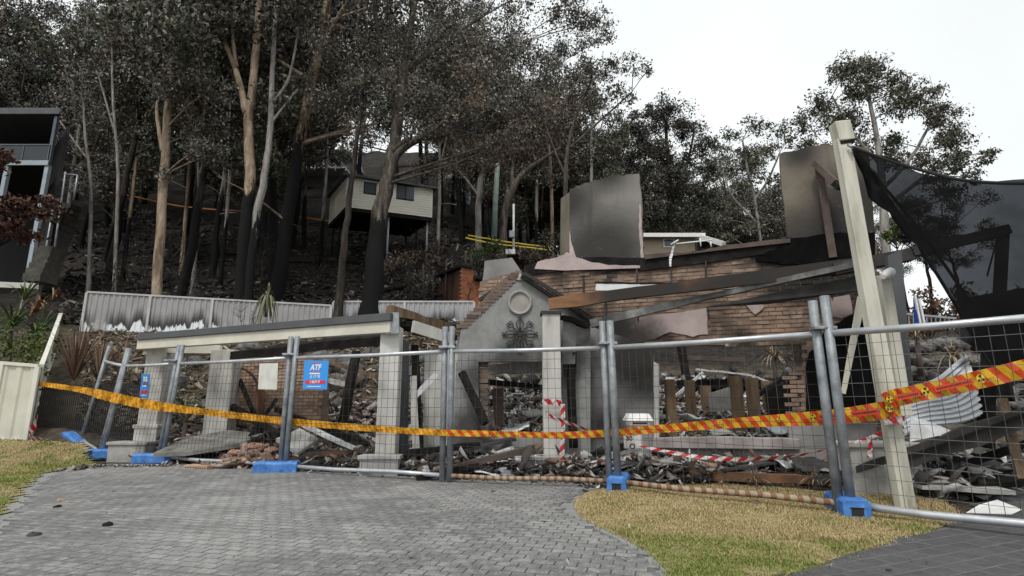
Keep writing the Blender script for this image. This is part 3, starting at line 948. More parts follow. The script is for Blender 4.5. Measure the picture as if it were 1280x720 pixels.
# far gable piece and floor slab
b = MB(); b.prism([P(606, 326, 12.0), P(640, 322, 12.0), P(652, 340, 12.0), P(600, 372, 12.0), P(604, 345, 12.0)], (0, 0.15, 0)); b.build('rear_wall', M['grey_render'], house)
b = MB(); b.prism([Vector((-6.6, 11.8, 0.04)), Vector((-0.6, 8.9, 0.04)), Vector((6.4, 8.35, 0.04)), Vector((6.4, 13.2, 0.04)), Vector((-6.6, 13.6, 0.04))], (0, 0, -0.12)); b.build('floor_slab', M['concrete'], house)
# thin near-black sheet sagging behind the porch beam
b = MB()
n = 14
vs = []; fs = []
for i in range(n + 1):
    t = i / n
    p0 = P(288 + 200 * t, 441 - 22 * t + random.uniform(-1.5, 1.5), 11.0 - 1.8 * t); p1 = P(296 + 190 * t, 438 - 24 * t + random.uniform(-2, 2), 11.45 - 1.8 * t)
    vs += [p0, p1, p1 - Vector((0, 0, 0.05)), p0 - Vector((0, 0, 0.16))]
for i in range(n):
    o = i * 4
    for q in range(4): fs.append((o + q, o + (q + 1) % 4, o + 4 + (q + 1) % 4, o + 4 + q))
fs += [(0, 1, 2, 3), (n * 4 + 3, n * 4 + 2, n * 4 + 1, n * 4)]
b.add(vs, fs); b.build('sagging_sheet', M['char'], house)

# ================================================================== TEMPORARY FENCE
M['wire'] = simple('fence_wire', [(0.3, 0.04), (0.7, 0.10)], 6, 0.5, 0, metal=0.4)
M['post'] = simple('weathered_galvanised', [(0.3, (0.13, 0.145, 0.16)), (0.55, (0.24, 0.26, 0.28)), (0.8, (0.36, 0.38, 0.40))], 7, 0.55, 0.2, metal=0.3)
M['rail'] = simple('bright_galvanised', [(0.3, (0.36, 0.38, 0.40)), (0.7, (0.56, 0.58, 0.60))], 5, 0.4, 0.1, metal=0.45)
def bandmat(name, ca_, cb_, axis_scale, soft=0.1):
    k = NT(name)
    sx = k.n('ShaderNodeSeparateXYZ'); k.l(k.P(), sx.inputs[0])
    w = k.math('SINE', k.math('ADD', k.math('MULTIPLY', sx.outputs[0], axis_scale), k.math('MULTIPLY', k.noise(1.3, 4), 9.0)))
    f = k.mapr(w, -soft, 0.35)
    c = k.mix(f, ca_, cb_)
    c = k.mix(0.5, c, k.ramp(k.noise(12, 5), [(0.3, 0.35), (0.7, 1.0)]), 'MULTIPLY')
    k.col(c).rough(0.75)
    return k.m
M['rust_rail'] = bandmat('rust_banded_rail', (0.36, 0.29, 0.21), (0.22, 0.11, 0.055), 62)
M['blue'] = simple('blue_plastic', [(0.28, (0.03, 0.06, 0.13)), (0.42, (0.04, 0.15, 0.42)), (0.62, (0.07, 0.22, 0.55)), (0.78, (0.26, 0.40, 0.58))], 9, 0.6, 0.3, detail=9)
M['foot_dark'] = simple('foot_recess', [(0.3, 0.01), (0.7, 0.02)], 5, 0.8, 0)
M['pale_foot'] = simple('weathered_blue_plastic', [(0.3, (0.20, 0.27, 0.36)), (0.7, (0.34, 0.42, 0.50))], 7, 0.6, 0.15)

def fence_panel(A, B, label, leanA=(0, 0), leanB=(0, 0), zA=0, zB=0, H=2.16, HR=1.80, pr=0.042, rail='rail', low='rail', lowz=0.10, cell=0.10, postm='post', rr=0.03):
    A = Vector((A[0], A[1], zA)); B = Vector((B[0], B[1], zB))
    root = empty('temporary_fence', A, label, 'fence panel', 'temporary fence panels')
    tA = A + Vector((leanA[0], leanA[1], H)); tB = B + Vector((leanB[0], leanB[1], H))
    d = (B - A).normalized()
    i0 = 0.055
    def pt(t, h):        # t along, h metres up
        return (A + (tA - A) * (h / H)).lerp(B + (tB - B) * (h / H), t)
    L = (B - A).length
    for t in (i0 / L, 1 - i0 / L):
        MB().tube([pt(t, 0.0), pt(t, H * 0.5), pt(t, H)], pr, 12).build('post', M[postm], root)
    MB().tube([pt(i0 / L, HR), pt(0.5, HR - 0.008), pt(1 - i0 / L, HR)], rr, 10).build('top_rail', M[rail], root)
    MB().tube([pt(i0 / L, lowz), pt(0.35, lowz - 0.012), pt(0.7, lowz + 0.01), pt(1 - i0 / L, lowz)], rr, 10).build('bottom_rail', M[low], root)
    w = MB()
    n = int(L / cell)
    for i in range(1, n):
        t = i / n
        bow = 0.012 * math.sin(i * 1.7)
        mid = pt(t, (HR + lowz) / 2) + Vector((0, bow, 0))
        w.tube([pt(t, lowz), mid, pt(t, HR)], 0.0030, 3, cap=False, smooth=False)
    m = int((HR - lowz) / 0.125)
    for j in range(1, m):
        h = lowz + (HR - lowz) * j / m
        w.tube([pt(i0 / L, h), pt(0.33, h + 0.004), pt(0.66, h - 0.004), pt(1 - i0 / L, h)], 0.0030, 3, cap=False, smooth=False)
    w.build('wire_mesh', M['wire'], root, fixn=False)
    return root

GA = G(104, 553, 0.25); 
fp = {'a': P(100, 552, 12.6), 'b': G(124, 572, 0.02), 'c': G(200, 578), 'd': G(353, 590), 'e': G(557, 604), 'f': G(768, 612), 'g': G(1058, 643), 'h': G(1420, 690)}
fence_panel(fp['a'], fp['b'], 'leaning grey wire fence panel folded back at the lawn edge', (0.22, 0.15), (0.28, 0.0), zA=0.2, zB=0.0, cell=0.09, rr=0.032)
fence_panel(fp['b'], fp['c'], 'short wire fence panel in front of the left porch column', (0.26, 0.02), (0.13, 0), low='rust_rail')
fence_panel(fp['c'], fp['d'], 'wire fence panel with white paper sign', (0.13, 0), (0.0, 0))
fence_panel(fp['d'], fp['e'], 'wire fence panel with bright blue sign', (0.03, 0), (-0.01, 0))
fence_panel(fp['e'], fp['f'], 'wire fence panel in front of the gable wall', (-0.01, 0), (-0.03, 0), low='rust_rail')
fence_panel(fp['f'], fp['g'], 'wire fence panel in front of the window opening', (-0.03, 0), (-0.04, 0), low='rust_rail', pr=0.048, rr=0.034)
fence_panel(fp['g'], fp['h'], 'wire fence panel beneath the black shade cloth', (-0.03, 0), (0, 0), pr=0.048, rr=0.036, H=2.2)
# clamps joining neighbouring panels
for key, lab in (('c', 'steel clamp joining fence posts by the porch column'), ('d', 'steel clamp joining fence posts left of the blue sign'), ('e', 'steel clamp joining fence posts left of the gable'), ('f', 'steel clamp joining fence posts above the letterbox'), ('g', 'steel clamp joining fence posts near the cream pole')):
    q = fp[key]
    b = MB(); b.box((q.x - 0.02, q.y, 1.86), (0.24, 0.12, 0.035)); b.tube([(q.x - 0.02, q.y - 0.08, 1.86), (q.x - 0.02, q.y + 0.08, 1.86)], 0.014, 6)
    tag(b.build('fence_coupler', M['galv'], None, bevel=0.006), lab, 'clamp', 'fence clamps')

def foot(c, rz, label, L=0.66, Wd=0.25, Hh=0.17, tilt=0.0, m='blue', back=True):
    root = empty('fence_weight', c, label, 'fence foot', 'blue fence feet')
    Mz = Matrix.Rotation(rz, 3, 'Z') @ Matrix.Rotation(tilt, 3, 'Y')
    def q(x, y, z): return Vector(c) + Mz @ Vector((x, y, z))
    b = MB()
    # hollow moulded block: chamfered profile with a hand hole at each end
    hw, hl, ch = Wd / 2, L / 2, 0.03
    prof = [(-hw, 0), (hw, 0), (hw, Hh - ch), (hw - ch, Hh), (-hw + ch, Hh), (-hw, Hh - ch)]
    b.prism([q(-hl, y, z) for y, z in prof], Mz @ Vector((L, 0, 0)))
    # raised ribs over the top
    for x in (-hl * 0.62, hl * 0.62):
        b.prism([q(x - 0.05, y * 1.03, z + 0.006) for y, z in prof], Mz @ Vector((0.10, 0, 0)))
    b.build('block', M[m], root, bevel=0.01)
    for s in (-1, 1):
        MB().prism([q(s * (hl + 0.002), y, z) for y, z in ((-0.055, 0.02), (0.055, 0.02), (0.055, 0.10), (-0.055, 0.10))], Mz @ Vector((-0.05 * s, 0, 0))).build('hand_hole', M['foot_dark'], root)
        MB().prism([q(s * (hl + 0.012), y, z) for y, z in ((-0.07, 0.10), (0.07, 0.10), (0.05, 0.125), (-0.05, 0.125))], Mz @ Vector((-0.03 * s, 0, 0))).build('lip', M[m], root)
    return root
foot(fp['b'] + Vector((0.0, -0.1, 0.0)), R(4), 'bright blue foot under the leaning post at the lawn edge', 0.62)
foot(fp['c'] + Vector((-0.05, -0.1, 0)), R(8), 'bright blue foot under the post in front of the porch column', 0.66)
foot(fp['d'] + Vector((-0.06, -0.08, 0)), R(6), 'bright blue foot under the post by the blue sign', 0.66)
foot(fp['f'] + Vector((0.08, 0.12, 0)), R(74), 'blue foot with worn grey back below the letterbox', 0.62, 0.24)
foot(fp['g'] + Vector((0.06, 0.08, 0)), R(78), 'blue foot standing on the dry grass', 0.56, 0.25)
foot(P(92, 552, 12.4) - Vector((0, 0, 0.02)), R(-25), 'tipped blue foot lying by the picket fence', 0.6, 0.26, 0.14, 0.35)

# ---- signs on the fence
def text(name, s, loc, size, m, parent, bold=0.0, up=Vector((0, 0, 1)), right=Vector((1, 0, 0)), align='CENTER', shear=0.0):
    cu = bpy.data.curves.new(name, 'FONT')
    cu.body = s; cu.size = size; cu.align_x = align; cu.align_y = 'CENTER'
    cu.extrude = 0.001; cu.offset = bold; cu.shear = shear
    cu.resolution_u = 3
    tmp = bpy.data.objects.new(name, cu)
    me = bpy.data.meshes.new_from_object(tmp)
    bpy.data.objects.remove(tmp)
    n = right.cross(up)
    Mm = Matrix((right, up, n)).transposed().to_4x4()
    Mm.translation = loc
    me.transform(Mm)
    me.materials.clear(); me.materials.append(m)
    return linkobj(name, me, parent)
def flat(name, col, rough=0.5):
    k = NT(name); k.col(k.mix(0.25, col, k.ramp(k.noise(30, 4), [(0.3, 0.5), (0.7, 1.0)]), 'MULTIPLY')).rough(rough); return k.m
M['sign_blue'] = flat('sign_blue', (0.03, 0.30, 0.78)); M['sign_white'] = flat('sign_white', (0.8, 0.82, 0.82)); M['sign_red'] = flat('sign_red', (0.62, 0.03, 0.08))
M['ink'] = flat('black_ink', (0.02, 0.02, 0.02))

dde = Plane(fp['d'], fp['e']); dcd = Plane(fp['c'], fp['d'])
def board(plane, px, off, thick, name, m, parent):
    return face(plane, px, off, thick).build(name, m, parent)
sgn = empty('fence_sign', dde.hit(394, 487, 0.02), 'bright blue sign with white and red print on the fence', 'sign')
board(dde, [(380.5, 450.5), (411, 451), (408.5, 487), (378.5, 486)], 0.03, 0.006, 'board', M['sign_blue'], sgn)
def dpt(x, y, o=0.034): return dde.hit(x, y, o)
def strip(plane, x0, y0, x1, y1, m, parent, off=0.033, name='stripe'):
    return face(plane, [(x0, y0), (x1, y0), (x1, y1), (x0, y1)], off, 0.002).build(name, m, parent)
text('lettering', 'ATF', dpt(394.5, 459.5), 0.125, M['sign_white'], sgn, 0.004, right=dde.u, shear=0.15)
strip(dde, 389, 454, 400, 455, M['sign_red'], sgn); strip(dde, 388, 464.3, 400, 465.2, M['sign_red'], sgn); strip(dde, 387, 466, 400, 467.8, M['sign_white'], sgn)
text('lettering', '13 17 70', dpt(393.3, 471.2), 0.062, M['sign_white'], sgn, 0.001, right=dde.u)
strip(dde, 381.5, 475.2, 406.5, 480, M['sign_red'], sgn)
text('lettering', '1 BUY IT', dpt(393.5, 477.6, 0.037), 0.058, M['sign_white'], sgn, 0.0015, right=dde.u)
strip(dde, 384, 482.7, 401, 483.6, M['sign_white'], sgn)
b = MB(); c4 = dcd.hit(335, 471, 0.03)
b.prism([dcd.hit(x, y, 0.03) for x, y in ((324.5, 454.5), (347.5, 454), (346, 487), (322.5, 486.5))], dcd.n * -0.004)
pw = b.build('paper_sign', simple('weathered_paper', [(0.3, (0.50, 0.50, 0.46)), (0.7, (0.68, 0.68, 0.63))], 5, 0.7, 0.1)); tag(pw, 'faded white paper notice tied to the fence', 'sign')
csg = empty('notice', Vector((cx3[0], 11.28, 1.2)), 'small blue notice with red band on the left porch column', 'sign')
cpl = Plane((cx3[0] - 1, 11.3), (cx3[0] + 1, 11.3))
board(cpl, [(177, 467), (187, 468), (185, 497), (174.5, 496)], 0.012, 0.006, 'board', M['sign_blue'], csg)
for x0, y0, x1, y1, m_ in ((179, 471, 184, 477, 'sign_white'), (178, 479, 184, 480.4, 'sign_red'), (178, 481.5, 183, 483.5, 'sign_white'), (176, 488, 185, 492, 'sign_red'), (176.5, 493.6, 182, 494.6, 'sign_white')):
    strip(cpl, x0, y0, x1, y1, M[m_], csg, 0.016)

# ---- letterbox number 30
lb = empty('letterbox', G(800, 602), 'white letterbox with number 30 on a thin white post', 'letterbox')
LY = 8.05
def L_(x, y, Y=LY): return P(x, y, Y)
MB().box(((L_(802, 560).x), LY + 0.1, L_(802, 565).z / 2 + 0.15), (0.06, 0.05, L_(802, 530).z - 0.1)).build('post', M['white'], lb)
a, c_ = L_(787, 532), L_(812, 521)
MB().box(((a.x + c_.x) / 2, LY + 0.12, (a.z + c_.z) / 2), (c_.x - a.x, 0.26, c_.z - a.z)).build('box', M['white'], lb, bevel=0.008)
a, c_ = L_(783, 526), L_(816, 522)
b = MB(); cxm = (a.x + c_.x) / 2; w2 = (c_.x - a.x) / 2
zt = L_(800, 519).z
b.add([(cxm - w2, LY - 0.05, a.z), (cxm + w2, LY - 0.05, a.z), (cxm + w2, LY + 0.3, a.z), (cxm - w2, LY + 0.3, a.z), (cxm - w2 * 0.75, LY, zt + 0.02), (cxm + w2 * 0.75, LY, zt + 0.02), (cxm + w2 * 0.75, LY + 0.25, zt + 0.02), (cxm - w2 * 0.75, LY + 0.25, zt + 0.02)],
      [(3, 2, 1, 0), (4, 5, 6, 7), (0, 1, 5, 4), (1, 2, 6, 5), (2, 3, 7, 6), (3, 0, 4, 7)])
b.build('lid', M['white'], lb, bevel=0.005)
MB().box((cxm, LY - 0.013, L_(800, 529).z), (0.2, 0.01, 0.022)).build('slot', M['ink'], lb)
a, c_ = L_(781, 561), L_(802, 545)
MB().box(((a.x + c_.x) / 2, LY + 0.05, (a.z + c_.z) / 2), (c_.x - a.x, 0.03, c_.z - a.z)).build('number_plate', M['white'], lb, bevel=0.004)
text('lettering', '30', Vector((L_(787, 548).x, LY + 0.03, L_(787, 548.3).z)), 0.095, M['ink'], lb, 0.002)
b = MB(); b.tube([Vector((L_(791, 558).x + 0.035 * math.cos(t_ / 8 * 6.283), LY + 0.03, L_(791, 558).z + 0.035 * math.sin(t_ / 8 * 6.283))) for t_ in range(9)], 0.008, 5)
b.build('ring', M['ink'], lb)

# ---- barrier tapes
def tapemat(name, colA, colB, freq, slant, noise=0.0):
    k = NT(name)
    uv = k.n('ShaderNodeUVMap')
    sx = k.n('ShaderNodeSeparateXYZ'); k.l(uv.outputs[0], sx.inputs[0])
    u = k.math('MULTIPLY', sx.outputs[0], freq)
    v = k.math('MULTIPLY', sx.outputs[1], slant)
    f = k.math('FRACT', k.math('ADD', u, v))
    st = k.math('GREATER_THAN', f, 0.5)
    c = k.mix(st, colA, colB)
    c = k.mix(0.35, c, k.ramp(k.noise(20, 4), [(0.3, 0.45), (0.7, 1.0)]), 'MULTIPLY')
    k.col(c).rough(0.45)
    tr = k.n('ShaderNodeBsdfTranslucent'); k.l(c, tr.inputs[0])
    mx = k.n('ShaderNodeMixShader'); mx.inputs[0].default_value = 0.3
    k.l(k.b.outputs[0], mx.inputs[1]); k.l(tr.outputs[0], mx.inputs[2]); k.l(mx.outputs[0], k.o.inputs[0])
    return k.m
M['tape_or'] = tapemat('hazard_tape', (0.80, 0.50, 0.02), (0.72, 0.085, 0.01), 7.0, 0.55)
M['tape_ye'] = tapemat('yellow_tape', (0.80, 0.46, 0.015), (0.70, 0.27, 0.008), 10.0, 0.8)
M['tape_rw'] = tapemat('red_white_tape', (0.75, 0.74, 0.72), (0.60, 0.02, 0.03), 5.5, 0.4)

def catmull(pts, n):
    out = []
    m = len(pts)
    for i in range(m - 1):
        p0 = pts[max(i - 1, 0)]; p1 = pts[i]; p2 = pts[i + 1]; p3 = pts[min(i + 2, m - 1)]
        for j in range(n):
            t = j / n
            out.append(0.5 * ((2 * p1) + (p2 - p0) * t + (2 * p0 - 5 * p1 + 4 * p2 - p3) * t * t + (3 * p1 - p0 - 3 * p2 + p3) * t ** 3))
    out.append(pts[-1])
    return out

def tape(name, keys, m, twist=0.0, label='', group='barrier tapes', n=14, parent=None, crumple=0.06):
    """keys: (px, py, Y, half width in px)"""
    pts = catmull([P(x, y, Y) for x, y, Y, w in keys], n)
    ws = []
    for i in range(len(keys) - 1):
        for j in range(n): ws.append((keys[i][3] * (1 - j / n) + keys[i + 1][3] * j / n) * mpp(keys[i][2] * (1 - j / n) + keys[i + 1][2] * j / n))
    ws.append(keys[-1][3] * mpp(keys[-1][2]))
    me = bpy.data.meshes.new(name)
    vs = []; fs = []; uvs = []
    s = 0.0
    for i, p in enumerate(pts):
        t = (pts[min(i + 1, len(pts) - 1)] - pts[max(i - 1, 0)]).normalized()
        if i: s += (p - pts[i - 1]).length
        side = Vector((0, 0, 1)) - t * t.z
        if side.length < 0.2: side = Vector((1, 0, 0)) - t * t.x
        side.normalize()
        nr = t.cross(side)
        a = twist * s + crumple * math.sin(i * 1.9) + crumple * math.sin(i * 0.7)
        d = side * math.cos(a) + nr * math.sin(a)
        fold = nr * (ws[i] * 0.18 * math.sin(i * 0.9))
        vs += [p - d * ws[i], p + fold, p + d * ws[i]]
        uvs.append(s)
    for i in range(len(pts) - 1):
        for q in range(2): fs.append((i * 3 + q, (i + 1) * 3 + q, (i + 1) * 3 + q + 1, i * 3 + q + 1))
    me.from_pydata(vs, [], fs)
    ul = me.uv_layers.new(name='UVMap')
    for pl in me.polygons:
        for li in pl.loop_indices:
            vi = me.loops[li].vertex_index
            ul.data[li].uv = (uvs[vi // 3], (vi % 3) / 2)
    me.materials.append(m)
    o = linkobj(name, me, parent)
    if label: tag(o, label, 'tape', group)
    sm = o.modifiers.new('thick', 'SOLIDIFY'); sm.thickness = 0.0015
    return o
tape('barrier_tape', [(44, 479, 12.3, 2.5), (100, 487, 11.9, 3.5), (130, 494, 11.2, 6.0), (165, 502, 10.9, 6.0), (200, 508, 10.55, 5.6), (240, 513, 10.3, 4.2), (300, 520, 9.9, 4), (353, 526, 9.35, 4.2), (430, 533, 8.8, 4.0), (500, 538, 8.3, 3.8), (557, 541, 7.85, 3.8)], M['tape_ye'], 0.0, 'yellow barrier tape sagging from the cream fence past the porch', crumple=0.25)
t1 = tape('barrier_tape', [(557, 541, 7.85, 3.8), (640, 543, 7.82, 3.6), (700, 544, 7.8, 3.8), (768, 541, 7.72, 4.5), (790, 539, 7.6, 4.5), (850, 534, 7.3, 5.0), (930, 528, 7.0, 6.0), (1000, 524, 6.65, 8.0), (1055, 520, 6.3, 9.5), (1104, 513, 6.02, 10.5), (1124, 509, 5.98, 9)], M['tape_or'], 0.0, 'orange and yellow hazard tape from the gable to the cream pole')
t2 = tape('barrier_tape', [(1105, 502, 5.96, 9), (1118, 498, 5.95, 11), (1140, 493, 5.93, 10), (1200, 480, 5.75, 10.5), (1260, 466, 5.55, 11), (1330, 448, 5.3, 11)], M['tape_or'], 0.0, 'orange and yellow hazard tape rising right from the cream pole')
M['tape_yellow_spot'] = flat('tape_yellow', (0.80, 0.55, 0.02)); M['tape_red_field'] = flat('tape_red', (0.70, 0.06, 0.012))
def mark(px, py, Y, r, parent, ang):
    """yellow disc with a black three-bladed warning mark"""
    c = P(px, py, Y); rm = r * 0.82 * mpp(Y)
    rt = Vector((math.cos(ang), 0, math.sin(ang))); up = Vector((-math.sin(ang), 0, math.cos(ang)))
    b = MB(); b.prism([c + rt * rm * math.cos(q * math.pi / 8) + up * rm * math.sin(q * math.pi / 8) for q in range(16)], (0, 0.0015, 0)); b.build('warning_disc', M['tape_yellow_spot'], parent)
    b = MB()
    f_ = Vector((0, -0.002, 0))
    for q in range(3):
        a0 = math.pi / 2 + q * 2 * math.pi / 3
        b.prism([c + f_ + (rt * math.cos(a0 + da) + up * math.sin(a0 + da)) * rm * rr_ for da, rr_ in ((-0.5, 0.82), (0.0, 0.9), (0.5, 0.82), (0.4, 0.25), (-0.4, 0.25))], (0, 0.001, 0))
    b.build('warning_mark', M['ink'], parent)
for (x, y, Y, r_) in ((1016, 521.5, 6.52, 5.0), (1057, 518.5, 6.33, 5.5), (1112, 510, 5.96, 6.0), (974, 524.5, 6.75, 3.6), (900, 530, 7.07, 3.2)): mark(x, y, Y, r_, t1, 0.1)
for (x, y, Y, r_) in ((1157, 489, 5.88, 6.5), (1226, 473.5, 5.6, 6.8), (1112, 499.5, 5.93, 5.0)): mark(x, y, Y, r_, t2, 0.24)
def dashes(x0, y0, x1, y1, Y0, Y1, parent, h=1.6):
    """printed line too small to read: a red field with a broken black line"""
    a = P(x0, y0, Y0); c_ = P(x1, y1, Y1)
    u = (c_ - a).normalized(); L = (c_ - a).length; up = Vector((0, 0, 1)) - u * u.z
    hh = h * 2.2 * mpp(Y0)
    MB().prism([a - up * hh, c_ - up * hh, c_ + up * hh, a + up * hh], (0, 0.001, 0)).build('print_field', M['tape_red_field'], parent)
    b = MB(); s = 0.02; hh = h * 0.7 * mpp(Y0)
    f_ = Vector((0, -0.0015, 0))
    while s < L - 0.02:
        w = random.uniform(0.006, 0.018)
        p = a + u * s + f_
        b.prism([p - up * hh, p + u * w - up * hh, p + u * w + up * hh, p + up * hh], (0, 0.001, 0)); s += w + 0.006
    b.build('fine_print', M['ink'], parent)
dashes(1064, 518, 1100, 513.5, 6.2, 6.0, t1); dashes(1022, 521.5, 1050, 519.5, 6.48, 6.34, t1); dashes(1168, 487, 1216, 476, 5.84, 5.63, t2); dashes(1120, 497.5, 1150, 491.5, 5.92, 5.88, t2)
# red and white tape
tape('warning_tape', [(678, 503, 8.66, 3.5), (690, 502, 8.62, 3.5), (702, 505, 8.66, 3.5)], M['tape_rw'], 0, 'red and white tape tied around the gable column', 'red and white tapes')
tape('warning_tape', [(683, 518, 8.6, 2), (705, 527, 8.4, 2.2), (740, 539, 8.2, 2.4), (775, 549, 8.0, 3.2), (800, 557, 7.98, 4), (830, 564, 7.9, 3), (880, 572, 7.7, 2.2), (930, 574, 7.5, 2.4), (990, 570, 7.2, 2.6), (1040, 560, 6.9, 3.2), (1080, 549, 6.6, 4), (1112, 538, 6.38, 5)], M['tape_rw'], 1.2, 'red and white tape sagging from the gable column to the cream pole', 'red and white tapes')
tape('warning_tape', [(703, 505, 8.66, 3.0), (704, 530, 8.62, 2.4), (703, 560, 8.6, 2.8), (701, 584, 8.6, 4)], M['tape_rw'], 0.6, 'loose red and white tape hanging down the gable column', 'red and white tapes')
tape('warning_tape', [(1086, 546, 6.5, 3), (1088, 558, 6.5, 2.4), (1087, 572, 6.5, 3)], M['tape_rw'], 0.6, 'short red and white tape end hanging near the cream pole', 'red and white tapes')
tape('warning_tape', [(1104, 526, 6.03, 5), (1116, 525, 5.99, 5), (1131, 526, 6.03, 5)], M['tape_rw'], 0.0, 'red and white tape wrapped around the cream pole', 'red and white tapes')
tape('warning_tape', [(47, 520, 12.2, 3), (44, 528, 12.1, 3), (38, 542, 12.0, 5), (40, 548, 11.9, 4), (58, 550, 11.8, 2), (66, 552, 11.7, 2)], M['tape_rw'], 0.8, 'crumpled red and white tape at the foot of the cream fence', 'red and white tapes')

# ---- leaning cream pole, shade cloth and burnt carport frame
M['pole'] = simple('cream_pole_paint', [(0.28, (0.20, 0.19, 0.15)), (0.42, (0.46, 0.45, 0.37)), (0.55, (0.60, 0.59, 0.50)), (0.8, (0.66, 0.65, 0.57))], 3.0, 0.6, 0.25, stretch=(1.5, 1.5, 0.25), detail=9)
pole = empty('shade_pole', G(1133, 634), 'tall leaning cream pole carrying the black shade cloth', 'pole')
pb0, pt0 = P(1133, 640, 6.15), P(1052, 176, 6.3)
MB().beam(pb0, pt0, 0.165, 0.12, up=(0, 1, 0)).build('shaft', M['pole'], pole, bevel=0.01)
MB().beam(P(1055, 178, 6.3), P(1049, 154, 6.3), 0.195, 0.16, up=(0, 1, 0)).build('cap', M['pole'], pole, bevel=0.012)
MB().beam(P(1056, 182, 6.3), P(1055, 178.5, 6.3), 0.178, 0.14, up=(0, 1, 0)).build('collar', M['char'], pole)
MB().tube([P(1060, 181, 6.2), P(1066, 184, 6.15)], 0.02, 6).build('eye_bolt', M['galv'], pole)
o = MB().beam(P(1131, 520, 6.9), P(1104, 345, 6.9), 0.14, 0.1, up=(0, 1, 0)).build('carport_post', M['pole'], None, bevel=0.008); tag(o, 'shorter cream post standing just behind the leaning pole', 'post')
b = MB(); b.box((P(1112, 590, 6.9).x, 7.1, 0.28), (0.85, 0.35, 0.6)); b.box((P(1112, 590, 6.9).x, 7.1, 0.58), (0.92, 0.42, 0.06))
tag(b.build('block_pier', M['concrete'], None, bevel=0.015), 'rough concrete block pier behind the foot of the cream pole', 'pier')
o = MB().prism([P(1110, 320, 7.6), P(1127, 312, 7.6), P(1146, 545, 7.6), P(1122, 545, 7.6)], (0, 0.08, 0)).build('steel_post', M['dark_cap'], None); tag(o, 'dark grey flat steel post behind the cream poles', 'post')
fl = empty('floodlight', P(1110, 345, 6.85), 'small white floodlight fixed to the cream post', 'light')
b = MB(); b.tube([P(1113, 340, 6.9), P(1109, 343, 6.75), P(1104, 346, 6.6)], [0.06, 0.065, 0.03], 12); b.build('housing', M['white'], fl)
b = MB(); b.beam(P(1107, 352, 6.9), P(1107, 346, 6.85), 0.04, 0.04); b.build('bracket', M['galv'], fl)

k = NT('shade_cloth')
k.col((0.012, 0.0125, 0.014)).rough(0.9)
tr = k.n('ShaderNodeBsdfTransparent'); tr.inputs[0].default_value = (0.85, 0.9, 1.0, 1)
mx = k.n('ShaderNodeMixShader')
k.l(k.math('ADD', k.mapr(k.noise(1.4, 4), 0.35, 0.65, 0.925, 0.955), 0.0), mx.inputs[0])
k.l(tr.outputs[0], mx.inputs[1]); k.l(k.b.outputs[0], mx.inputs[2]); k.l(mx.outputs[0], k.o.inputs[0])
M['cloth'] = k.m
top_k = [(1066, 184, 6.2), (1110, 200, 6.0), (1160, 215, 5.7), (1210, 226, 5.4), (1290, 229, 5.0), (1420, 222, 4.6), (1600, 205, 4.2)]
bot_k = [(1066, 186, 6.2), (1092, 222, 6.3), (1120, 262, 6.5), (1152, 312, 6.8), (1190, 374, 7.0), (1222, 432, 7.1), (1255, 480, 7.2)]
n1 = 48
tp = catmull([P(*q) for q in top_k], 8); bp = catmull([P(*q) for q in bot_k], 8)
vs = []; fs = []
m1 = len(tp); rows = 26
for i in range(m1):
    for j in range(rows + 1):
        t = j / rows
        p = tp[i].lerp(bp[i], t)
        w = min(1, i / 10)
        p = p + Vector((0, 0.35 * math.sin(math.pi * t) * w + 0.035 * math.sin(i * 0.55 + j * 0.5) * w, -0.10 * math.sin(math.pi * t) * w + 0.03 * math.sin(j * 0.9 + i * 0.25) * w))
        vs.append(p)
for i in range(m1 - 1):
    for j in range(rows):
        fs.append((i * (rows + 1) + j, (i + 1) * (rows + 1) + j, (i + 1) * (rows + 1) + j + 1, i * (rows + 1) + j + 1))
sail = empty('shade_sail', tp[0], 'torn black shade cloth hanging from the cream pole', 'shade sail')
b = MB(); b.add(vs, fs, True); b.build('cloth', M['cloth'], sail, fixn=False)
M['hem'] = simple('black_webbing', [(0.3, 0.008), (0.7, 0.016)], 20, 0.9, 0.2)
MB().tube(tp, 0.018, 6).build('hem', M['hem'], sail); MB().tube(bp, 0.02, 6).build('hem', M['hem'], sail)
b = MB(); b.tube(catmull([P(1080, 205, 6.25), P(1140, 275, 6.7), P(1180, 330, 6.9), P(1225, 395, 7.0)], 8), 0.02, 6); b.build('seam', M['hem'], sail)
# dark lower flap of cloth fallen behind the fence
vs = []; fs = []
for i in range(13):
    for j in range(9):
        x = 1200 + i * 9; y = 385 + j * (5 + i * 0.75) - i * 1.5
        vs.append(P(x, y + (-12 if j == 0 else 0), 7.25 + 0.15 * math.sin(i * 1.3 + j * 0.4) + j * 0.02) if y > 0 else P(x, y, 7.2))
for i in range(12):
    for j in range(8): fs.append((i * 9 + j, (i + 1) * 9 + j, (i + 1) * 9 + j + 1, i * 9 + j + 1))
b = MB(); b.add(vs, fs, True); b.build('fallen_flap', M['hem'], sail, fixn=False)
# burnt steel frame of the carport
cf = empty('burnt_carport', P(1250, 370, 7.4), 'burnt black carport frame bent behind the shade cloth', 'frame')
MB().beam(P(1040, 338, 7.9), P(1140, 318, 7.7), 0.2, 0.17).build('rafter', M['char_metal'], cf)
MB().beam(P(1138, 316, 7.68), P(1258, 288, 7.4), 0.2, 0.13).build('rafter', M['char_metal'], cf)
MB().beam(P(1254, 284, 7.4), P(1249, 376, 7.4), 0.11, 0.1, up=(0, 1, 0)).build('upright', M['char_metal'], cf)
MB().tube([P(1246, 300, 7.4), P(1234, 345, 7.45)], 0.012, 5).build('brace', M['char_metal'], cf)

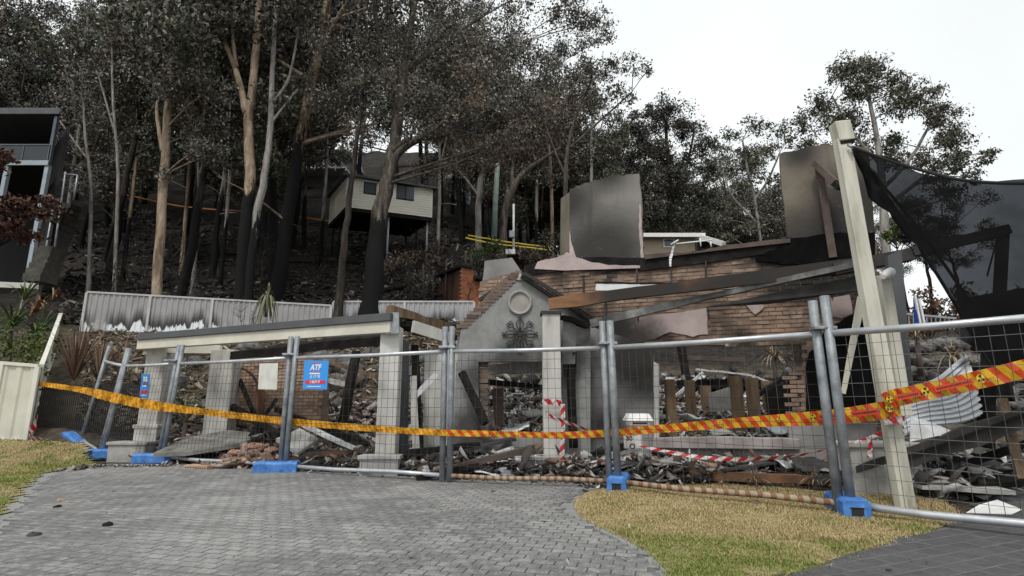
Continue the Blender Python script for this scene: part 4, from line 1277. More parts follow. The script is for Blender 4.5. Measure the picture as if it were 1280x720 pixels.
# ================================================================== FENCES AND BUILDINGS ON THE SLOPE
M['colorbond'] = None
FY = 22.0
def sheetmat(name, lo, hi, burn_z, seedscale):
    """painted steel fence: grey, scorched black in a band, paint flaked to white in tongues below it"""
    k = NT(name)
    c = k.ramp(k.noise(1.3, 6, 0.6), [(0.3, lo), (0.7, hi)])
    sx = k.n('ShaderNodeSeparateXYZ'); k.l(k.P(), sx.inputs[0])
    edge = k.math('ADD', k.attr('relh'), k.math('MULTIPLY', k.math('SUBTRACT', k.noise(seedscale * 2.2, 3, 0.6, stretch=(1, 1, 0.02)), 0.5), 0.9))
    big = k.mapr(k.noise(0.42, 3, 0.5, stretch=(1, 1, 0.02)), 0.42, 0.52)
    black = k.math('MULTIPLY', k.mapr(edge, burn_z + 0.42, burn_z + 0.05, 0, 0.95), big)
    c = k.mix(black, c, (0.03, 0.028, 0.026))
    white = k.math('MULTIPLY', k.mapr(edge, burn_z + 0.03, burn_z - 0.01, 0, 1.0), big)
    c = k.mix(white, c, (0.74, 0.77, 0.80))
    k.col(c).rough(0.5)
    return k.m

def corrugated(A, B, zA, zB, hA, hB, name, label, mat, railm, pitch=0.19, group='grey sheet fences', posts=4):
    """ribbed steel sheet fence from A to B: ribs are real folds, every sheet a panel part"""
    A = Vector(A); B = Vector(B)
    root = empty(name, (A.x, A.y, zA), label, 'fence', group)
    L = (Vector((B.x, B.y)) - Vector((A.x, A.y))).length
    u = Vector((B.x - A.x, B.y - A.y, 0)).normalized(); nrm = Vector((u.y, -u.x, 0))
    if nrm.y > 0: nrm = -nrm
    ns = max(1, int(L / 0.8))
    for s in range(ns):
        s0, s1 = L * s / ns + 0.003, L * (s + 1) / ns - 0.003
        vs = []; fs = []
        nr = max(2, int((s1 - s0) / pitch))
        row = []
        for i in range(nr):
            for q, d in ((0.0, 0.0), (0.42, 0.0), (0.55, 0.03), (0.87, 0.03)):
                row.append((s0 + (s1 - s0) * (i + q) / nr, d))
        row.append((s1, 0.0))
        for (s_, d) in row:
            t = s_ / L
            z0 = zA + (zB - zA) * t; h = hA + (hB - hA) * t
            p = A.lerp(B, t); 
            for z in (z0, z0 + h):
                vs.append(Vector((p.x, p.y, 0)) + nrm * d + Vector((0, 0, z)))
            for z in (z0, z0 + h):
                vs.append(Vector((p.x, p.y, 0)) + nrm * (d - 0.008) + Vector((0, 0, z)))
        for i in range(len(row) - 1):
            o = i * 4; e = o + 4
            fs += [(o, e, e + 1, o + 1), (o + 2, o + 3, e + 3, e + 2), (o + 1, e + 1, e + 3, o + 3), (o, o + 2, e + 2, e)]
        b = MB(); b.add(vs, fs); so = b.build('sheet', mat, root)
        so.data.attributes.new('relh', 'FLOAT', 'POINT').data.foreach_set('value', [float(i % 2) for i in range(len(so.data.vertices))])
    def q(t, h, off): 
        p = A.lerp(B, t); return Vector((p.x, p.y, 0)) + nrm * off + Vector((0, 0, zA + (zB - zA) * t + h))
    MB().beam(q(0, hA + 0.03, 0.01), q(1, hB + 0.03, 0.01), 0.09, 0.07).build('top_rail', railm, root)
    MB().beam(q(0, -0.02, 0.01), q(1, -0.02, 0.01), 0.09, 0.08).build('bottom_rail', railm, root)
    for i in range(posts):
        t = i / (posts - 1)
        MB().beam(q(t, -0.5, 0.045), q(t, hA + (hB - hA) * t, 0.045), 0.09, 0.05, up=nrm).build('post', railm, root)
    return root
M['fence_rail'] = simple('pale_fence_rail', [(0.3, (0.38, 0.37, 0.36)), (0.7, (0.5, 0.49, 0.47))], 2, 0.5, 0)
fa0, fa1 = P(100, 425, 21.5), P(412, 417, 23.0)
fz0, fz1 = P(100, 366, 21.5).z, P(412, 383, 23.0).z
M['cb_a'] = sheetmat('scorched_grey_sheet', (0.27, 0.265, 0.27), (0.36, 0.355, 0.355), 0.30, 1.4)
M['cb_b'] = sheetmat('grey_sheet', (0.30, 0.30, 0.31), (0.39, 0.39, 0.40), 0.42, 1.1)
corrugated(fa0, fa1, fa0.z, fa1.z, fz0 - fa0.z, fz1 - fa1.z, 'sheet_fence', 'long grey ribbed fence scorched and flaked behind the porch', M['cb_a'], M['fence_rail'], posts=5)
fb0, fb1 = P(414, 420, 23.2), P(592, 420, 24.0)
corrugated(fb0, fb1, fb0.z, fb1.z, P(414, 378, 23.2).z - fb0.z, P(592, 378, 24.0).z - fb1.z, 'sheet_fence', 'grey ribbed fence left of the gable with white flaking end', M['cb_b'], M['fence_rail'], posts=3)
# cream neighbour fence, front run and side run stepping uphill
M['cream_sheet'] = simple('cream_sheet', [(0.3, (0.52, 0.51, 0.43)), (0.7, (0.64, 0.63, 0.55))], 1.5, 0.5, 0.05)
M['cream_rail'] = simple('cream_rail', [(0.3, (0.60, 0.59, 0.52)), (0.7, (0.70, 0.69, 0.62))], 1.5, 0.5, 0.05)
c0, c1 = P(-60, 546, 12.0), P(34, 546, 12.2)
corrugated(c0, c1, 0.30, 0.30, P(-60, 452, 12.0).z - 0.30, P(34, 459, 12.2).z - 0.30, 'cream_fence', 'cream sheet fence facing the lawn at far left', M['cream_sheet'], M['cream_rail'], 0.26, 'cream sheet fences', 3)
s0, s1, s2 = P(37, 548, 12.25), P(48, 500, 13.6), P(66, 455, 16.6)
corrugated(s0, s1, 0.28, Tz(s1.x, s1.y), P(40, 459, 12.25).z - 0.28, P(52, 446, 13.6).z - Tz(s1.x, s1.y), 'cream_fence', 'lower step of the cream side fence running uphill', M['cream_sheet'], M['cream_rail'], 0.26, 'cream sheet fences', 2)
corrugated(s1, s2, P(50, 492, 13.6).z, P(66, 440, 16.6).z, P(52, 446, 13.6).z - P(50, 492, 13.6).z, P(73, 394, 16.6).z - P(66, 440, 16.6).z, 'cream_fence', 'upper step of the cream side fence running uphill', M['cream_sheet'], M['cream_rail'], 0.26, 'cream sheet fences', 2)
o = MB().beam(P(-20, 355, 19), P(48, 358, 20), 0.12, 0.2).build('garden_wall', M['cream_rail'], None); tag(o, 'low white garden wall above the palms at far left', 'wall')

# black picket fence between the cream fence and the porch
pk = empty('picket_fence', P(44, 548, 13.0), 'low black steel picket fence beside the lawn', 'fence')
pa_, pb_ = P(42, 552, 12.6), P(205, 560, 12.8)
for i in range(64):
    t = i / 63
    p = pa_.lerp(pb_, t)
    top = P(42 + 163 * t, 481 - 2 * t, 12.6 + 0.2 * t).z
    MB().box((p.x, p.y, (top + 0.15) / 2), (0.018, 0.018, top - 0.15)).build('picket', M['iron'], pk)
for yy0, yy1 in ((487, 484), (545, 548)):
    MB().beam(P(42, yy0, 12.6), P(205, yy1, 12.8), 0.03, 0.04).build('rail', M['iron'], pk)

# ---- dark house with balcony at the far left
M['night_blue'] = simple('slate_blue_paint', [(0.3, (0.05, 0.065, 0.085)), (0.7, (0.09, 0.11, 0.135))], 2, 0.5, 0.05)
M['edge_blue'] = simple('pale_blue_fascia', [(0.3, (0.24, 0.28, 0.32)), (0.7, (0.33, 0.38, 0.42))], 2, 0.5, 0.05)
M['dark_clad'] = simple('black_cladding', [(0.3, (0.006, 0.006, 0.006)), (0.7, (0.014, 0.014, 0.015))], 2, 0.9, 0.2, stretch=(6, 1, 0.2))
M['glass'] = None
k = NT('dark_glass'); k.col((0.015, 0.018, 0.022)).rough(0.08); M['glass'] = k.m
DY = 27.0
dh = empty('balcony_house', P(40, 340, DY), 'dark two storey house with balcony on pale blue posts', 'house')
def dq(x, y, Y=DY): return P(x, y, Y)
roofz = dq(77, 146).z; flz = dq(68, 206).z; gz = Tz(dq(60, 340).x, DY) - 1
cxr = dq(76, 146).x; cxl = dq(-120, 146).x
def rear(d): return cxr * (DY + d) / DY - 0.15          # the side wall runs away from the street
def deck(z, h, o_): 
    return MB().prism([(cxl, DY - o_, z), (cxr + o_ * 0.5, DY - o_, z), (rear(6.2), DY + 6.2, z), (cxl, DY + 6.2, z)], (0, 0, h))
deck(roofz, 0.36, 0.3).build('roof', M['dark_cap'], dh, bevel=0.02)
deck(flz - 0.09, 0.18, 0.18).build('balcony_floor', M['dark_clad'], dh)
MB().box(((cxr + cxl) / 2, DY - 0.24, flz), (cxr - cxl, 0.06, 0.26)).build('balcony_fascia', M['edge_blue'], dh)
MB().box(((rear(5.5) + cxl) / 2, DY + 5.5, (roofz + gz) / 2), (rear(5.5) - cxl, 0.25, roofz - gz)).build('rear_wall', M['dark_clad'], dh)
MB().prism([(cxr - 0.25, DY + 1.0, gz), (rear(5.4), DY + 5.4, gz), (rear(5.4) - 0.2, DY + 5.4, gz), (cxr - 0.45, DY + 1.0, gz)], (0, 0, roofz - gz)).build('side_wall', M['dark_clad'], dh)
for x_ in (cxr - 0.1, dq(14, 200).x):
    MB().box((x_, DY - 0.1, (flz + gz) / 2 - 0.05), (0.2, 0.2, flz - gz)).build('post', M['edge_blue'], dh)
MB().box((cxr - 0.1, DY - 0.1, (flz + roofz) / 2), (0.16, 0.16, roofz - flz - 0.1)).build('post', M['night_blue'], dh)
MB().box(((cxr + cxl) / 2, DY - 0.15, flz + 1.05), (cxr - cxl, 0.08, 0.07)).build('hand_rail', M['night_blue'], dh)
for i in range(6):
    x_ = cxr - 0.1 - i * 1.4
    MB().box((x_, DY - 0.15, flz + 0.55), (0.06, 0.06, 1.0)).build('baluster', M['night_blue'], dh)
    MB().box((x_ - 0.7, DY - 0.15, flz + 0.57), (1.28, 0.015, 0.84)).build('pane', M['glass'], dh)
for i in range(5):
    x_ = rear(5.3) - 1.2 - i * 2.0
    MB().box((x_, DY + 5.34, flz + 1.2), (1.3, 0.06, 2.0)).build('window', M['glass'], dh)
    MB().box((x_, DY + 5.30, flz + 2.28), (1.45, 0.08, 0.1)).build('window_frame', M['night_blue'], dh)
# steps and pipe rails beside it
st = empty('garden_steps', P(60, 345, 25), 'narrow concrete steps climbing beside the dark balcony house', 'steps')
M['mossy'] = simple('mossy_concrete', [(0.3, (0.03, 0.028, 0.024)), (0.7, (0.085, 0.08, 0.066))], 3, 0.9, 0.5)
for i in range(14):
    t = i / 13
    p = P(60 + 34 * t, 345 - 88 * t, 23.5 + 12 * t)
    MB().box((p.x - 0.3, p.y, p.z - 0.15), (0.75, 0.95, 0.34)).build('step', M['mossy'], st)
rl = empty('pipe_rail', P(80, 300, 29), 'pale steel pipe rail beside the garden steps', 'railing')
for (x0, y0, x1, y1) in ((64, 340, 82, 215), (82, 218, 97, 219), (92, 250, 97, 219), (52, 345, 66, 262)):
    MB().tube([P(x0, y0, 28), P(x1, y1, 28)], 0.05, 6).build('pipe', M['galv'], rl)

# ---- cream weatherboard hut on stilts
hu = empty('stilt_hut', P(470, 345, 39), 'cream weatherboard hut on tall stilts on the burnt slope', 'house')
C0, C1, C2 = P(432, 258, 38.0), P(540, 272.5, 40.4), P(411, 280, 42.0)
T0, T1, T2 = P(432, 221, 38.0), P(540, 237, 40.4), P(411, 250, 42.0)
zb, zt = (C0.z + C1.z) / 2, (T0.z + T1.z) / 2
C3 = C1 + (C2 - C0)
M['boards'] = simple('cream_weatherboard', [(0.3, (0.70, 0.68, 0.58)), (0.7, (0.80, 0.78, 0.68))], 1.2, 0.6, 0.05)
def up(v, z): return Vector((v.x, v.y, z))
front = Plane(C0, C1); side = Plane(C2, C0)
b = MB(); b.prism([up(C0, zb), up(C1, zb), up(C3, zb), up(C2, zb)], (0, 0, zt - zb)); b.build('wall', M['boards'], hu)
nb = 12
for i in range(nb):
    z = zb + (zt - zb) * (i + 0.5) / nb; hgt = (zt - zb) / nb
    for a_, c_, n_ in ((C0, C1, front.n), (C2, C0, side.n if side.n.x < 0 else -side.n)):
        e = (c_ - a_).normalized(); e.z = 0
        o = MB(); lo = z - hgt / 2; hi = z + hgt / 2 - 0.012
        A_, B_ = up(a_, 0), up(c_, 0)
        o.add([A_ + n_ * 0.035 + Vector((0, 0, lo)), B_ + n_ * 0.035 + Vector((0, 0, lo)), B_ + n_ * 0.012 + Vector((0, 0, hi)), A_ + n_ * 0.012 + Vector((0, 0, hi)),
               A_ + Vector((0, 0, lo)), B_ + Vector((0, 0, lo)), B_ + Vector((0, 0, hi)), A_ + Vector((0, 0, hi))],
              [(0, 1, 2, 3), (4, 7, 6, 5), (0, 4, 5, 1), (3, 2, 6, 7), (0, 3, 7, 4), (1, 5, 6, 2)])
        o.build('weatherboard', M['boards'], hu)
def hut_window(px0, px1, py0, py1, nl):
    q = [front.hit(px0, py0, 0.05), front.hit(px1, py0, 0.05), front.hit(px1, py1, 0.05), front.hit(px0, py1, 0.05)]
    z0 = (q[2].z + q[3].z) / 2; z1 = (q[0].z + q[1].z) / 2
    q = [up(q[0], z1), up(q[1], z1), up(q[1], z0), up(q[0], z0)]
    w = MB().prism(q, front.n * -0.06).build('window', M['dark_clad'], hu)
    for i in range(nl):
        a = q[0].lerp(q[1], (i + 0.06) / nl) + front.n * 0.02; c_ = q[0].lerp(q[1], (i + 0.94) / nl) + front.n * 0.02
        MB().prism([up(a, z1 - 0.08), up(c_, z1 - 0.08), up(c_, z0 + 0.08), up(a, z0 + 0.08)], front.n * -0.015).build('pane', M['glass2'], w)
k = NT('blue_grey_glass'); k.col((0.06, 0.075, 0.09)).rough(0.15); M['glass2'] = k.m  # one even blue-grey colour for the small panes
hut_window(455, 471, 228, 243, 1); hut_window(496, 518, 231, 250, 2)
b = MB(); ov = 0.35
n_s = side.n if side.n.x < 0 else -side.n
f0, f1, f2, f3 = [up(v, zt) for v in (C0 + front.n * ov + n_s * ov, C1 + front.n * ov - n_s * ov, C3 - n_s * ov - front.n * ov, C2 + n_s * ov - front.n * ov)]
b.prism([f0, f1, f2, f3], (0, 0, 0.16)); b.build('roof', M['dark_cap'], hu)
b = MB(); b.prism([up(v, zb - 0.3) for v in (C0, C1, C3, C2)], (0, 0, 0.29)); b.build('floor_frame', M['char'], hu)
for t, s_ in ((0.04, 0), (0.5, 0), (0.96, 0), (0.04, 0.5), (0.5, 0.5), (0.96, 0.5), (0.05, 1), (0.95, 1)):
    p = C0.lerp(C1, t) + (C2 - C0) * (0.05 + 0.9 * s_)
    MB().tube([Vector((p.x, p.y, Tz(p.x, p.y) - 0.3)), Vector((p.x, p.y, zb - 0.3))], 0.08, 8).build('stilt', M['galv'] if s_ == 0 else M['char'], hu)
# ---- orange brick outbuilding left of the gable
ob = empty('brick_shed', P(575, 380, 27), 'small burnt orange brick building left of the gable', 'building')
OB = Plane(P(577, 400, 26), P(606, 400, 26.3)); OS = Plane(P(548, 400, 28.5), P(577, 400, 26))
b = MB(); face(OB, [(577, 334), (592, 336), (592, 346), (606, 349), (606, 400), (577, 400)], 0, 0.25, b); wl = b.build('wall', M['mortar'], ob)
bl, bh = 0.26, 0.10
brick_field(OB, [(577, 335), (592, 337), (592, 347), (606, 350), (606, 384), (577, 384)], wl, M['brick_orange'], 120, zmax=8, umax=3, skip=0.0)
b = MB(); face(OS, [(548, 345), (577, 334), (577, 400), (548, 400)], 0, 0.2, b); b.build('wall', simple('dark_brick', [(0.3, (0.05, 0.022, 0.012)), (0.7, (0.10, 0.045, 0.025))], 6, 0.9, 0.5), ob)
b = MB(); b.beam(P(545, 346, 28.5), P(577, 333, 26), 0.3, 0.12); b.beam(P(577, 333, 26), P(592, 335, 26.1), 0.3, 0.1); b.build('wall_plate', M['char'], ob)
MB().beam(P(592, 347, 25.9), P(607, 350, 25.9), 0.5, 0.14).build('lintel', M['char'], ob)
# burnt frame and posts beside it
for x_, y0_, y1_ in ((530, 378, 330), (541, 376, 338), (557, 380, 325), (566, 372, 318), (582, 335, 316), (590, 336, 318)):
    o = MB().tube([P(x_, y0_, 27.5), P(x_ + random.uniform(-2, 2), y1_, 27.5)], [0.06, 0.05], 6).build('burnt_stake', M['timber_brown']); tag(o, 'thin scorched stake near the orange brick building, ' + ORD[(530, 541, 557, 566, 582, 590).index(x_)] + ' from left', 'stake', 'scorched stakes by the brick building')

# ---- distant houses
def far_house(name, label, Y, px0, px1, py_eave, py_base, depth, roof_rise, wallm, roofm, wins, rails=None):
    A = P(px0, py_eave, Y); B = P(px1, py_eave, Y); zb = P((px0 + px1) / 2, py_base, Y).z
    root = empty(name, Vector(((A.x + B.x) / 2, Y, zb)), label, 'house')
    z1 = A.z; cxm = (A.x + B.x) / 2; w = B.x - A.x
    MB().box((cxm, Y + depth / 2, (z1 + zb - 2) / 2), (w, depth, z1 - zb + 2)).build('wall', wallm, root)
    o_ = 0.5
    b = MB()
    b.prism([(A.x - o_, Y - o_, z1 + 0.02), (A.x - o_, Y + depth + o_, z1 + 0.02), (A.x - o_, Y + depth / 2, z1 + roof_rise)], (w + 2 * o_, 0, 0))
    b.build('roof', roofm, root)
    MB().box((cxm, Y - o_ - 0.06, z1), (w + 2 * o_, 0.1, 0.25)).build('gutter', M['white'], root)
    for (a, c_, d, e) in wins:
        p = P(a, d, Y); q = P(c_, e, Y)
        wd = MB().box(((p.x + q.x) / 2, Y - 0.02, (p.z + q.z) / 2), (abs(q.x - p.x) + 0.15, 0.1, abs(p.z - q.z) + 0.15)).build('window', M['white'], root)
        MB().box(((p.x + q.x) / 2, Y - 0.05, (p.z + q.z) / 2), (abs(q.x - p.x), 0.1, abs(p.z - q.z))).build('pane', M['glass2'], wd)
    return root, A, B, zb
M['grey_wall'] = simple('grey_wall', [(0.3, (0.10, 0.10, 0.10)), (0.7, (0.16, 0.16, 0.155))], 1, 0.7, 0.05)
M['tin_roof'] = simple('pale_tin_roof', [(0.3, (0.33, 0.34, 0.34)), (0.7, (0.46, 0.47, 0.47))], 1, 0.5, 0.05)
r1, A_, B_, z_ = far_house('hill_house', 'grey house with railed deck high up behind the stilt hut', 72, 352, 432, 190, 222, 8, 1.6, M['grey_wall'], M['tin_roof'], [(360, 374, 196, 208), (392, 404, 196, 208), (412, 424, 196, 208)])
MB().box(((A_.x + B_.x) / 2, 70.6, P(400, 214, 70.6).z), (B_.x - A_.x + 2, 2.6, 0.25)).build('deck', M['white'], r1)
for i in range(9):
    x_ = A_.x - 1 + (B_.x - A_.x + 2) * i / 8
    MB().box((x_, 69.4, P(400, 209, 69.4).z), (0.12, 0.12, 1.1)).build('baluster', M['white'], r1)
MB().box(((A_.x + B_.x) / 2, 69.4, P(400, 204, 69.4).z), (B_.x - A_.x + 2.2, 0.14, 0.14)).build('hand_rail', M['white'], r1)
far_house('hill_house', 'pale gabled house half hidden in trees right of the stilt hut', 66, 562, 586, 224, 246, 7, 2.2, simple('pale_wall', [(0.3, 0.30), (0.7, 0.4)], 1, 0.7, 0.05), M['tin_roof'], [(566, 571, 232, 238)])
r3, A_, B_, z_ = far_house('hill_house', 'low house with white fascia behind the brick wall', 34, 803, 868, 297, 312, 5, 0.25, simple('buff_wall', [(0.3, (0.28, 0.23, 0.16)), (0.7, (0.38, 0.32, 0.24))], 1, 0.8, 0.05), M['white'], [(830, 842, 300, 308)])
MB().beam(P(868, 294, 34), P(905, 305, 32), 0.3, 0.3).build('barge_board', M['white'], r3)
for x0, y0, x1, y1 in ((845, 305, 890, 300), (838, 306, 848, 300), (875, 298, 876, 308), (888, 302, 889, 309)):
    MB().tube([P(x0, y0, 31), P(x1, y1, 31)], 0.045, 6).build('rail', M['white'], r3)

# ---- poles and tapes on the hill
o = MB().tube([P(617, 310, 34), P(619, 260, 34), P(622, 205, 34)], [0.2, 0.18, 0.15], 10).build('power_pole', simple('green_treated_pole', [(0.3, (0.10, 0.14, 0.12)), (0.7, (0.20, 0.25, 0.22))], 2, 0.8, 0.3)); tag(o, 'greenish timber power pole behind the gable', 'pole')
mp_ = empty('meter_pole', P(642, 318, 30), 'thin white pole with grey meter box behind the gable', 'pole')
MB().tube([P(642, 318, 30), P(642, 255, 30)], 0.06, 8).build('shaft', M['white'], mp_)
b = MB(); p = P(640, 293, 29.9); b.box(p, (0.32, 0.22, 0.4)); b.build('meter_box', M['galv'], mp_, bevel=0.03)
b = MB(); p = P(638, 315, 29.9); b.box(p, (0.55, 0.22, 0.3)); b.build('base_box', M['white'], mp_, bevel=0.03)
tape('barrier_tape', [(582, 297, 32, 0.8), (600, 301, 32, 0.9), (622, 305, 32, 0.8), (660, 309, 32, 0.8), (690, 313, 32, 0.9)], flat('hill_yellow_tape', (0.72, 0.55, 0.05)), 0, 'yellow tape strung across the hill behind the gable')
tape('barrier_tape', [(585, 294, 33, 0.7), (640, 303, 33, 0.8), (688, 309, 33, 0.7)], flat('hill_yellow_tape_b', (0.72, 0.55, 0.05)), 0, 'thinner upper yellow tape on the hill behind the gable')
tape('barrier_tape', [(98, 238, 44, 0.6), (150, 242, 44, 0.8), (230, 258, 46, 0.8), (330, 266, 46, 1.0), (412, 276, 46, 1.0)], flat('hill_orange_tape', (0.55, 0.20, 0.04)), 0, 'orange tape strung between the burnt trunks on the slope')

# ================================================================== TREES
def barkmat(name, lo, mid, hi):
    k = NT(name)
    c = k.ramp(k.noise(2.4, 8, 0.75, stretch=(2.2, 2.2, 0.3)), [(0.32, lo), (0.5, mid), (0.68, hi)])
    c = k.mix(k.mapr(k.noise(1.1, 6, 0.7, stretch=(1.5, 1.5, 0.5)), 0.5, 0.66, 0, 0.75), c, tuple(q * 0.55 for q in lo))
    ch = k.attr('char')
    f = k.math('ADD', ch, k.math('MULTIPLY', k.math('SUBTRACT', k.noise(2.6, 6, 0.75, stretch=(1.6, 1.6, 0.25)), 0.5), 1.9))
    c = k.mix(k.mapr(f, 0.42, 0.60), c, (0.009, 0.009, 0.009))
    k.col(c).rough(0.9).bump(k.noise(6, 6, 0.7, stretch=(2, 2, 0.4)), 0.8, 0.06)
    k.b.inputs['Specular IOR Level'].default_value = 0.15
    return k.m
M['bark_tan'] = barkmat('tan_gum_bark', (0.14, 0.10, 0.07), (0.30, 0.23, 0.165), (0.44, 0.36, 0.275))
M['bark_grey'] = barkmat('grey_gum_bark', (0.10, 0.09, 0.085), (0.24, 0.225, 0.21), (0.40, 0.385, 0.36))
M['bark_dark'] = barkmat('dark_bark', (0.012, 0.011, 0.010), (0.035, 0.03, 0.026), (0.085, 0.075, 0.065))
M['bark_brown'] = barkmat('brown_bark', (0.035, 0.030, 0.026), (0.085, 0.073, 0.062), (0.20, 0.18, 0.155))
def leafmat(name, stops, nb=(0.09, 0.06, 0.035), namt=0.6):
    k = NT(name)
    c = k.ramp(k.island(), stops)
    c = k.mix(k.mapr(k.noise(0.45, 4, 0.6), 0.5, 0.7, 0, namt), c, nb)
    k.col(c).rough(0.65)
    k.b.inputs['Specular IOR Level'].default_value = 0.25
    return k.m
M['leaf'] = leafmat('gum_leaf', [(0.0, (0.035, 0.037, 0.028)), (0.5, (0.085, 0.09, 0.06)), (0.85, (0.16, 0.16, 0.115)), (1.0, (0.32, 0.31, 0.28))])
M['leaf_grey'] = leafmat('grey_gum_leaf', [(0.0, (0.05, 0.049, 0.04)), (0.5, (0.12, 0.113, 0.095)), (0.85, (0.21, 0.20, 0.175)), (1.0, (0.40, 0.385, 0.35))], (0.17, 0.12, 0.08), 0.75)
M['leaf_dark'] = leafmat('dark_gum_leaf', [(0.0, (0.025, 0.026, 0.021)), (0.5, (0.055, 0.056, 0.046)), (0.9, (0.12, 0.115, 0.10)), (1.0, (0.24, 0.23, 0.20))], (0.10, 0.072, 0.048), 0.6)
M['leaf_brown'] = leafmat('scorched_gum_leaf', [(0.0, (0.04, 0.03, 0.022)), (0.5, (0.10, 0.075, 0.055)), (1.0, (0.20, 0.16, 0.125))], (0.16, 0.10, 0.06), 0.6)

def leaves(centers, radii, per, size, flat_=0.75, rng=RNG):
    """many leaf-sized faces gathered in small tufts through each clump"""
    C_ = []; 
    for c, r in zip(centers, radii):
        nt_ = max(5, int(9 + r * 4))
        off = rng.normal(0, 1, (nt_, 3)); off /= np.linalg.norm(off, axis=1)[:, None] + 1e-6
        off *= (rng.random(nt_) ** 0.45)[:, None] * r
        off[:, 2] *= flat_
        tr = r * rng.uniform(0.28, 0.62, nt_)
        n = max(2, int(per * r * r / nt_ * 1.0))
        for t in range(nt_):
            g = rng.normal(0, 0.5, (n, 3)) * tr[t]
            g[:, 2] *= 0.75
            C_.append(np.asarray(c)[None] + off[t][None] + g)
    p = np.concatenate(C_); m = len(p)
    # hanging blades in all directions
    d = rng.normal(0, 1, (m, 3)); d[:, 2] -= 0.7
    d /= np.linalg.norm(d, axis=1)[:, None]
    s = np.cross(d, rng.normal(0, 1, (m, 3))); s /= np.linalg.norm(s, axis=1)[:, None] + 1e-6
    L = size * rng.uniform(0.6, 1.5, m)[:, None]; w = L * rng.uniform(0.16, 0.30, m)[:, None]
    v = np.stack([p - d * L * 0.5, p + s * w - d * L * 0.05, p + d * L * 0.5, p - s * w - d * L * 0.05], 1).reshape(-1, 3)
    f = np.arange(m * 4).reshape(-1, 4)
    return v, f

def wobble(pts, amp, n=5):
    out = catmull(pts, n)
    return [p + Vector((random.gauss(0, amp), random.gauss(0, amp), 0)) if 0 < i < len(out) - 1 else p for i, p in enumerate(out)]

def set_char(o, zfun):
    me = o.data
    at = me.attributes.new('char', 'FLOAT', 'POINT')
    at.data.foreach_set('value', [zfun(v.co) for v in me.vertices])

def branch_to(b, src, rs, dst, rd=0.02, n=6, sagdir=0.25):
    mid = src.lerp(dst, 0.5) + Vector((random.uniform(-0.1, 0.1), random.uniform(-0.1, 0.1), sagdir * random.uniform(-0.3, 1))) * (dst - src).length * 0.25
    pts = catmull([src, mid, dst], n // 2)
    b.tube(pts, [rs + (rd - rs) * (i / (len(pts) - 1)) ** 0.8 for i in range(len(pts))], 5, cap=False)
    return pts

def tree(name, label, stems, clumps, bark, leaf, char_y=None, per=260, size=0.22, group='gum trees', soft=1.4, twigs=3, spread=0.9):
    """stems: lists of (px, py, Y, half width px); clumps: (px, py, Y, radius px)"""
    x0, y0, Y0, w0 = stems[0][0]
    base = P(x0, y0, Y0)
    root = empty(name, base, label, 'tree', group)
    b = MB(); allp = []
    for si, st_ in enumerate(stems):
        kp = [P(x, y, Y) for x, y, Y, w in st_]
        if si == 0:
            kp[0] = Vector((kp[0].x, kp[0].y, min(kp[0].z, Tz(kp[0].x, kp[0].y)) - 0.3))
        pts = catmull(kp, 5)
        rad = []
        for i in range(len(st_) - 1):
            for j in range(5):
                t = j / 5
                rad.append((st_[i][3] * (1 - t) + st_[i + 1][3] * t) * mpp(st_[i][2] * (1 - t) + st_[i + 1][2] * t) * random.uniform(0.97, 1.03))
        rad.append(st_[-1][3] * mpp(st_[-1][2]))
        pts = [p + Vector((random.gauss(0, 0.09), random.gauss(0, 0.09), 0)) * rad[i] if 0 < i < len(pts) - 1 else p for i, p in enumerate(pts)]
        if si == 0: rad[0] *= 1.35; rad[1] *= 1.12
        b.tube(pts, rad, 9)
        allp += [(p, r) for p, r in zip(pts[2:], rad[2:])]
    trunk = b.build('trunk', M[bark], root, fixn=False)
    lim = MB()
    cs = []; rs = []
    for (x, y, Y, r) in clumps:
        c_ = P(x, y, Y) + Vector((0, random.uniform(-spread, spread) * r * mpp(Y), 0)); rm = r * mpp(Y)
        cs.append(c_); rs.append(rm)
        best = min(allp, key=lambda q: (q[0] - c_).length + (3.0 * max(0, q[0].z - c_.z + 0.3 * (c_ - q[0]).length)))
        pts = branch_to(lim, best[0], min(best[1] * 0.5, 0.02 + 0.008 * (c_ - best[0]).length + 0.01 * rm), c_, 0.025)
        for q in range(twigs):
            e = c_ + Vector((random.gauss(0, 0.6), random.gauss(0, 0.6), random.gauss(0, 0.45))) * rm
            branch_to(lim, pts[-2], 0.025, e, 0.008, 4)
    if clumps:
        limb = lim.build('limbs', M[bark], trunk, fixn=False); limb['kind'] = 'stuff'
        v, f = leaves(cs, rs, per * 2.4, size * 0.72)
        npmesh('crown', v, f, M[leaf], root)
        set_char(limb, lambda co: 0.0)
    if char_y is None: set_char(trunk, lambda co: 0.0)
    else:
        zc = P(char_y[0], char_y[1], char_y[2]).z
        set_char(trunk, lambda co: min(1, max(0, 0.5 + (zc - co.z) / (2.2 * soft))))
    return root

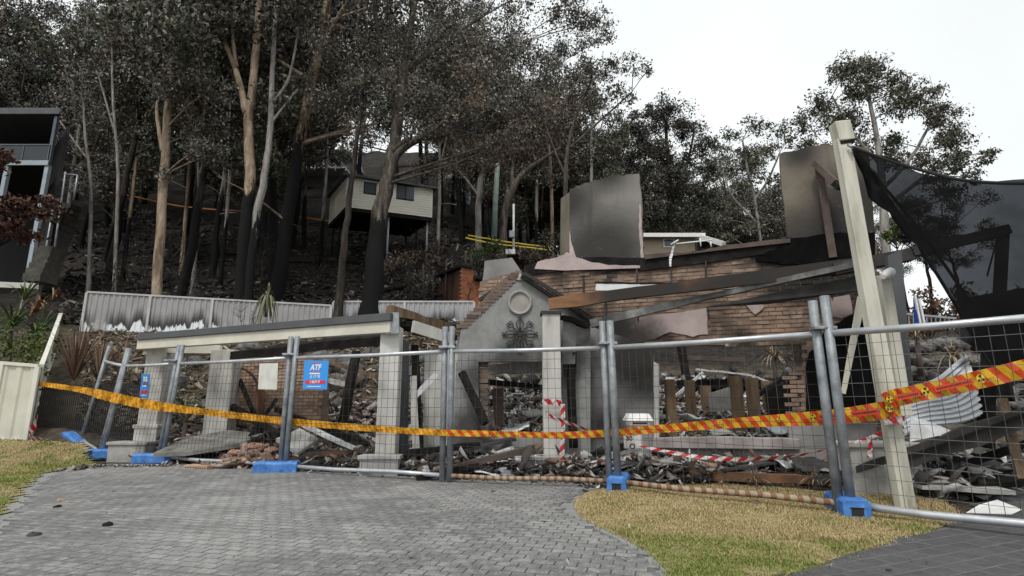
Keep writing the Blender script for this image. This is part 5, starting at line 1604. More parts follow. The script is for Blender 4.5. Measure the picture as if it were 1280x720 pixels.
# ---- the trees one can tell apart, left to right
tree('gum_tree', 'tall straight tan gum trunk left of the forked tan gum', [[(197, 375, 24.5, 6.5), (200, 300, 25, 5.8), (206, 200, 25.5, 5.4), (213, 100, 26, 4.8), (219, 0, 26.5, 4.2), (222, -60, 27, 3.5)], [(203, 190, 25.5, 3), (196, 140, 25.8, 2.2), (200, 118, 26, 1.6)]],
     [(222, 120, 25.5, 32), (250, 150, 25, 34), (275, 120, 25.2, 30), (240, 180, 24.5, 26), (205, 215, 24.6, 14), (262, 190, 25, 22), (215, 110, 26, 22), (228, -30, 27, 40)], 'bark_tan', 'leaf_grey', None, 300, 0.2)
tree('gum_tree', 'forked tan gum with black charred base left of the big gum', [[(302, 378, 24.0, 9), (306, 300, 24.3, 8), (312, 230, 24.6, 7), (311, 150, 25, 6.2), (318, 90, 25.4, 5.2), (324, 0, 26, 4.6), (326, -60, 26, 4)], [(308, 142, 25, 5), (296, 90, 25.4, 4), (284, 60, 25.8, 3), (264, 0, 26.4, 2.6)], [(296, 85, 25.4, 3), (291, 40, 25.8, 2.2), (296, -10, 26, 2)]],
     [(300, 40, 27, 34), (262, 20, 27, 34), (330, 30, 27.5, 30), (350, -10, 27, 34)], 'bark_tan', 'leaf', (306, 238, 24.5), 260, 0.2, soft=1.2)
tree('gum_tree', 'slim grey gum leaning right beside the forked tan gum', [[(310, 380, 23.6, 6), (318, 290, 23.8, 5), (331, 220, 24, 4.4), (338, 160, 24.3, 4), (341, 80, 24.6, 3.2), (346, 0, 25, 2.6)], [(340, 130, 24.4, 2.4), (362, 95, 24.6, 1.8), (374, 30, 25, 1.4)], [(338, 155, 24.3, 2), (372, 112, 24.8, 1.5)]],
     [(372, 20, 25.4, 28), (350, -10, 25.5, 30), (382, 92, 25.5, 22)], 'bark_grey', 'leaf', (315, 282, 24), 240, 0.2)
tree('gum_tree', 'broken topped gum with tan upper trunk and black base up the slope', [[(363, 290, 44, 7), (372, 230, 44.4, 6.4), (384, 185, 44.8, 5.6), (393, 150, 45, 4.6), (401, 128, 45.2, 3)], [(390, 160, 45, 3), (408, 140, 45.5, 2.4), (424, 122, 46, 1.8), (434, 108, 46, 1.2)]],
     [(430, 112, 47, 18), (440, 90, 47, 20)], 'bark_tan', 'leaf_dark', (372, 222, 44.5), 200, 0.34, soft=1.6)
tree('gum_tree', 'big spreading gum with peeling bark in front of the stilt hut', [[(462, 380, 23.5, 14), (468, 330, 23.7, 12), (474, 275, 24, 11), (486, 220, 24.2, 9), (494, 170, 24.5, 8), (500, 120, 24.8, 6.5), (510, 60, 25, 5), (520, -10, 25.4, 4)],
      [(478, 262, 24, 6), (486, 222, 24, 6), (500, 190, 23.8, 5), (545, 160, 23.4, 3), (600, 110, 23, 2.2), (640, 60, 22.6, 1.4)], [(492, 190, 24.2, 5), (512, 175, 24, 4), (560, 168, 23.8, 2.2), (612, 140, 23.5, 1.8), (660, 110, 23.4, 1.3)], [(500, 120, 24.8, 4), (478, 70, 25.2, 3), (468, 0, 25.6, 2.4)], [(505, 90, 25, 3.5), (560, 50, 25.4, 3), (610, 15, 25.6, 2)]],
     [(430, 60, 25, 44), (420, 130, 25.5, 36), (470, 30, 26, 44), (520, 30, 26, 46), (570, 20, 25.5, 46), (560, 90, 24.5, 46), (610, 60, 24, 46), (640, 120, 23.6, 42), (590, 150, 24, 40), (545, 140, 24.4, 38), (650, 30, 24.5, 42), (690, 70, 24, 36), (680, 130, 23.8, 36), (700, 20, 24.6, 34), (620, 190, 24, 32), (575, 200, 24.4, 30), (535, 195, 24.6, 28), (500, 70, 25.6, 36), (445, 180, 25, 30), (730, 30, 25, 30), (750, 12, 25, 24), (715, 105, 24.5, 26), (650, 175, 24, 26), (752, 55, 25, 18), (530, 120, 22.8, 34), (575, 130, 22.6, 36), (620, 150, 22.6, 34), (520, 165, 22.9, 24), (600, 95, 22.4, 36), (655, 90, 22.4, 34), (560, 60, 23.5, 40), (485, 110, 23.6, 28), (715, -15, 25, 36), (640, -20, 25, 46), (560, -25, 25, 46), (480, -20, 25, 46)],
     'bark_brown', 'leaf_grey', (474, 272, 24), 330, 0.19, soft=1.0, spread=1.1)
tree('gum_tree', 'thin black scorched gum left of the stilt hut', [[(424, 380, 23, 6), (430, 310, 23.2, 4.6), (437, 250, 23.4, 3.8), (444, 190, 23.6, 3), (452, 130, 24, 2.2), (455, 80, 24, 1.4)]],
     [(446, 150, 24, 26), (460, 110, 24, 26)], 'bark_dark', 'leaf', None, 240, 0.2)
tree('gum_tree', 'pale grey gum trunk left of the greenish power pole', [[(598, 302, 36, 4.6), (598, 260, 36, 4.2), (601, 225, 36, 3.8), (606, 205, 36, 2.8)], [(598, 245, 36, 2), (584, 226, 36, 1.6), (570, 210, 36.5, 1.2)]],
     [(606, 190, 36, 30), (580, 200, 37, 26), (630, 175, 37, 28)], 'bark_grey', 'leaf_brown', None, 200, 0.28)
tree('gum_tree', 'brown leaning gum right of the greenish power pole', [[(627, 312, 35, 6), (630, 270, 35, 5.4), (640, 238, 35, 4.6), (656, 215, 35.2, 3.4), (680, 198, 35.4, 2.6), (700, 185, 35.6, 2)], [(640, 238, 35, 3), (642, 200, 35.4, 2.4), (650, 160, 36, 2)]],
     [(650, 190, 36, 32), (680, 165, 36, 30), (700, 150, 36.5, 26), (660, 150, 36.5, 30), (625, 200, 36.5, 26), (705, 190, 36, 18)], 'bark_brown', 'leaf_brown', None, 200, 0.28)
tree('gum_tree', 'slender gum directly behind the left wall sheet', [[(705, 325, 30, 4), (707, 260, 30.2, 3.2), (708, 200, 30.4, 2.8), (718, 150, 30.8, 2), (740, 100, 31, 1.4)], [(707, 220, 30.4, 2), (690, 180, 30.8, 1.6), (680, 150, 31, 1)], [(712, 185, 30.5, 1.8), (740, 160, 31, 1.4), (790, 115, 31, 1)]],
     [(735, 95, 31, 26), (760, 85, 31, 20), (790, 90, 31, 18), (808, 92, 31, 12), (770, 120, 31, 22), (740, 135, 31, 24), (760, 170, 31, 20), (720, 160, 31.5, 22), (690, 150, 31.5, 20), (735, 195, 31.5, 20), (690, 215, 32, 18), (725, 65, 31.5, 18), (790, 125, 31, 10)], 'bark_brown', 'leaf', None, 230, 0.23)
tree('gum_tree', 'dense dark gum right of the left wall sheet', [[(838, 320, 46, 4), (838, 260, 46, 3.4), (836, 210, 46, 2.8), (832, 160, 46, 2)], [(838, 250, 46, 2.4), (860, 200, 46, 1.8), (868, 160, 46, 1.2)]],
     [(800, 160, 46, 26), (830, 150, 46, 26), (860, 160, 46, 24), (878, 185, 46, 20), (820, 190, 46, 26), (852, 200, 46, 24), (884, 215, 46, 16), (830, 230, 46, 24), (865, 240, 46, 22), (790, 200, 46.5, 22), (885, 250, 46, 14), (845, 265, 46, 22), (880, 275, 46, 16), (815, 265, 46.5, 20), (775, 230, 47, 24), (775, 175, 47, 20), (815, 142, 46, 14)], 'bark_dark', 'leaf_dark', None, 330, 0.30)
tree('gum_tree', 'thin sparse gum in the gap between the wall sheets', [[(953, 305, 40, 2.2), (945, 260, 40, 1.8), (935, 215, 40, 1.6), (928, 175, 40, 1.2)], [(943, 250, 40, 1.6), (960, 225, 40, 1.4), (975, 190, 40, 1)], [(948, 280, 40, 1.4), (915, 245, 40, 1.1), (905, 215, 40, 0.8)]],
     [(915, 165, 40, 16), (935, 160, 40, 14), (955, 155, 40, 14), (975, 160, 40, 16), (905, 185, 40, 12), (930, 190, 40, 15), (960, 195, 40, 14), (985, 175, 40, 14), (912, 215, 40, 13), (940, 225, 40, 13), (968, 225, 40, 15), (925, 255, 40, 15), (955, 255, 40, 16), (905, 270, 40, 15), (975, 275, 40, 18), (938, 285, 40, 16), (910, 292, 40, 15)], 'bark_grey', 'leaf', None, 170, 0.28)
tree('gum_tree', 'large domed gum above the shade cloth at right', [[(1108, 345, 33, 6), (1106, 290, 33, 5.4), (1104, 240, 33.2, 4.6), (1098, 190, 33.5, 3.8), (1090, 140, 34, 2.6), (1080, 95, 34, 1.6)], [(1104, 235, 33.2, 3), (1140, 195, 33.6, 2.2), (1170, 140, 34, 1.4)], [(1106, 260, 33.2, 3), (1150, 225, 33.6, 2.4), (1195, 190, 34, 1.5)], [(1100, 205, 33.5, 2.6), (1065, 165, 34, 1.8), (1040, 120, 34, 1.2)], [(1104, 225, 33.4, 2.4), (1072, 200, 34, 1.6), (1030, 180, 34, 1)]],
     [(1068, 80, 34, 24), (1095, 82, 34, 22), (1045, 100, 34, 24), (1115, 100, 34, 16), (1030, 125, 34, 24), (1060, 115, 34, 26), (1090, 112, 34, 26), (1125, 112, 34, 20), (1015, 150, 34, 18), (1045, 150, 34, 26), (1075, 145, 34, 24), (1115, 140, 34, 26), (1145, 130, 34, 22), (1170, 110, 34, 16), (1180, 132, 34, 18), (1160, 155, 34, 24), (1190, 165, 34, 20), (1130, 170, 34, 24), (1205, 190, 34, 18), (1175, 185, 34, 22), (1225, 200, 34, 14), (1150, 200, 34, 22), (1190, 212, 34, 20), (1220, 220, 34, 14), (1015, 180, 34, 20), (1050, 185, 34, 22), (1085, 175, 34, 18), (1000, 200, 34.4, 16), (1240, 190, 34, 7), (1120, 200, 34, 18), (1165, 230, 34, 22), (1205, 238, 34, 18)], 'bark_grey', 'leaf', None, 330, 0.25)

# slim pale gums standing in front of the forest
SLIM = [(118, 320, 30, 104, 120, -20), (160, 300, 36, 178, 90, 14), (245, 330, 28, 250, 150, 8), (282, 300, 33, 290, 110, -4), (232, 300, 38, 240, 60, 6), (402, 300, 40, 414, 60, 10), (150, 330, 29, 140, 60, -12), (345, 260, 48, 352, 60, 4), (92, 230, 42, 110, 20, 10), (545, 330, 32, 552, 130, 6), (690, 300, 38, 684, 120, -4), (668, 300, 42, 672, 110, 6), (735, 320, 40, 742, 120, 8)]
WHERE = ['left of the tan gum above the garden steps', 'behind the black trunks left of the tan gum', 'right of the straight tan gum', 'just left of the forked tan gum', 'deeper behind the straight tan gum', 'right of the broken topped gum', 'near the left end of the grey fence', 'behind the forked tan gum up the slope', 'beyond the dark balcony house', 'right of the stilt hut', 'left behind the wall sheet', 'between the power pole and wall sheet', 'behind the left wall sheet edge']
for i, (xb, yb, Y, xt, yt, dx) in enumerate(SLIM):
    tree('slim_gum', 'slim pale gum ' + WHERE[i], [[(xb, yb, Y, 2.6), (xb * 0.6 + xt * 0.4 + 1.5, yb * 0.6 + yt * 0.4, Y, 2.1), (xb * 0.25 + xt * 0.75 - 1, yb * 0.25 + yt * 0.75, Y, 1.7), (xt, yt, Y, 1.1)], [(xb * 0.4 + xt * 0.6, yb * 0.4 + yt * 0.6, Y, 1.4), (xt + dx * 1.5, yt + 30, Y, 1.0)]],
         [(xt + random.uniform(-14, 14), yt + random.uniform(-16, 26), Y, random.uniform(12, 20)) for q in range(5)] + [(xt + dx * 1.5, yt + 26, Y, 14)], ('bark_grey', 'bark_tan')[i % 3 == 1], ('leaf_grey', 'leaf')[i % 2], (xb, yb - 30, Y) if i % 2 else None, 170, 0.26, 'slim pale gums')

# ---- hillside forest: a few trees built once, then copied
def proto(seed, H, leafm, barkm, charh, dense, r0):
    random.seed(seed)
    rng = np.random.default_rng(seed)
    root = empty('forest_tree', (0, 0, 0), 'x y z w', 'tree')
    b = MB()
    lean = Vector((random.uniform(-0.08, 0.08), random.uniform(-0.05, 0.05), 1))
    main = wobble([Vector((0, 0, -0.8)), lean * H * 0.3 + Vector((random.gauss(0, .25), 0, 0)), lean * H * 0.6 + Vector((random.gauss(0, .5), 0, 0)), lean * H * 0.93], 0.05, 5)
    rad = [r0 * (1 - 0.8 * i / (len(main) - 1)) for i in range(len(main))]; rad[0] *= 1.4
    b.tube(main, rad, 8)
    lim = MB(); cs = []; rs = []
    n = int(15 * dense)
    for i in range(n):
        t = random.uniform(0.38, 0.98)
        s = main[int(t * (len(main) - 1))]
        a = random.uniform(0, 2 * math.pi); reach = H * random.uniform(0.06, 0.24) * (1.25 - 0.6 * abs(t - 0.65))
        c_ = s + Vector((math.cos(a) * reach, math.sin(a) * reach, reach * random.uniform(0.3, 1.1)))
        cs.append(c_); rs.append(H * random.uniform(0.055, 0.10))
        pts = branch_to(lim, s, rad[int(t * (len(main) - 1))] * 0.6, c_, 0.02)
        for q in range(2): branch_to(lim, pts[-2], 0.03, c_ + Vector((random.gauss(0, .6), random.gauss(0, .6), random.gauss(0, .5))) * rs[-1], 0.01, 4)
    for i in range(4):      # bare dead side limbs
        s = main[int(random.uniform(0.25, 0.6) * (len(main) - 1))]; a = random.uniform(0, 6.28)
        branch_to(lim, s, 0.06, s + Vector((math.cos(a), math.sin(a), random.uniform(-0.2, 0.9))) * H * random.uniform(0.07, 0.15), 0.01)
    tr = b.build('trunk', M[barkm], root, fixn=False); li = lim.build('limbs', M[barkm], tr, fixn=False)
    li['kind'] = 'stuff'
    set_char(tr, lambda co: min(1, max(0, 0.5 + (charh - co.z) / 3.0))); set_char(li, lambda co: 0.0)
    v, f = leaves(cs, rs, 230 * dense, 0.24, rng=rng)
    npmesh('crown', v, f, M[leafm], root)
    return root
PR = [proto(11, 19, 'leaf_dark', 'bark_dark', 5, 1.5, 0.30), proto(12, 23, 'leaf', 'bark_grey', 7, 1.3, 0.30), proto(13, 17, 'leaf_dark', 'bark_brown', 6, 1.7, 0.26),
      proto(14, 25, 'leaf_dark', 'bark_tan', 8, 1.4, 0.34), proto(15, 21, 'leaf', 'bark_dark', 6, 1.6, 0.28), proto(16, 15, 'leaf_grey', 'bark_brown', 4, 1.5, 0.22)]
LABF = ['scorched black gum with dark crown in the hillside forest', 'grey trunked gum with black base in the hillside forest', 'bushy brown trunked gum in the hillside forest', 'tall tan trunked gum in the hillside forest', 'dark trunked gum with dull green crown in the hillside forest', 'short gum with pale leaves in the hillside forest']
random.seed(5)
spots = []
def forest_ok(x, y, dmin):
    return all((x - a) ** 2 + (y - c) ** 2 > dmin * dmin for a, c in spots)
for Yl, Yh, x0, x1, n, dm in ((27, 36, -60, 520, 5, 4.0), (36, 50, -80, 520, 14, 4.0), (50, 75, -60, 620, 28, 3.6), (75, 110, -60, 700, 22, 4.4)):
    got = 0; tries = 0
    while got < n and tries < 4000:
        tries += 1
        Y = random.uniform(Yl, Yh); px = random.uniform(x0, x1)
        x = (px - 640) / 700 * Y
        if 370 < px < 590 and Y < 56: continue          # the hut stays in view
        if 345 < px < 440 and Y < 76 and random.random() < 0.5: continue
        if px < 105 and Y < 40: continue
        if not forest_ok(x, Y, dm): continue
        spots.append((x, Y, )); got += 1
for px, Y in ((560, 58), (585, 70), (640, 62), (660, 74), (685, 58), (700, 70), (720, 80), (745, 66), (770, 60), (800, 72), (600, 84), (630, 92), (670, 90), (760, 85), (830, 80), (870, 70), (900, 66), (545, 50), (575, 47), (925, 75), (950, 60), (690, 47), (655, 50), (720, 52), (735, 48), (750, 56), (665, 44), (640, 48), (615, 52), (780, 50), (790, 62), (700, 60), (712, 45), (600, 60), (575, 56), (675, 66), (650, 70), (790, 56), (810, 64), (835, 58), (855, 68), (885, 60), (905, 72), (930, 64), (955, 72), (975, 60), (990, 68), (1010, 74), (870, 80), (920, 84), (1030, 64), (765, 46), (745, 44), (725, 62), (805, 50), (825, 66), (660, 56), (632, 44), (610, 46), (1180, 60), (1215, 66), (1150, 70)):
    spots.append(((px - 640) / 700 * Y, Y))
used = [False] * len(PR)
placed = []
for i, (x, y) in enumerate(spots):
    q = random.randrange(len(PR))
    px = hpx(x, y)
    if px > 700: q = random.choice((0, 2, 4))
    if used[q]: o = copy_tree(PR[q])
    else: o = PR[q]; used[q] = True
    o.location = (x, y, Tz(x, y))
    o.rotation_euler = (0, 0, random.uniform(0, 6.28))
    s = random.uniform(0.8, 1.2)
    if px > 540: s *= (0.78 if y < 64 else 0.62) if px < 780 else 0.86
    o.scale = (s, s, s * random.uniform(0.92, 1.1))
    placed.append((o, q, px, y))
KIND = ['scorched black gum with dark crown', 'grey trunked gum with black base', 'bushy brown trunked gum', 'tall tan trunked gum', 'dark trunked gum with dull crown', 'short gum with pale leaves']
ROW = lambda y: 'in the front forest row' if y < 38 else 'in the second forest row' if y < 52 else 'midway up the forest' if y < 76 else 'at the forest top'
cells = {}
for t in placed: cells.setdefault((t[1], ROW(t[3])), []).append(t)
for (q, row), L_ in cells.items():
    L_.sort(key=lambda t: t[2])
    for i, t in enumerate(L_):
        t[0]['label'] = KIND[q] + ' ' + row + (', ' + ORD[i] + ' from left' if len(L_) > 1 else '')
        t[0]['group'] = 'hillside forest trees'

# ================================================================== RUBBLE AND DEBRIS
random.seed(21)
def heap_z(x, y):
    """surface of the rubble lying inside and behind the walls"""
    q = hpx(x, y)
    z = 0.05
    front = sstep(9.3, 12.6, y)
    if q > 560:
        z += (0.25 + 1.1 * front) * sstep(560, 640, q)
    else:
        z += 0.10 + 0.75 * sstep(10.4, 13.2, y)
    z += 0.10 * vnoise(x * 2.1, y * 2.3) + 0.05 * vnoise(x * 5, y * 6)
    return z * sstep(8.6, 9.8, y)
def in_house(x, y):
    q = hpx(x, y)
    if q < 205 or q > 1120: return False
    if q > 560: return WP.n.dot(Vector((x, y, 0)) - WP.A) < -0.3 or (q < 705 and y > 9.75)
    return y > 9.6 + (560 - q) * 0.004
hv = []; hf = []; hidx = {}
for j in range(0, 60):
    for i in range(0, 150):
        X = -7.5 + i * 0.1; Y = 8.6 + j * 0.1
        if Y > 14 or not in_house(X + 0.05, Y + 0.05): continue
        qd = []
        for dx, dy in ((0, 0), (1, 0), (1, 1), (0, 1)):
            kk = (i + dx, j + dy)
            if kk not in hidx:
                hidx[kk] = len(hv); x_ = -7.5 + kk[0] * 0.1; y_ = 8.6 + kk[1] * 0.1
                hv.append((x_, y_, heap_z(x_, y_)))
            qd.append(hidx[kk])
        hf.append(qd)
M['ash'] = simple('ash', [(0.3, (0.012, 0.012, 0.012)), (0.5, (0.04, 0.038, 0.036)), (0.7, (0.13, 0.125, 0.12))], 7, 0.95, 0.8, 0.05)
o = npmesh('ash_heap', np.array(hv), np.array(hf), M['ash']); tag(o, 'dark ash heap filling the gutted house', 'ash', kind='stuff')

def fragments(name, n, sampler, smin, smax, m, label, thin=0.35):
    pts = []
    t = 0
    while len(pts) < n and t < n * 30:
        t += 1
        p = sampler()
        if p is not None: pts.append(p)
    p = np.array(pts); k_ = len(p)
    base = np.array([(x, y, z) for x in (-.5, .5) for y in (-.5, .5) for z in (-.5, .5)])
    sz = RNG.uniform(smin, smax, (k_, 1)) * np.stack([0.6 + 3.4 * RNG.random(k_) ** 3, RNG.uniform(0.35, 1.0, k_), RNG.uniform(0.06, thin, k_)], 1)
    q = RNG.normal(0, 1, (k_, 4)); q[:, 1:3] *= 0.30
    q /= np.linalg.norm(q, axis=1)[:, None]
    w, x, y, z = q.T
    Rm = np.stack([np.stack([1 - 2 * (y * y + z * z), 2 * (x * y - z * w), 2 * (x * z + y * w)], 1),
                   np.stack([2 * (x * y + z * w), 1 - 2 * (x * x + z * z), 2 * (y * z - x * w)], 1),
                   np.stack([2 * (x * z - y * w), 2 * (y * z + x * w), 1 - 2 * (x * x + y * y)], 1)], 1)
    jit = RNG.uniform(0.7, 1.15, (k_, 8, 1))
    loc = base[None] * sz[:, None, :] * jit
    v = np.einsum('kij,knj->kni', Rm, loc) + p[:, None, :]
    f = np.array([(0, 1, 3, 2), (4, 6, 7, 5), (0, 4, 5, 1), (2, 3, 7, 6), (0, 2, 6, 4), (1, 5, 7, 3)])
    f = (f[None] + (np.arange(k_) * 8)[:, None, None]).reshape(-1, 4)
    o = npmesh(name, v.reshape(-1, 3), f, m)
    return tag(o, label, 'rubble', kind='stuff')
M['rub_white'] = islandmat('pale_rubble', [(0.0, (0.02, 0.02, 0.02)), (0.25, (0.06, 0.06, 0.06)), (0.35, (0.25, 0.25, 0.24)), (0.6, (0.55, 0.54, 0.52)), (1.0, (0.80, 0.79, 0.77))], 0.9, 9, 0.6)
M['rub_dark'] = islandmat('burnt_rubble', [(0.0, (0.01, 0.01, 0.01)), (0.5, (0.035, 0.033, 0.031)), (0.65, (0.10, 0.09, 0.08)), (0.82, (0.27, 0.25, 0.23)), (1.0, (0.72, 0.71, 0.69))], 0.9, 9, 0.6)
M['rub_mix'] = islandmat('mixed_rubble', [(0.0, (0.012, 0.012, 0.012)), (0.4, (0.05, 0.045, 0.04)), (0.6, (0.16, 0.11, 0.08)), (0.75, (0.26, 0.22, 0.18)), (0.9, (0.42, 0.40, 0.38)), (1.0, (0.66, 0.65, 0.63))], 0.9, 9, 0.6)
M['rub_terra0'] = islandmat('broken_brick', [(0.0, (0.10, 0.055, 0.04)), (0.5, (0.26, 0.16, 0.115)), (1.0, (0.42, 0.30, 0.23))], 0.9, 9, 0.6)
def s_win():
    px = random.uniform(620, 1085); Y = random.uniform(9.3, 12.2)
    x = (px - 640) / 700 * Y
    if not in_house(x, Y): return None
    return (x, Y, heap_z(x, Y) + random.uniform(-0.02, 0.08))
fragments('rubble', 9500, s_win, 0.03, 0.11, M['rub_white'], 'pale plaster and ash rubble heaped behind the window opening')
def s_back():
    px = random.uniform(570, 1100); Y = random.uniform(11.8, 14.5)
    x = (px - 640) / 700 * Y
    return (x, Y, max(heap_z(x, Y), Tz(x, Y)) + random.uniform(0, 0.12))
fragments('rubble', 3000, s_back, 0.06, 0.26, M['rub_dark'], 'blackened rubble at the back of the gutted house')
def s_left():
    px = random.uniform(210, 570); Y = random.uniform(9.6, 13.5)
    x = (px - 640) / 700 * Y
    if not in_house(x, Y): return None
    return (x, Y, heap_z(x, Y) + random.uniform(-0.02, 0.07))
fragments('rubble', 4200, s_left, 0.04, 0.18, M['rub_mix'], 'brown and grey rubble on the porch floor')
def s_front():
    px = random.uniform(562, 1128)
    Y = random.uniform(7.75, 9.1) if px > 760 else random.uniform(8.0, 9.3)
    x = (px - 640) / 700 * Y
    lim = 0.3 if px < 1000 else 0.2
    if WP.n.dot(Vector((x, Y, 0)) - WP.A) < 0.06 and px > 705: return None
    fz = Plane(fp['f'], fp['g']) if px > 768 else Plane(fp['e'], fp['f'])
    if fz.n.dot(Vector((x, Y, 0)) - fz.A) > -0.55: return None
    return (x, Y, 0.03 + random.random() ** 2 * 0.24)
fragments('rubble', 2300, s_front, 0.03, 0.20, M['rub_dark'], 'charred scraps strewn between the fence and the house wall', 0.2)
fragments('rubble', 900, s_front, 0.03, 0.17, M['rub_white'], 'pale plaster scraps strewn between the fence and the house wall', 0.16)
fragments('rubble', 700, s_front, 0.04, 0.14, M['rub_terra0'], 'broken brick pieces strewn between the fence and the house wall', 0.5)
fragments('rubble', 600, s_win, 0.06, 0.16, M['rub_terra0'], 'broken brick pieces among the pale rubble behind the window', 0.6)
fragments('rubble', 500, s_left, 0.05, 0.15, M['rub_terra0'], 'broken brick pieces among the rubble on the porch', 0.6)
def s_frontl():
    px = random.uniform(205, 560)
    Y = random.uniform(8.4, 11.6); x = (px - 640) / 700 * Y
    pl_ = Plane(fp['c'], fp['d']) if px < 353 else Plane(fp['d'], fp['e'])
    d = pl_.n.dot(Vector((x, Y, 0)) - pl_.A)
    if d > -0.3 or d < -2.2: return None
    return (x, Y, 0.03 + random.random() ** 2 * 0.22)
fragments('rubble', 2000, s_frontl, 0.03, 0.16, M['rub_mix'], 'broken tile and brick scraps along the porch front')
def s_right():
    px = random.uniform(1130, 1330); Y = random.uniform(6.7, 10.0)
    x = (px - 640) / 700 * Y
    if Y < 7.9 and px > 1215 + (Y - 6.7) * 40: return None
    return (x, Y, Tz(x, Y) + 0.03 + random.random() ** 2 * 0.3)
fragments('rubble', 1900, s_right, 0.04, 0.22, M['rub_dark'], 'burnt metal and timber scraps under the shade cloth', 0.22)

def thing_mesh(o, label, cat, group=None): return tag(o, label, cat, group)
# ---- long fallen roof members across the wall
k = NT('heat_stained_beam')
c = k.ramp(k.noise(2.0, 6, 0.65, stretch=(0.6, 1, 2)), [(0.3, (0.10, 0.045, 0.02)), (0.55, (0.24, 0.115, 0.05)), (0.75, (0.34, 0.19, 0.10))])
c = k.soot(c, [(P(805, 372, 8.7), 0.55, 1.15), (P(1010, 346, 8.2), 0.9, 1.5), (P(905, 360, 8.4), 0.3, 0.8)], 1.6, (0.013, 0.012, 0.011), 0.97)
k.col(c).rough(0.75).bump(k.noise(14, 5), 0.3, 0.01); M['heat'] = k.m
b = MB(); b.beam(P(686, 380, 8.9), P(1092, 329, 7.75), 0.10, 0.20, seg=10, jit=0.006); tag(b.build('fallen_beam', M['heat']), 'long rust stained roof beam fallen across the brick wall', 'beam')
b = MB(); b.beam(P(738, 405, 8.75), P(850, 379, 8.5), 0.12, 0.12, seg=5, jit=0.004); b.beam(P(850, 379, 8.5), P(1088, 327, 7.7), 0.12, 0.10, seg=6, jit=0.004, h2=0.08)
tag(b.build('fallen_purlin', simple('ash_grey_steel', [(0.35, (0.025, 0.025, 0.025)), (0.55, (0.10, 0.10, 0.10)), (0.75, (0.28, 0.28, 0.275))], 2.5, 0.6, 0.2, metal=0.2)), 'grey steel purlin bent across the brick wall under the rust beam', 'beam')
b = MB(); b.prism([P(880, 384, 8.35), P(1086, 342, 7.85), P(1088, 362, 7.85), P(960, 380, 8.2)], (0, 0.03, 0)); tag(b.build('roof_sheet', M['char_metal']), 'blackened roof sheet hanging below the long fallen beams', 'sheet')
b = MB(); b.beam(P(745, 359, 8.8), P(800, 360.5, 8.6), 0.05, 0.12, seg=4, jit=0.004); b.beam(P(800, 360.5, 8.6), P(862, 357, 8.4), 0.05, 0.11, seg=4, jit=0.004, h2=0.03); tag(b.build('gutter_length', M['white_metal']), 'white length of gutter lying on the rust stained beam', 'gutter')
b = MB(); b.beam(P(744, 353.5, 8.8), P(862, 355, 8.4), 0.07, 0.03, seg=5, jit=0.005); tag(b.build('batten_length', M['char']), 'thin black batten lying along the white gutter', 'batten')
b = MB(); b.beam(P(739, 346, 9.2), P(758, 355, 9.0), 0.05, 0.04); tag(b.build('wood_offcut', M['timber']), 'short pale timber offcut sticking out above the white gutter', 'timber')
tape('hanging_strip', [(842, 308, 8.75, 2.2), (840, 316, 8.7, 1.8), (838, 324, 8.7, 1.6), (838, 333, 8.7, 1.0)], M['white'], 0.5, 'white melted strip hanging over the brick wall top', 'melted strips')
tag(MB().beam(P(1077, 372, 6.9), P(1054, 492, 6.9), 0.10, 0.02, up=(0, 1, 0), w2=0.05).build('trim_strip', M['cream']), 'long cream trim strip hanging left of the cream pole', 'trim')

# dark lean-to roof remains right of the gable column
b = MB(); b.beam(P(702, 396, 9.0), P(734, 408, 9.2), 0.10, 0.08, seg=3, jit=0.01); tag(b.build('fallen_rafter', M['char']), 'black rafter stub hanging right of the gable column', 'rafter')
b = MB(); b.prism([P(704, 400, 9.05), P(720, 404, 9.1), P(719, 455, 9.1), P(703, 455, 9.05)], (0, 0.05, 0)); tag(b.build('render_sheet', M['gable']), 'grey rendered sheet standing right of the gable column', 'sheet')
o = MB().tube(catmull([P(716, 440, 9.15), P(714, 480, 9.2), P(717, 560, 9.15)], 5), 0.07, 8).build('burnt_downpipe', M['char']); tag(o, 'black burnt downpipe right of the gable column', 'pipe')

# ---- individually recognisable timbers
def timber(x0, y0, Y0, x1, y1, Y1, w, h, m, label, group='burnt timbers', seg=4, jit=0.008, name='burnt_timber', cat='timber'):
    o = MB().beam(P(x0, y0, Y0), P(x1, y1, Y1), w, h, seg=seg, jit=jit).build(name, M[m])
    return tag(o, label, cat, group)
timber(577, 466, 9.3, 607, 530, 9.0, 0.11, 0.10, 'char', 'black timber leaning on the gable wall left of the opening')
timber(540, 592, 8.2, 668, 560, 8.6, 0.14, 0.10, 'timber_brown', 'brown grey beam lying before the gable opening')
timber(520, 598, 8.1, 640, 572, 8.5, 0.10, 0.08, 'char', 'black beam lying below the brown grey beam at the gable')
timber(505, 566, 8.9, 600, 556, 9.0, 0.25, 0.09, 'char', 'wide black board lying left of the gable opening')
timber(576, 562, 9.0, 642, 548, 9.2, 0.5, 0.04, 'char_metal', 'black bent sheet lying in the gable opening')
timber(598, 576, 8.8, 640, 562, 9.0, 0.16, 0.10, 'white_metal', 'white box section lying before the gable opening')
timber(655, 570, 8.75, 672, 556, 9.0, 0.2, 0.03, 'timber', 'pinkish board lying against the gable column')
timber(714, 596, 8.3, 772, 566, 8.3, 0.25, 0.05, 'white_metal', 'pale board lying right of the gable column')
timber(706, 600, 8.2, 790, 580, 8.2, 0.12, 0.07, 'char', 'black beam lying behind the letterbox')
timber(740, 570, 8.7, 800, 552, 8.7, 0.16, 0.1, 'char', 'charred beam against the render wall behind the letterbox')
timber(850, 592, 8.0, 1060, 602, 7.2, 0.16, 0.12, 'rust', 'long reddish beam lying below the window sill', jit=0.01)
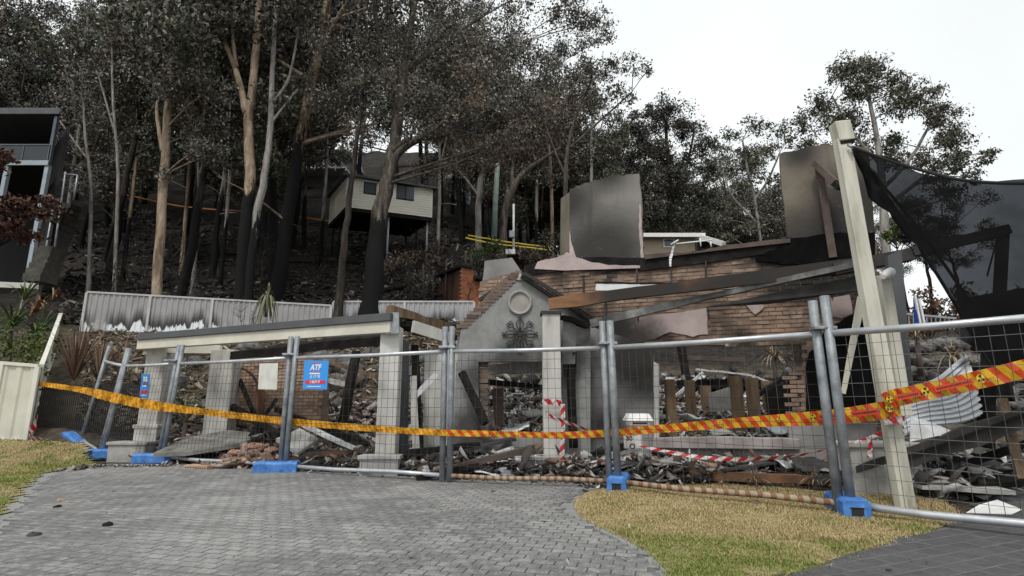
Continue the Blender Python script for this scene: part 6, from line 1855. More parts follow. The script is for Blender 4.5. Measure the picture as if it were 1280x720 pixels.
timber(790, 586, 8.1, 980, 580, 7.9, 0.12, 0.06, 'char', 'black board lying below the window sill')
timber(895, 586, 7.9, 970, 576, 7.9, 0.4, 0.03, 'char_metal', 'curled black sheet lying below the window sill')
timber(1020, 602, 7.2, 1108, 574, 6.8, 0.12, 0.08, 'char_metal', 'burnt steel channel leading to the cream pole base')
timber(1062, 596, 7.2, 1300, 515, 6.4, 0.12, 0.24, 'char_metal', 'long black steel channel slanting up to the right', seg=6, jit=0.004)
timber(1080, 590, 7.15, 1300, 511, 6.33, 0.15, 0.03, 'char', 'thin black flange lying along the slanting channel', seg=6, jit=0.003)
timber(1200, 583, 7.6, 1300, 548, 7.0, 0.1, 0.10, 'char', 'second black beam slanting under the long channel')
timber(1190, 610, 6.9, 1275, 600, 6.9, 0.3, 0.06, 'char', 'charred plank flat on the ground by the side driveway')
timber(1140, 606, 6.9, 1250, 612, 6.7, 0.5, 0.05, 'concrete', 'grey concrete plank edge near the side driveway')
timber(1232, 560, 7.3, 1238, 400, 7.35, 0.13, 0.12, 'char', 'black burnt post standing left under the shade cloth')
timber(1257, 500, 7.0, 1250, 385, 7.2, 0.13, 0.12, 'char', 'black burnt post standing right under the shade cloth')
timber(1252, 500, 6.9, 1278, 600, 6.6, 0.10, 0.10, 'timber', 'brown scorched post leaning at the right edge')
# inside the left porch
timber(299, 474, 11.6, 327, 540, 11.0, 0.07, 0.07, 'char', 'thin black timber leaning left of the white notice')
timber(286, 506, 11.4, 352, 545, 10.6, 0.13, 0.10, 'char', 'black beam lying low across the porch brick wall')
timber(346, 498, 11.0, 312, 546, 10.8, 0.08, 0.07, 'char', 'black crossing timber under the white notice')
timber(327, 478, 11.6, 326, 545, 11.5, 0.10, 0.08, 'rust', 'rust brown stud before the porch brick wall')
o = MB().tube(catmull([P(296, 458, 11.6), P(312, 466, 11.5), P(322, 485, 11.4), P(318, 540, 11.3)], 5), 0.025, 6).build('bent_pipe', M['rust']); tag(o, 'thin rusty pipe curving down the porch brick wall', 'pipe')
timber(446, 440, 11.4, 428, 530, 11.0, 0.16, 0.14, 'char', 'thick black upright behind the blue sign')
timber(404, 474, 11.4, 440, 482, 11.2, 0.08, 0.10, 'column', 'pale plank behind the lower right of the blue sign')
timber(380, 532, 9.9, 444, 561, 9.5, 0.14, 0.05, 'white_metal', 'pale grey plank slanting down left of the porch column')
timber(345, 512, 11.0, 460, 556, 10.2, 0.10, 0.10, 'char', 'long black beam slanting behind the pale grey plank')
timber(400, 510, 11.0, 455, 470, 11.4, 0.06, 0.06, 'timber', 'thin brown stick crossing behind the porch')
timber(410, 452, 12.0, 470, 470, 12.0, 0.12, 0.08, 'timber', 'pale brown board wedged high behind the porch')
timber(385, 458, 12.2, 425, 462, 12.2, 0.1, 0.08, 'timber_brown', 'dull brown board high above the blue sign')
timber(545, 468, 9.2, 516, 498, 9.1, 0.06, 0.09, 'white_metal', 'white diagonal brace right of the grey lining panel')
timber(519, 432, 9.5, 524, 560, 9.4, 0.12, 0.08, 'char', 'black upright right of the grey lining panel')
timber(516, 470, 9.1, 520, 565, 9.0, 0.06, 0.12, 'column', 'narrow pale post right of the grey lining panel')
timber(350, 575, 9.6, 450, 562, 9.6, 0.10, 0.07, 'rust', 'reddish batten lying low behind the blue fence foot')
timber(380, 582, 9.3, 455, 588, 9.0, 0.12, 0.06, 'char', 'black batten lying on the porch edge')
# brown studs standing in the rubble behind the window
for x0, x1, yt, yb, Y, lab in ((832, 848, 474, 548, 9.9, 'tall scorched brown stud at left in the window opening'), (857, 871, 475, 512, 10.6, 'short brown stud second from left in the window opening'), (877, 890, 482, 500, 11.0, 'smallest brown stud in the window opening'), (914, 934, 470, 548, 10.0, 'tall wide brown stud in the middle of the window opening'), (934, 952, 472, 520, 10.3, 'brown stud just right of the tall middle stud'), (954, 968, 476, 505, 10.8, 'short brown stud at right in the window opening')):
    a, c_ = P(x0, yt, Y), P(x1, yb, Y)
    z0 = min(c_.z, heap_z((a.x + c_.x) / 2, Y)) - 0.1
    b = MB(); b.box(((a.x + c_.x) / 2, Y + 0.06, (a.z + z0) / 2), (c_.x - a.x, 0.12, a.z - z0))
    tag(b.build('wall_stud', simple('stud_timber', [(0.3, (0.10, 0.065, 0.035)), (0.6, (0.22, 0.15, 0.085)), (0.8, (0.32, 0.23, 0.14))], 3, 0.85, 0.4, stretch=(3, 3, 0.4)) if x0 == 832 else bpy.data.materials['stud_timber'], None, bevel=0.006), lab, 'stud', 'studs in the window opening')
timber(842, 497, 11.2, 878, 466, 11.4, 0.05, 0.05, 'white_metal', 'thin pale strut rising left in the window opening', 'pale struts')
timber(870, 462, 11.5, 935, 468, 11.6, 0.05, 0.04, 'white_metal', 'level pale strut at the back of the window opening', 'pale struts')
timber(935, 468, 11.5, 975, 482, 11.3, 0.05, 0.04, 'white_metal', 'thin pale strut falling right in the window opening', 'pale struts')
timber(848, 480, 11.8, 985, 478, 11.8, 0.3, 0.18, 'char', 'black beam lying across the back of the window opening')
timber(850, 428, 12.6, 860, 482, 12.4, 0.14, 0.14, 'char', 'black upright at the back left of the window opening')
timber(850, 447, 12.8, 930, 450, 12.8, 0.18, 0.12, 'timber_brown', 'dark brown plank high at the back of the window opening')
timber(945, 495, 10.6, 990, 466, 11.0, 0.08, 0.08, 'char', 'black rafter slanting at the right of the window opening')
b = MB(); p = P(970, 500, 10.4); b.prism([P(958, 488, 10.5), P(996, 472, 10.3), P(998, 528, 10.2), P(962, 528, 10.4)], (0, 0.06, 0)); tag(b.build('charred_sheet', M['char']), 'black charred sheet standing at right in the window opening', 'sheet')
b = MB(); b.prism([P(886, 492, 10.7), P(912, 484, 10.7), P(916, 512, 10.7), P(888, 515, 10.7)], (0, 0.05, 0)); tag(b.build('plaster_sheet', M['concrete']), 'pale grey plaster sheet between the window studs', 'sheet')
# gable opening interior
timber(598, 476, 10.4, 690, 486, 10.4, 0.2, 0.1, 'char', 'black beam across the inside of the gable opening')
timber(622, 486, 10.3, 624, 530, 10.3, 0.22, 0.2, 'timber_brown', 'brown stump post inside the gable opening')
timber(612, 462, 10.9, 680, 458, 10.9, 0.3, 0.22, 'concrete', 'broken concrete lintel at the back of the gable opening')

# ---- broken slabs, tin and loose bricks
M['slab_grey'] = simple('dirty_slab', [(0.3, (0.07, 0.068, 0.062)), (0.55, (0.17, 0.165, 0.15)), (0.8, (0.30, 0.29, 0.27))], 3, 0.9, 0.5)
b = MB(); cs_ = P(262, 556, 10.6); Ms = Matrix.Rotation(0.25, 3, 'Z') @ Matrix.Rotation(-0.12, 3, 'Y') @ Matrix.Rotation(0.30, 3, 'X')
b.prism([cs_ + Ms @ Vector(v) for v in ((-0.85, -0.25, 0), (-0.3, -0.42, 0), (0.6, -0.35, 0), (0.9, 0.05, 0), (0.2, 0.5, 0), (-0.5, 0.35, 0))], (0, 0.01, 0.07)); tag(b.build('concrete_slab', M['slab_grey']), 'tilted grey concrete sheet lying inside the porch at left', 'slab')
b = MB(); b.prism([P(345, 548, 10.0), P(375, 535, 10.3), P(398, 548, 10.0), P(372, 566, 9.6)], (0, 0, -0.05)); tag(b.build('concrete_slab', M['concrete']), 'broken grey slab behind the post by the blue sign', 'slab')
M['terra'] = simple('dusty_terracotta', [(0.3, (0.26, 0.14, 0.09)), (0.7, (0.44, 0.27, 0.19))], 6, 0.9, 0.5)
def lump(c, r, seed, m, label, cat, name, group=None, sq=0.7, parent=None):
    rng = np.random.default_rng(seed)
    n_, m_ = 7, 10
    vs = []; fs = []
    ph = rng.uniform(0, 6.28, 6)
    for i in range(n_ + 1):
        th = math.pi * i / n_
        for j in range(m_):
            a = 2 * math.pi * j / m_
            d = 1 + 0.18 * math.sin(3 * a + ph[0]) * math.sin(2 * th + ph[1]) + 0.14 * math.sin(2 * a + ph[2]) + rng.uniform(-0.1, 0.1)
            vs.append(Vector(c) + Vector((math.sin(th) * math.cos(a), math.sin(th) * math.sin(a), math.cos(th) * sq)) * r * d)
    for i in range(n_):
        for j in range(m_): fs.append((i * m_ + j, i * m_ + (j + 1) % m_, (i + 1) * m_ + (j + 1) % m_, (i + 1) * m_ + j))
    b = MB(); b.add(vs, fs); o = b.build(name, m, parent)
    if label: tag(o, label, cat, group)
    return o
tl_ = []
for i, (x, y, Y, r) in enumerate(((293, 566, 9.9, 0.11), (318, 560, 10.2, 0.16), (340, 563, 10.0, 0.12), (328, 574, 9.7, 0.12), (305, 575, 9.6, 0.10), (350, 572, 9.7, 0.09))):
    o = lump(P(x, y, Y), r, 40 + i, M['terra'], 'x', 'rubble', 'rubble_lump', 'terracotta rubble lumps', 0.5); tl_.append((o, x, Y))
rank_labels(tl_, 'dusty terracotta lump on the porch floor', 'rubble', 'terracotta rubble lumps')
def s_terra():
    px = random.gauss(318, 26); Y = random.uniform(9.5, 10.5); x = (px - 640) / 700 * Y
    return (x, Y, 0.03 + random.random() * 0.24 * math.exp(-((px - 322) / 24) ** 2))
M['rub_terra'] = islandmat('terracotta_rubble', [(0.0, (0.08, 0.055, 0.045)), (0.5, (0.24, 0.155, 0.115)), (1.0, (0.42, 0.33, 0.28))], 0.9, 9, 0.6)
fragments('rubble', 500, s_terra, 0.05, 0.16, M['rub_terra'], 'heap of broken terracotta pieces behind the fence by the white notice', 0.5)
def s_bank():
    px = random.uniform(100, 580); Y = random.uniform(13, 21.5); x = (px - 640) / 700 * Y
    return (x, Y, Tz(x, Y) + random.uniform(0, 0.06))
M['litter'] = islandmat('dry_litter', [(0.0, (0.03, 0.024, 0.018)), (0.4, (0.12, 0.09, 0.06)), (0.75, (0.26, 0.21, 0.15)), (1.0, (0.45, 0.40, 0.32))], 0.9, 9, 0.4)
fragments('leaf_litter', 7000, s_bank, 0.04, 0.16, M['litter'], 'dry sticks and litter covering the bank behind the porch', 0.2)
def s_slope():
    px = random.uniform(60, 640); Y = 23 + 30 * random.random() ** 1.4; x = (px - 640) / 700 * Y
    return (x, Y, Tz(x, Y) + random.uniform(0, 0.1))
M['slope_litter'] = islandmat('burnt_litter', [(0.0, (0.006, 0.006, 0.006)), (0.6, (0.03, 0.027, 0.024)), (0.85, (0.09, 0.08, 0.07)), (1.0, (0.30, 0.28, 0.25))], 0.9, 9, 0.4)
fragments('burnt_litter', 9000, s_slope, 0.08, 0.34, M['slope_litter'], 'burnt sticks and ash scraps littering the slope above the grey fence', 0.25)
def loose_brick(x, y, rz, label, m='brick_pale', ry=0.0):
    c_ = G(x, y); root = empty('loose_brick', c_, label, 'brick', 'loose bricks on the ground')
    Mz = Matrix.Rotation(rz, 3, 'Z') @ Matrix.Rotation(ry, 3, 'Y')
    MB().box(c_ + Vector((0, 0, 0.04)), (0.23, 0.11, 0.076), Mz).build('body', M[m], root, bevel=0.005)
    for q in range(5):
        MB().tube([c_ + Vector((0, 0, 0.04)) + Mz @ Vector((-0.08 + q * 0.04, -0.0565, 0)), c_ + Vector((0, 0, 0.04)) + Mz @ Vector((-0.08 + q * 0.04, -0.05, 0))], 0.013, 6).build('core_hole', M['ink'], root)
loose_brick(240, 587, 0.1, 'cored brick lying by the fence left of two bricks'); loose_brick(253, 588, -0.15, 'second cored brick beside the post foot by the porch'); loose_brick(343, 580, 0.5, 'cored brick tilted behind the fence by the blue sign', 'brick_pale', 0.5)
# crumpled white corrugated sheet under the shade cloth
Q = [P(1130, 546, 7.2), P(1140, 486, 7.5), P(1212, 447, 7.6), P(1222, 520, 7.1)]
vs = []; fs = []; nu, nv = 60, 16
for i in range(nu + 1):
    for j in range(nv + 1):
        u_, v_ = i / nu, j / nv
        p = Q[0].lerp(Q[1], u_).lerp(Q[3].lerp(Q[2], u_), v_)
        p = p + Vector((0, -0.04 * math.sin(v_ * 3.1) + 0.035 * (1 if (i % 6) < 3 else -1) * (0.35 + 0.65 * v_) + 0.05 * math.sin(u_ * 5 + v_ * 4), 0.03 * math.sin(v_ * 6 + u_ * 2)))
        vs.append(p)
for i in range(nu):
    for j in range(nv): fs.append((i * (nv + 1) + j, (i + 1) * (nv + 1) + j, (i + 1) * (nv + 1) + j + 1, i * (nv + 1) + j + 1))
b = MB(); b.add(vs, fs, False); o = b.build('corrugated_sheet', simple('scorched_tin', [(0.3, (0.30, 0.32, 0.34)), (0.5, (0.56, 0.58, 0.60)), (0.75, (0.72, 0.73, 0.74))], 1.7, 0.45, 0.1), None, fixn=False); tag(o, 'crumpled white corrugated sheet behind the cream pole', 'sheet')
sm = o.modifiers.new('thick', 'SOLIDIFY'); sm.thickness = 0.004
b = MB(); b.beam(P(1206, 458, 7.55), P(1218, 520, 7.1), 0.12, 0.03, seg=3, jit=0.01); tag(b.build('folded_flashing', M['white_metal']), 'folded white flashing at the right edge of the corrugated sheet', 'flashing')
vs = [P(1138, 552, 7.0), P(1138, 520, 7.1), P(1165, 528, 7.0), P(1198, 542, 6.9), P(1172, 545, 6.8)]
b = MB(); b.prism(vs, (0, 0.01, 0.0)); tag(b.build('bent_tin', M['white_metal']), 'white bent tin flap below the corrugated sheet', 'sheet')
# white scraps
for x, y, sx, sy, rz, lab in ((1186, 617, 0.16, 0.12, 0.3, 'white rectangular scrap left of two near the side driveway'), (1202, 616, 0.16, 0.10, -0.5, 'white pointed scrap right of two near the side driveway'), (1232, 594, 0.25, 0.2, 0.1, 'white board fragment under the slanting channel'), (1256, 592, 0.4, 0.25, 0.05, 'large white board fragment under the slanting channel'), (1176, 580, 0.3, 0.12, 1.1, 'white panel scrap standing below the corrugated sheet'),
                            (885, 603, 0.4, 0.22, 0.2, 'pale grey board lying before the window wall'), (745, 586, 0.35, 0.2, 0.4, 'pale board scrap left of the letterbox'), (722, 590, 0.3, 0.2, -0.3, 'white sheet scrap at the gable column foot')):
    c_ = G(x, y) + Vector((0, 0, 0.06)); t_ = 1.1 if 'standing' in lab else 0.12
    b = MB(); b.box(c_ + Vector((0, 0, 0.15 if t_ > 1 else 0)), (sx, sy * (2 if t_ > 1 else 1), 0.02), Matrix.Rotation(rz, 3, 'Z') @ Matrix.Rotation(t_, 3, 'X')); tag(b.build('white_scrap', M['white_metal']), lab, 'scrap', 'pale scraps')
b = MB(); b.add([G(1208, 643) + Vector((0, 0, 0.012)), G(1265, 645) + Vector((0, 0, 0.012)), G(1278, 640) + Vector((0, 0, 0.02)), G(1248, 634) + Vector((0, 0, 0.07)), G(1225, 638) + Vector((0, 0, 0.05))], [(0, 1, 3, 4), (1, 2, 3)])
o = b.build('plastic_sheet', M['white']); sm = o.modifiers.new('t', 'SOLIDIFY'); sm.thickness = 0.006; tag(o, 'white plastic sheet folded on the side driveway', 'sheet')
# small stones on the driveway
for x, y, r, m_, lab in ((76, 628, 0.045, 'terra', 'small reddish stone on the driveway edge'), (71, 636, 0.04, 'char', 'black ember on the driveway beside the reddish stone'), (134, 659, 0.05, 'char', 'black burnt lump alone on the left driveway'), (41, 672, 0.045, 'mossy', 'flat grey stone near the driveway edge line'), (616, 616, 0.03, 'char', 'tiny dark pebble in the middle of the driveway'), (1214, 640, 0.03, 'char', 'tiny dark lump beside the white plastic sheet'), (945, 631, 0.05, 'timber_brown', 'brown dirt clod on the dry grass')):
    lump(G(x, y) + Vector((0, 0, r * 0.4)), r, int(x), M[m_], lab, 'stone', 'stone', None, 0.5)

# twisted pipes, conduit and wires sticking out of the rubble
random.seed(77)
PIPE = [((835, 535, 9.6), 'behind the left of the window sill'), ((905, 530, 10.0), 'in the middle of the window rubble'), ((960, 540, 9.7), 'behind the right of the window sill'), ((985, 500, 10.6), 'at the back right of the window'), ((650, 530, 10.2), 'in the gable opening rubble'), ((672, 540, 10.0), 'behind the gable column'), ((470, 545, 10.2), 'left of the porch column'), ((420, 552, 10.0), 'behind the pale grey plank'), ((540, 575, 8.9), 'left of the gable wall foot'), ((760, 590, 8.3), 'behind the letterbox'), ((1000, 592, 7.7), 'below the right end of the sill'), ((1165, 590, 7.2), 'under the slanting channel'), ((1210, 585, 7.4), 'below the corrugated sheet'), ((300, 556, 10.6), 'beside the tilted concrete sheet')]
for i, (c0, lab) in enumerate(PIPE):
    p = P(*c0); a = random.uniform(-0.6, 0.6); L = random.uniform(0.5, 1.1)
    kp = [p - Vector((0, 0, 0.1))]
    for q in range(4):
        kp.append(kp[-1] + Vector((math.cos(a) * random.uniform(-0.3, 1), 0.3 * math.sin(a), random.uniform(-0.25, 0.6))) * L * 0.35)
    o = MB().tube(catmull(kp, 5), random.choice((0.012, 0.018, 0.008)), 6).build('twisted_pipe', M[('galv', 'rust', 'white_metal', 'char_metal')[i % 4]])
    tag(o, 'thin twisted ' + ('grey', 'rusty', 'white', 'black')[i % 4] + ' pipe ' + lab, 'pipe', 'twisted pipes')
# fallen leaves and flakes of ash on the driveway and grass
def s_drive():
    px = random.uniform(20, 1200); py = 578 + 140 * random.random() ** 0.9
    p = G(px, py)
    if random.random() < 0.55 and py > 620: return None
    return (p.x, p.y, 0.02)
fragments('ash_flakes', 170, s_drive, 0.006, 0.02, M['rub_dark'], 'small leaves and ash flakes scattered on the driveway', 0.2)
def s_edge():
    i = random.randrange(len(drive_px) - 12); a, c_ = G(*drive_px[4 + i % 7]), G(*drive_px[5 + i % 7]); t = random.random()
    p = a.lerp(c_, t); return (p.x + random.gauss(0, 0.12), p.y + random.gauss(0.05, 0.10), 0.02)
fragments('grit', 900, s_edge, 0.01, 0.06, M['rub_mix'], 'grit and chips along the driveway edge under the fence', 0.4)

# bent flat sheets and boards lying on the debris
random.seed(91)
SHEETS = []
def bent_sheet(px, py, Y, w, d, rz, m):
    c0 = P(px, py, Y); n_ = 6; vs = []; fs = []
    Mz = Matrix.Rotation(rz, 3, 'Z') @ Matrix.Rotation(random.uniform(-0.25, 0.25), 3, 'Y') @ Matrix.Rotation(random.uniform(0.05, 0.45), 3, 'X')
    a1, a2 = random.uniform(0, 6), random.uniform(0, 6)
    for i in range(n_ + 1):
        for j in range(n_ + 1):
            x, y = (i / n_ - 0.5) * w, (j / n_ - 0.5) * d
            vs.append(c0 + Mz @ Vector((x + random.gauss(0, 0.008), y + random.gauss(0, 0.008), 0.06 * w * math.sin(i * 0.9 + a1) + 0.05 * d * math.sin(j * 1.1 + a2))))
    for i in range(n_):
        for j in range(n_): fs.append((i * (n_ + 1) + j, (i + 1) * (n_ + 1) + j, (i + 1) * (n_ + 1) + j + 1, i * (n_ + 1) + j + 1))
    o = MB().add(vs, fs, True).build('bent_sheet', M[m], None, fixn=False)
    sm = o.modifiers.new('t', 'SOLIDIFY'); sm.thickness = 0.012
    SHEETS.append((o, px, Y))
for px, py, Y, w, d, m_ in ((575, 585, 8.6, 0.6, 0.4, 'char_metal'), (615, 588, 8.4, 0.5, 0.3, 'white_metal'), (640, 592, 8.3, 0.4, 0.3, 'galv'), (725, 578, 8.7, 0.7, 0.5, 'white_metal'), (755, 580, 8.5, 0.6, 0.4, 'galv'), (790, 590, 8.2, 0.5, 0.3, 'char_metal'), (845, 582, 8.2, 0.7, 0.35, 'concrete'), (878, 586, 8.1, 0.6, 0.35, 'galv'), (915, 582, 8.0, 0.8, 0.4, 'char_metal'), (950, 588, 7.9, 0.6, 0.3, 'white_metal'), (985, 582, 7.9, 0.7, 0.4, 'galv'), (1025, 585, 7.5, 0.6, 0.35, 'char_metal'), (1050, 592, 7.3, 0.4, 0.3, 'galv'), (1155, 592, 7.3, 0.6, 0.4, 'char_metal'), (1190, 596, 7.3, 0.7, 0.4, 'galv'), (1225, 602, 7.1, 0.7, 0.35, 'concrete'), (1255, 586, 7.4, 0.8, 0.4, 'char_metal'), (1175, 566, 7.8, 0.6, 0.4, 'galv'), (400, 566, 9.8, 0.5, 0.4, 'char_metal'), (432, 572, 9.5, 0.5, 0.3, 'timber'), (380, 574, 9.6, 0.5, 0.3, 'concrete'), (520, 582, 8.8, 0.5, 0.3, 'char_metal'), (860, 520, 10.1, 0.5, 0.4, 'white_metal'), (900, 538, 9.8, 0.5, 0.4, 'concrete'), (975, 535, 9.6, 0.4, 0.4, 'galv'), (645, 535, 10.1, 0.5, 0.4, 'white_metal'), (665, 515, 10.5, 0.5, 0.4, 'concrete')):
    bent_sheet(px, py, Y, w, d, random.uniform(-0.6, 0.6), m_)
rank_labels(SHEETS, 'bent flat sheet lying on the debris', 'sheet', 'bent sheets on the debris', 3)

# ================================================================== PLANTS, ROCKS, LOGS
random.seed(33)
M['rock'] = simple('sooty_rock', [(0.3, (0.035, 0.034, 0.034)), (0.55, (0.12, 0.115, 0.11)), (0.8, (0.26, 0.25, 0.235))], 3, 0.9, 0.7)
rw = empty('rock_wall', P(1200, 520, 10), 'retaining wall of grey sooty boulders behind the corrugated sheet', 'wall')
rock_me = []
for s in range(5):
    o = lump((0, 0, 0), 1.0, 100 + s, M['rock'], None, None, 'rock', None, 0.75, rw)
    rock_me.append(o.data); bpy.data.objects.remove(o)
for row in range(5):
    for i in range(13):
        px = 1122 + i * 15 + (7 if row % 2 else 0) + random.uniform(-3, 3); py = 508 - row * 19 + random.uniform(-4, 4)
        Y = 9.8 + row * 0.22
        o = bpy.data.objects.new('rock', rock_me[random.randrange(5)]); COL.objects.link(o)
        o.parent = rw; o.matrix_parent_inverse = Matrix.Translation(rw.location).inverted()
        o.location = P(px, py, Y); s = random.uniform(0.10, 0.19); o.scale = (s * 1.2, s, s); o.rotation_euler = (random.uniform(-.4, .4), random.uniform(-.4, .4), random.uniform(0, 6))
# bank behind the rocks
b = MB(); b.prism([P(1110, 530, 10.3), P(1330, 530, 10.3), P(1330, 425, 11.2), P(1110, 425, 11.2)], (0, 0.5, 0)); tag(b.build('rock_bank', M['earth']), 'dark earth bank behind the boulder wall', 'bank', kind='structure')

# rocks on the bank behind the house
bld = []; logs = []; twigs_ = []; saps = []
for i in range(46):
    px = random.uniform(215, 570); Y = random.uniform(13.4, 19)
    x = (px - 640) / 700 * Y; s = random.uniform(0.12, 0.42)
    o = bpy.data.objects.new('boulder', rock_me[i % 5]); COL.objects.link(o)
    o.location = (x, Y, Tz(x, Y) + s * 0.3); o.scale = (s * 1.3, s, s); o.rotation_euler = (random.uniform(-.3, .3), 0, random.uniform(0, 6))
    bld.append((o, px, Y))
rank_labels(bld, 'sooty boulder on the bank behind the porch', 'rock', 'boulders on the bank', 3)

# fallen logs on the burnt slope
for i in range(34):
    px = random.uniform(90, 560); Y = random.uniform(25, 44); x = (px - 640) / 700 * Y
    a = random.uniform(-0.5, 0.5); L = random.uniform(1.5, 5)
    p0 = Vector((x, Y, 0)); p1 = p0 + Vector((math.cos(a), math.sin(a) * 0.6, 0)) * L
    p0.z = Tz(p0.x, p0.y) + 0.15; p1.z = Tz(p1.x, p1.y) + random.uniform(0.1, 0.6)
    r = random.uniform(0.07, 0.2)
    o = MB().tube(wobble([p0, p0.lerp(p1, 0.5) + Vector((0, 0, random.uniform(-0.05, 0.15))), p1], 0.03, 4), [r * (1 - 0.05 * q) for q in range(9)], 7).build('fallen_log', M['bark_log']if 'bark_log' in M else M['char'])
    logs.append((o, px, Y))
rank_labels(logs, 'charred log fallen on the slope behind the grey fence', 'log', 'charred logs on the slope', 2)

# burnt saplings: bare branching stems
def sapling(seed, H):
    random.seed(seed)
    root = empty('burnt_sapling', (0, 0, 0), 'x x x x', 'sapling')
    b = MB(); st_ = wobble([Vector((0, 0, -0.2)), Vector((random.gauss(0, .1), random.gauss(0, .1), H * 0.5)), Vector((random.gauss(0, .25), random.gauss(0, .25), H))], 0.02, 5)
    b.tube(st_, [0.035 * (1 - 0.8 * i / 10) for i in range(11)], 5)
    for i in range(26):
        s = st_[random.randrange(2, 11)]; a = random.uniform(0, 6.28); L = H * random.uniform(0.1, 0.32)
        e = s + Vector((math.cos(a) * L * 0.7, math.sin(a) * L * 0.7, L * random.uniform(0.2, 1)))
        branch_to(b, s, 0.012, e, 0.004, 4)
        for q in range(2): branch_to(b, s.lerp(e, 0.6), 0.006, e + Vector((random.gauss(0, .15), random.gauss(0, .15), random.gauss(0.05, .12))), 0.003, 4)
    b.build('stem', M['bark_dark'], root, fixn=False)
    set_char(root.children[0], lambda co: 0.0)
    return root
SP = [sapling(61, 2.6), sapling(62, 3.4), sapling(63, 2.0)]
random.seed(64); used_s = [False] * 3
pl_spots = [(random.uniform(200, 580), random.uniform(24.6, 40)) for i in range(46)] + [(random.uniform(480, 700), random.uniform(25, 32)) for i in range(20)] + [(random.uniform(90, 230), random.uniform(24, 30)) for i in range(14)] + [(random.uniform(210, 560), random.uniform(14, 20)) for i in range(14)] + [(random.uniform(830, 1000), random.uniform(13.2, 16)) for i in range(14)]
for i, (px, Y) in enumerate(pl_spots):
    q = i % 3
    o = SP[q] if not used_s[q] else copy_tree(SP[q]); used_s[q] = True
    x = (px - 640) / 700 * Y
    o.location = (x, Y, Tz(x, Y)); o.rotation_euler = (random.uniform(-.15, .15), random.uniform(-.15, .15), random.uniform(0, 6.28))
    s = random.uniform(0.5, 1.15) * (0.5 if Y < 22 else 1); o.scale = (s, s, s)
    (twigs_ if Y < 22 else saps).append((o, px, Y))
    o['category'] = 'sapling'
rank_labels(twigs_, 'bare scorched twig bush on the bank right behind the ruin', 'sapling', 'twig bushes on the bank')
rank_labels(saps, 'thin bare burnt sapling on the slope above the grey fence', 'sapling', 'burnt saplings on the slope', 3)

# strap-leaved plants
def blades(root, name, c, n, L, w, m, spread=0.8, droop=0.6, seg=5, rng=None, up_=1.0):
    vs = []; fs = []
    for i in range(n):
        a = random.uniform(0, 2 * math.pi); s = random.uniform(0.15, 1) * spread; l = L * random.uniform(0.6, 1.1)
        d = Vector((math.cos(a), math.sin(a), 0)); sd = Vector((-d.y, d.x, 0)); o = len(vs)
        for k_ in range(seg + 1):
            t = k_ / seg
            p = Vector(c) + d * (l * s * t) + Vector((0, 0, l * up_ * (t - droop * s * t * t * 1.25)))
            ww = w * (0.5 + 0.8 * t) * (1 - t) ** 0.6 if t > 0.3 else w * 0.7
            vs += [p - sd * ww + Vector((0, 0, ww * 0.4)), p + sd * ww + Vector((0, 0, ww * 0.4))]
        for k_ in range(seg): fs.append((o + 2 * k_, o + 2 * k_ + 1, o + 2 * k_ + 3, o + 2 * k_ + 2))
    b = MB(); b.add(vs, fs, True)
    o = b.build(name, m, root, fixn=False)
    o['kind'] = 'stuff'
    return o
M['flax_brown'] = islandmat('scorched_flax', [(0.0, (0.06, 0.03, 0.02)), (0.5, (0.16, 0.085, 0.05)), (0.8, (0.28, 0.18, 0.11)), (1.0, (0.40, 0.31, 0.22))], 0.7, 3, 0.5)
M['palm_green'] = islandmat('palm_green', [(0.0, (0.025, 0.05, 0.014)), (0.5, (0.06, 0.10, 0.03)), (0.9, (0.13, 0.17, 0.05)), (1.0, (0.22, 0.21, 0.08))], 0.5, 3, 0.4)
M['palm_green2'] = islandmat('weathered_palm', [(0.0, (0.05, 0.055, 0.025)), (0.5, (0.12, 0.13, 0.06)), (1.0, (0.26, 0.25, 0.13))], 0.6, 3, 0.4)
M['dry_palm'] = islandmat('dry_palm', [(0.0, (0.10, 0.05, 0.025)), (0.6, (0.24, 0.14, 0.075)), (1.0, (0.36, 0.25, 0.15))], 0.7, 3, 0.4)
M['straw'] = islandmat('dead_straw', [(0.0, (0.10, 0.075, 0.045)), (0.5, (0.28, 0.22, 0.14)), (1.0, (0.48, 0.41, 0.29))], 0.8, 3, 0.4)
def plant(name, px, py, Y, n, L, w, m, label, spread=0.8, droop=0.6, group=None, cat='plant', up_=1.0):
    c = P(px, py, Y)
    root = empty(name, c, label, cat, group)
    blades(root, 'leaves', c, n, L, w, M[m], spread, droop, up_=up_)
    b = MB(); b.tube([c - Vector((0, 0, 0.6)), c], [0.06, 0.04], 6); b.build('stem', M['timber_brown'], root)
    return root
plant('flax_plant', 92, 476, 14.0, 70, 1.6, 0.028, 'flax_brown', 'scorched brown flax clump left of the porch, beside the cream side fence', 0.55, 0.5)
plant('flax_plant', 122, 478, 14.0, 60, 1.4, 0.026, 'flax_brown', 'second brown flax clump behind the leaning fence posts', 0.6, 0.6)
plant('flax_plant', 148, 470, 14.6, 40, 1.1, 0.024, 'flax_brown', 'small brown flax clump left of the porch column', 0.6, 0.6)
plant('garden_palm', 14, 412, 15.5, 40, 1.3, 0.04, 'palm_green', 'green strap leaved palm at far left above the cream fence', 0.95, 0.7)
plant('garden_palm', 46, 420, 15.6, 34, 1.2, 0.04, 'palm_green', 'green palm with drooping fronds beside the cream side fence', 1.0, 0.9)
plant('garden_palm', 30, 376, 16.4, 34, 1.1, 0.04, 'palm_green', 'upper green palm below the low white garden wall', 0.95, 0.8)
plant('garden_palm', 44, 392, 16.2, 26, 1.0, 0.06, 'dry_palm', 'dead orange brown palm fronds above the green palm', 1.0, 1.1)
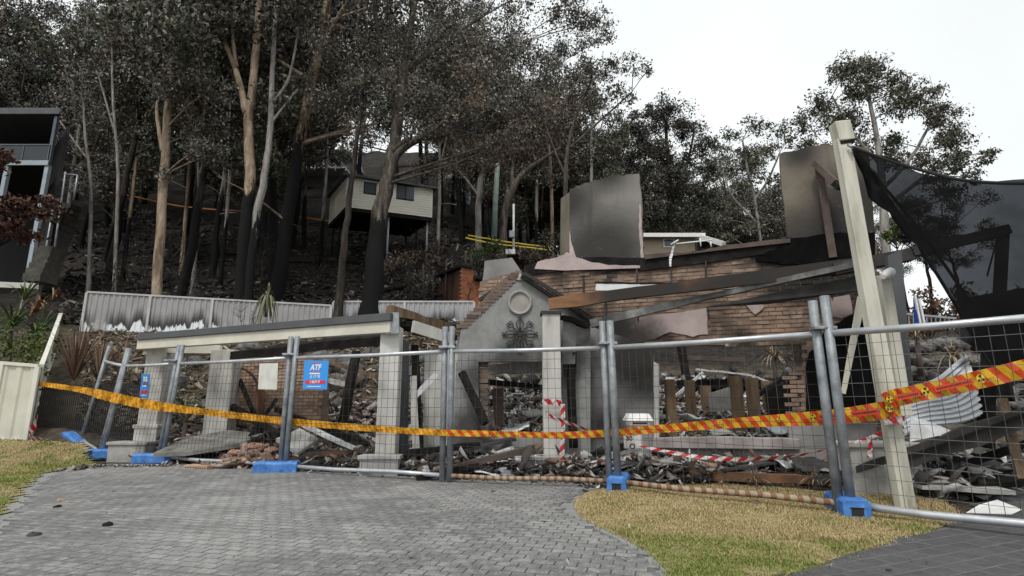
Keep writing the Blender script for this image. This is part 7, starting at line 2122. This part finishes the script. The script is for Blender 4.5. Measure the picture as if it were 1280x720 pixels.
plant('garden_palm', 66, 378, 17.0, 24, 1.0, 0.04, 'flax_brown', 'withered grey brown palm at the left end of the grey fence', 1.0, 1.1)
plant('garden_palm', 334, 376, 20.0, 80, 1.25, 0.05, 'palm_green2', 'small green palm drooping over the grey fence', 0.55, 3.6, up_=0.9)
plant('tussock', 232, 528, 11.4, 40, 0.5, 0.02, 'straw', 'pale dry tussock between the two left porch columns', 0.9, 0.6)
plant('tussock', 213, 437, 15.5, 40, 0.45, 0.016, 'palm_green', 'green spiky plant above the inner cream beam', 0.9, 0.5)
for x, y, Y, lab in ((812, 600, 8.0, 'dead straw tuft at the letterbox post foot'), (945, 604, 7.6, 'dead straw tuft below the window sill middle'), (1020, 604, 7.3, 'dead straw tuft left of the last fence posts'), (1000, 598, 7.6, 'bleached straw tuft at the wall foot right of the window'), (1052, 606, 7.1, 'dead straw tuft behind the foot on the grass')):
    plant('tussock', x, y, Y, 60, 0.28, 0.008, 'straw', lab, 1.1, 0.8)
plant('tussock', 968, 452, 12.8, 80, 0.7, 0.02, 'straw', 'bleached dead plant at the back of the window opening', 1.2, 0.9)
plant('tussock', 1192, 452, 9.9, 70, 0.55, 0.016, 'straw', 'bleached dead plant above the corrugated sheet', 1.1, 1.2)
plant('tussock', 1146, 428, 10.0, 50, 0.4, 0.016, 'straw', 'dry yellow plant on the boulder wall', 1.0, 0.9)

def bush(name, label, px, py, Y, rpx, m, n=6, per=500, size=0.14, group=None):
    c = P(px, py, Y); root = empty(name, Vector((c.x, c.y, Tz(c.x, c.y))), label, 'bush', group)
    r = rpx * mpp(Y); cs = []; rs = []; b = MB()
    for i in range(n):
        q = c + Vector((random.gauss(0, .5), random.gauss(0, .4), random.gauss(0, .35))) * r
        cs.append(q); rs.append(r * random.uniform(0.4, 0.65))
        branch_to(b, Vector((c.x, c.y, c.z - r * 1.1)), 0.03, q, 0.01)
    b.build('stem', M['bark_dark'], root, fixn=False); set_char(root.children[0], lambda co: 0.0)
    v, f = leaves(cs, rs, per / max(0.3, r), size); npmesh('foliage', v, f, M[m], root)
    return root
M['leaf_green'] = leafmat('garden_leaf', [(0.0, (0.025, 0.045, 0.012)), (0.6, (0.075, 0.11, 0.03)), (1.0, (0.20, 0.22, 0.07))], (0.08, 0.07, 0.02), 0.4)
M['leaf_red'] = leafmat('dark_red_leaf', [(0.0, (0.018, 0.008, 0.006)), (0.6, (0.06, 0.024, 0.016)), (1.0, (0.16, 0.09, 0.06))], (0.09, 0.03, 0.02), 0.4)
M['leaf_rust'] = leafmat('rust_leaf', [(0.0, (0.04, 0.02, 0.012)), (0.6, (0.11, 0.065, 0.04)), (1.0, (0.2, 0.14, 0.09))], (0.16, 0.05, 0.03), 0.5)
bush('garden_bush', 'dense dark green bush behind the cream front fence', 20, 440, 15.0, 42, 'leaf_green', 8, 900, 0.10)
bush('garden_bush', 'low green bush at the cream side fence corner', 40, 470, 14.0, 30, 'leaf_green', 6, 800, 0.09)
bush('garden_bush', 'dark red leaved shrub at the left picture edge', 6, 268, 16, 40, 'leaf_red', 9, 900, 0.16)
bush('garden_bush', 'upper dark red shrub below the balcony', -6, 205, 16.5, 26, 'leaf_red', 6, 900, 0.16)
bush('garden_bush', 'yellow green bush low beside the thick porch column', 238, 505, 12.6, 16, 'leaf_green', 5, 500, 0.07)
for i in range(9):
    bush('scrub_bush', 'scorched rusty scrub bush behind the boulder wall, ' + ORD[i] + ' from left', 1130 + i * 22 + random.uniform(-6, 6), 385 + random.uniform(-14, 14) + 8, 17 + random.uniform(-2, 4), 26, 'leaf_rust', 6, 700, 0.12, 'rusty scrub behind the boulder wall')
for i, (px, py, Y) in enumerate(((505, 330, 26.5), (525, 350, 26), (548, 320, 30), (600, 330, 29), (480, 345, 27), (680, 300, 33), (660, 320, 31), (700, 318, 30))):
    bush('scrub_bush', ('brown', 'dark')[i % 2] + ' scrub bush ' + ('below the stilt hut', 'left of the orange brick building', 'behind the orange brick building', 'above the gable ridge', 'under the hut stilts', 'left of the wall sheet foot', 'right of the white meter pole', 'behind the wall sheet foot')[i], px, py, Y, 22, 'leaf_dark' if i % 2 else 'leaf_brown', 5, 400, 0.16, 'scrub near the brick building')
bush('scrub_bush', 'pale yellow green scrub strip above the orange brick building', 600, 316, 30, 22, 'leaf_green', 7, 500, 0.14)
bush('scrub_bush', 'green bush right of the brown wall sheet', 1118, 292, 14, 14, 'leaf_green', 5, 700, 0.10)

# blue and white folded banner beyond the cream post
bn = empty('folded_banner', P(1147, 405, 12), 'blue and white folded banner stand beyond the dark steel post', 'banner')
MB().beam(P(1147, 405, 12), P(1144, 372, 12), 0.14, 0.06, w2=0.05).build('cloth', flat('banner_blue', (0.03, 0.07, 0.32)), bn)
for dx in (0, 5): MB().beam(P(1150 + dx, 404, 11.95), P(1143.5 + dx, 369 + dx, 11.95), 0.045, 0.04).build('pole', M['white'], bn)
# low railing seen past the cream post
rg = empty('garden_railing', P(1165, 405, 13), 'low grey metal railing beyond the folded banner', 'railing')
MB().beam(P(1128, 392, 13), P(1195, 398, 13), 0.04, 0.05).build('rail', M['galv'], rg)
for i in range(12): MB().beam(P(1130 + i * 5.6, 392 + i * 0.5, 13), P(1131 + i * 5.6, 412, 13), 0.02, 0.02).build('baluster', M['galv'], rg)
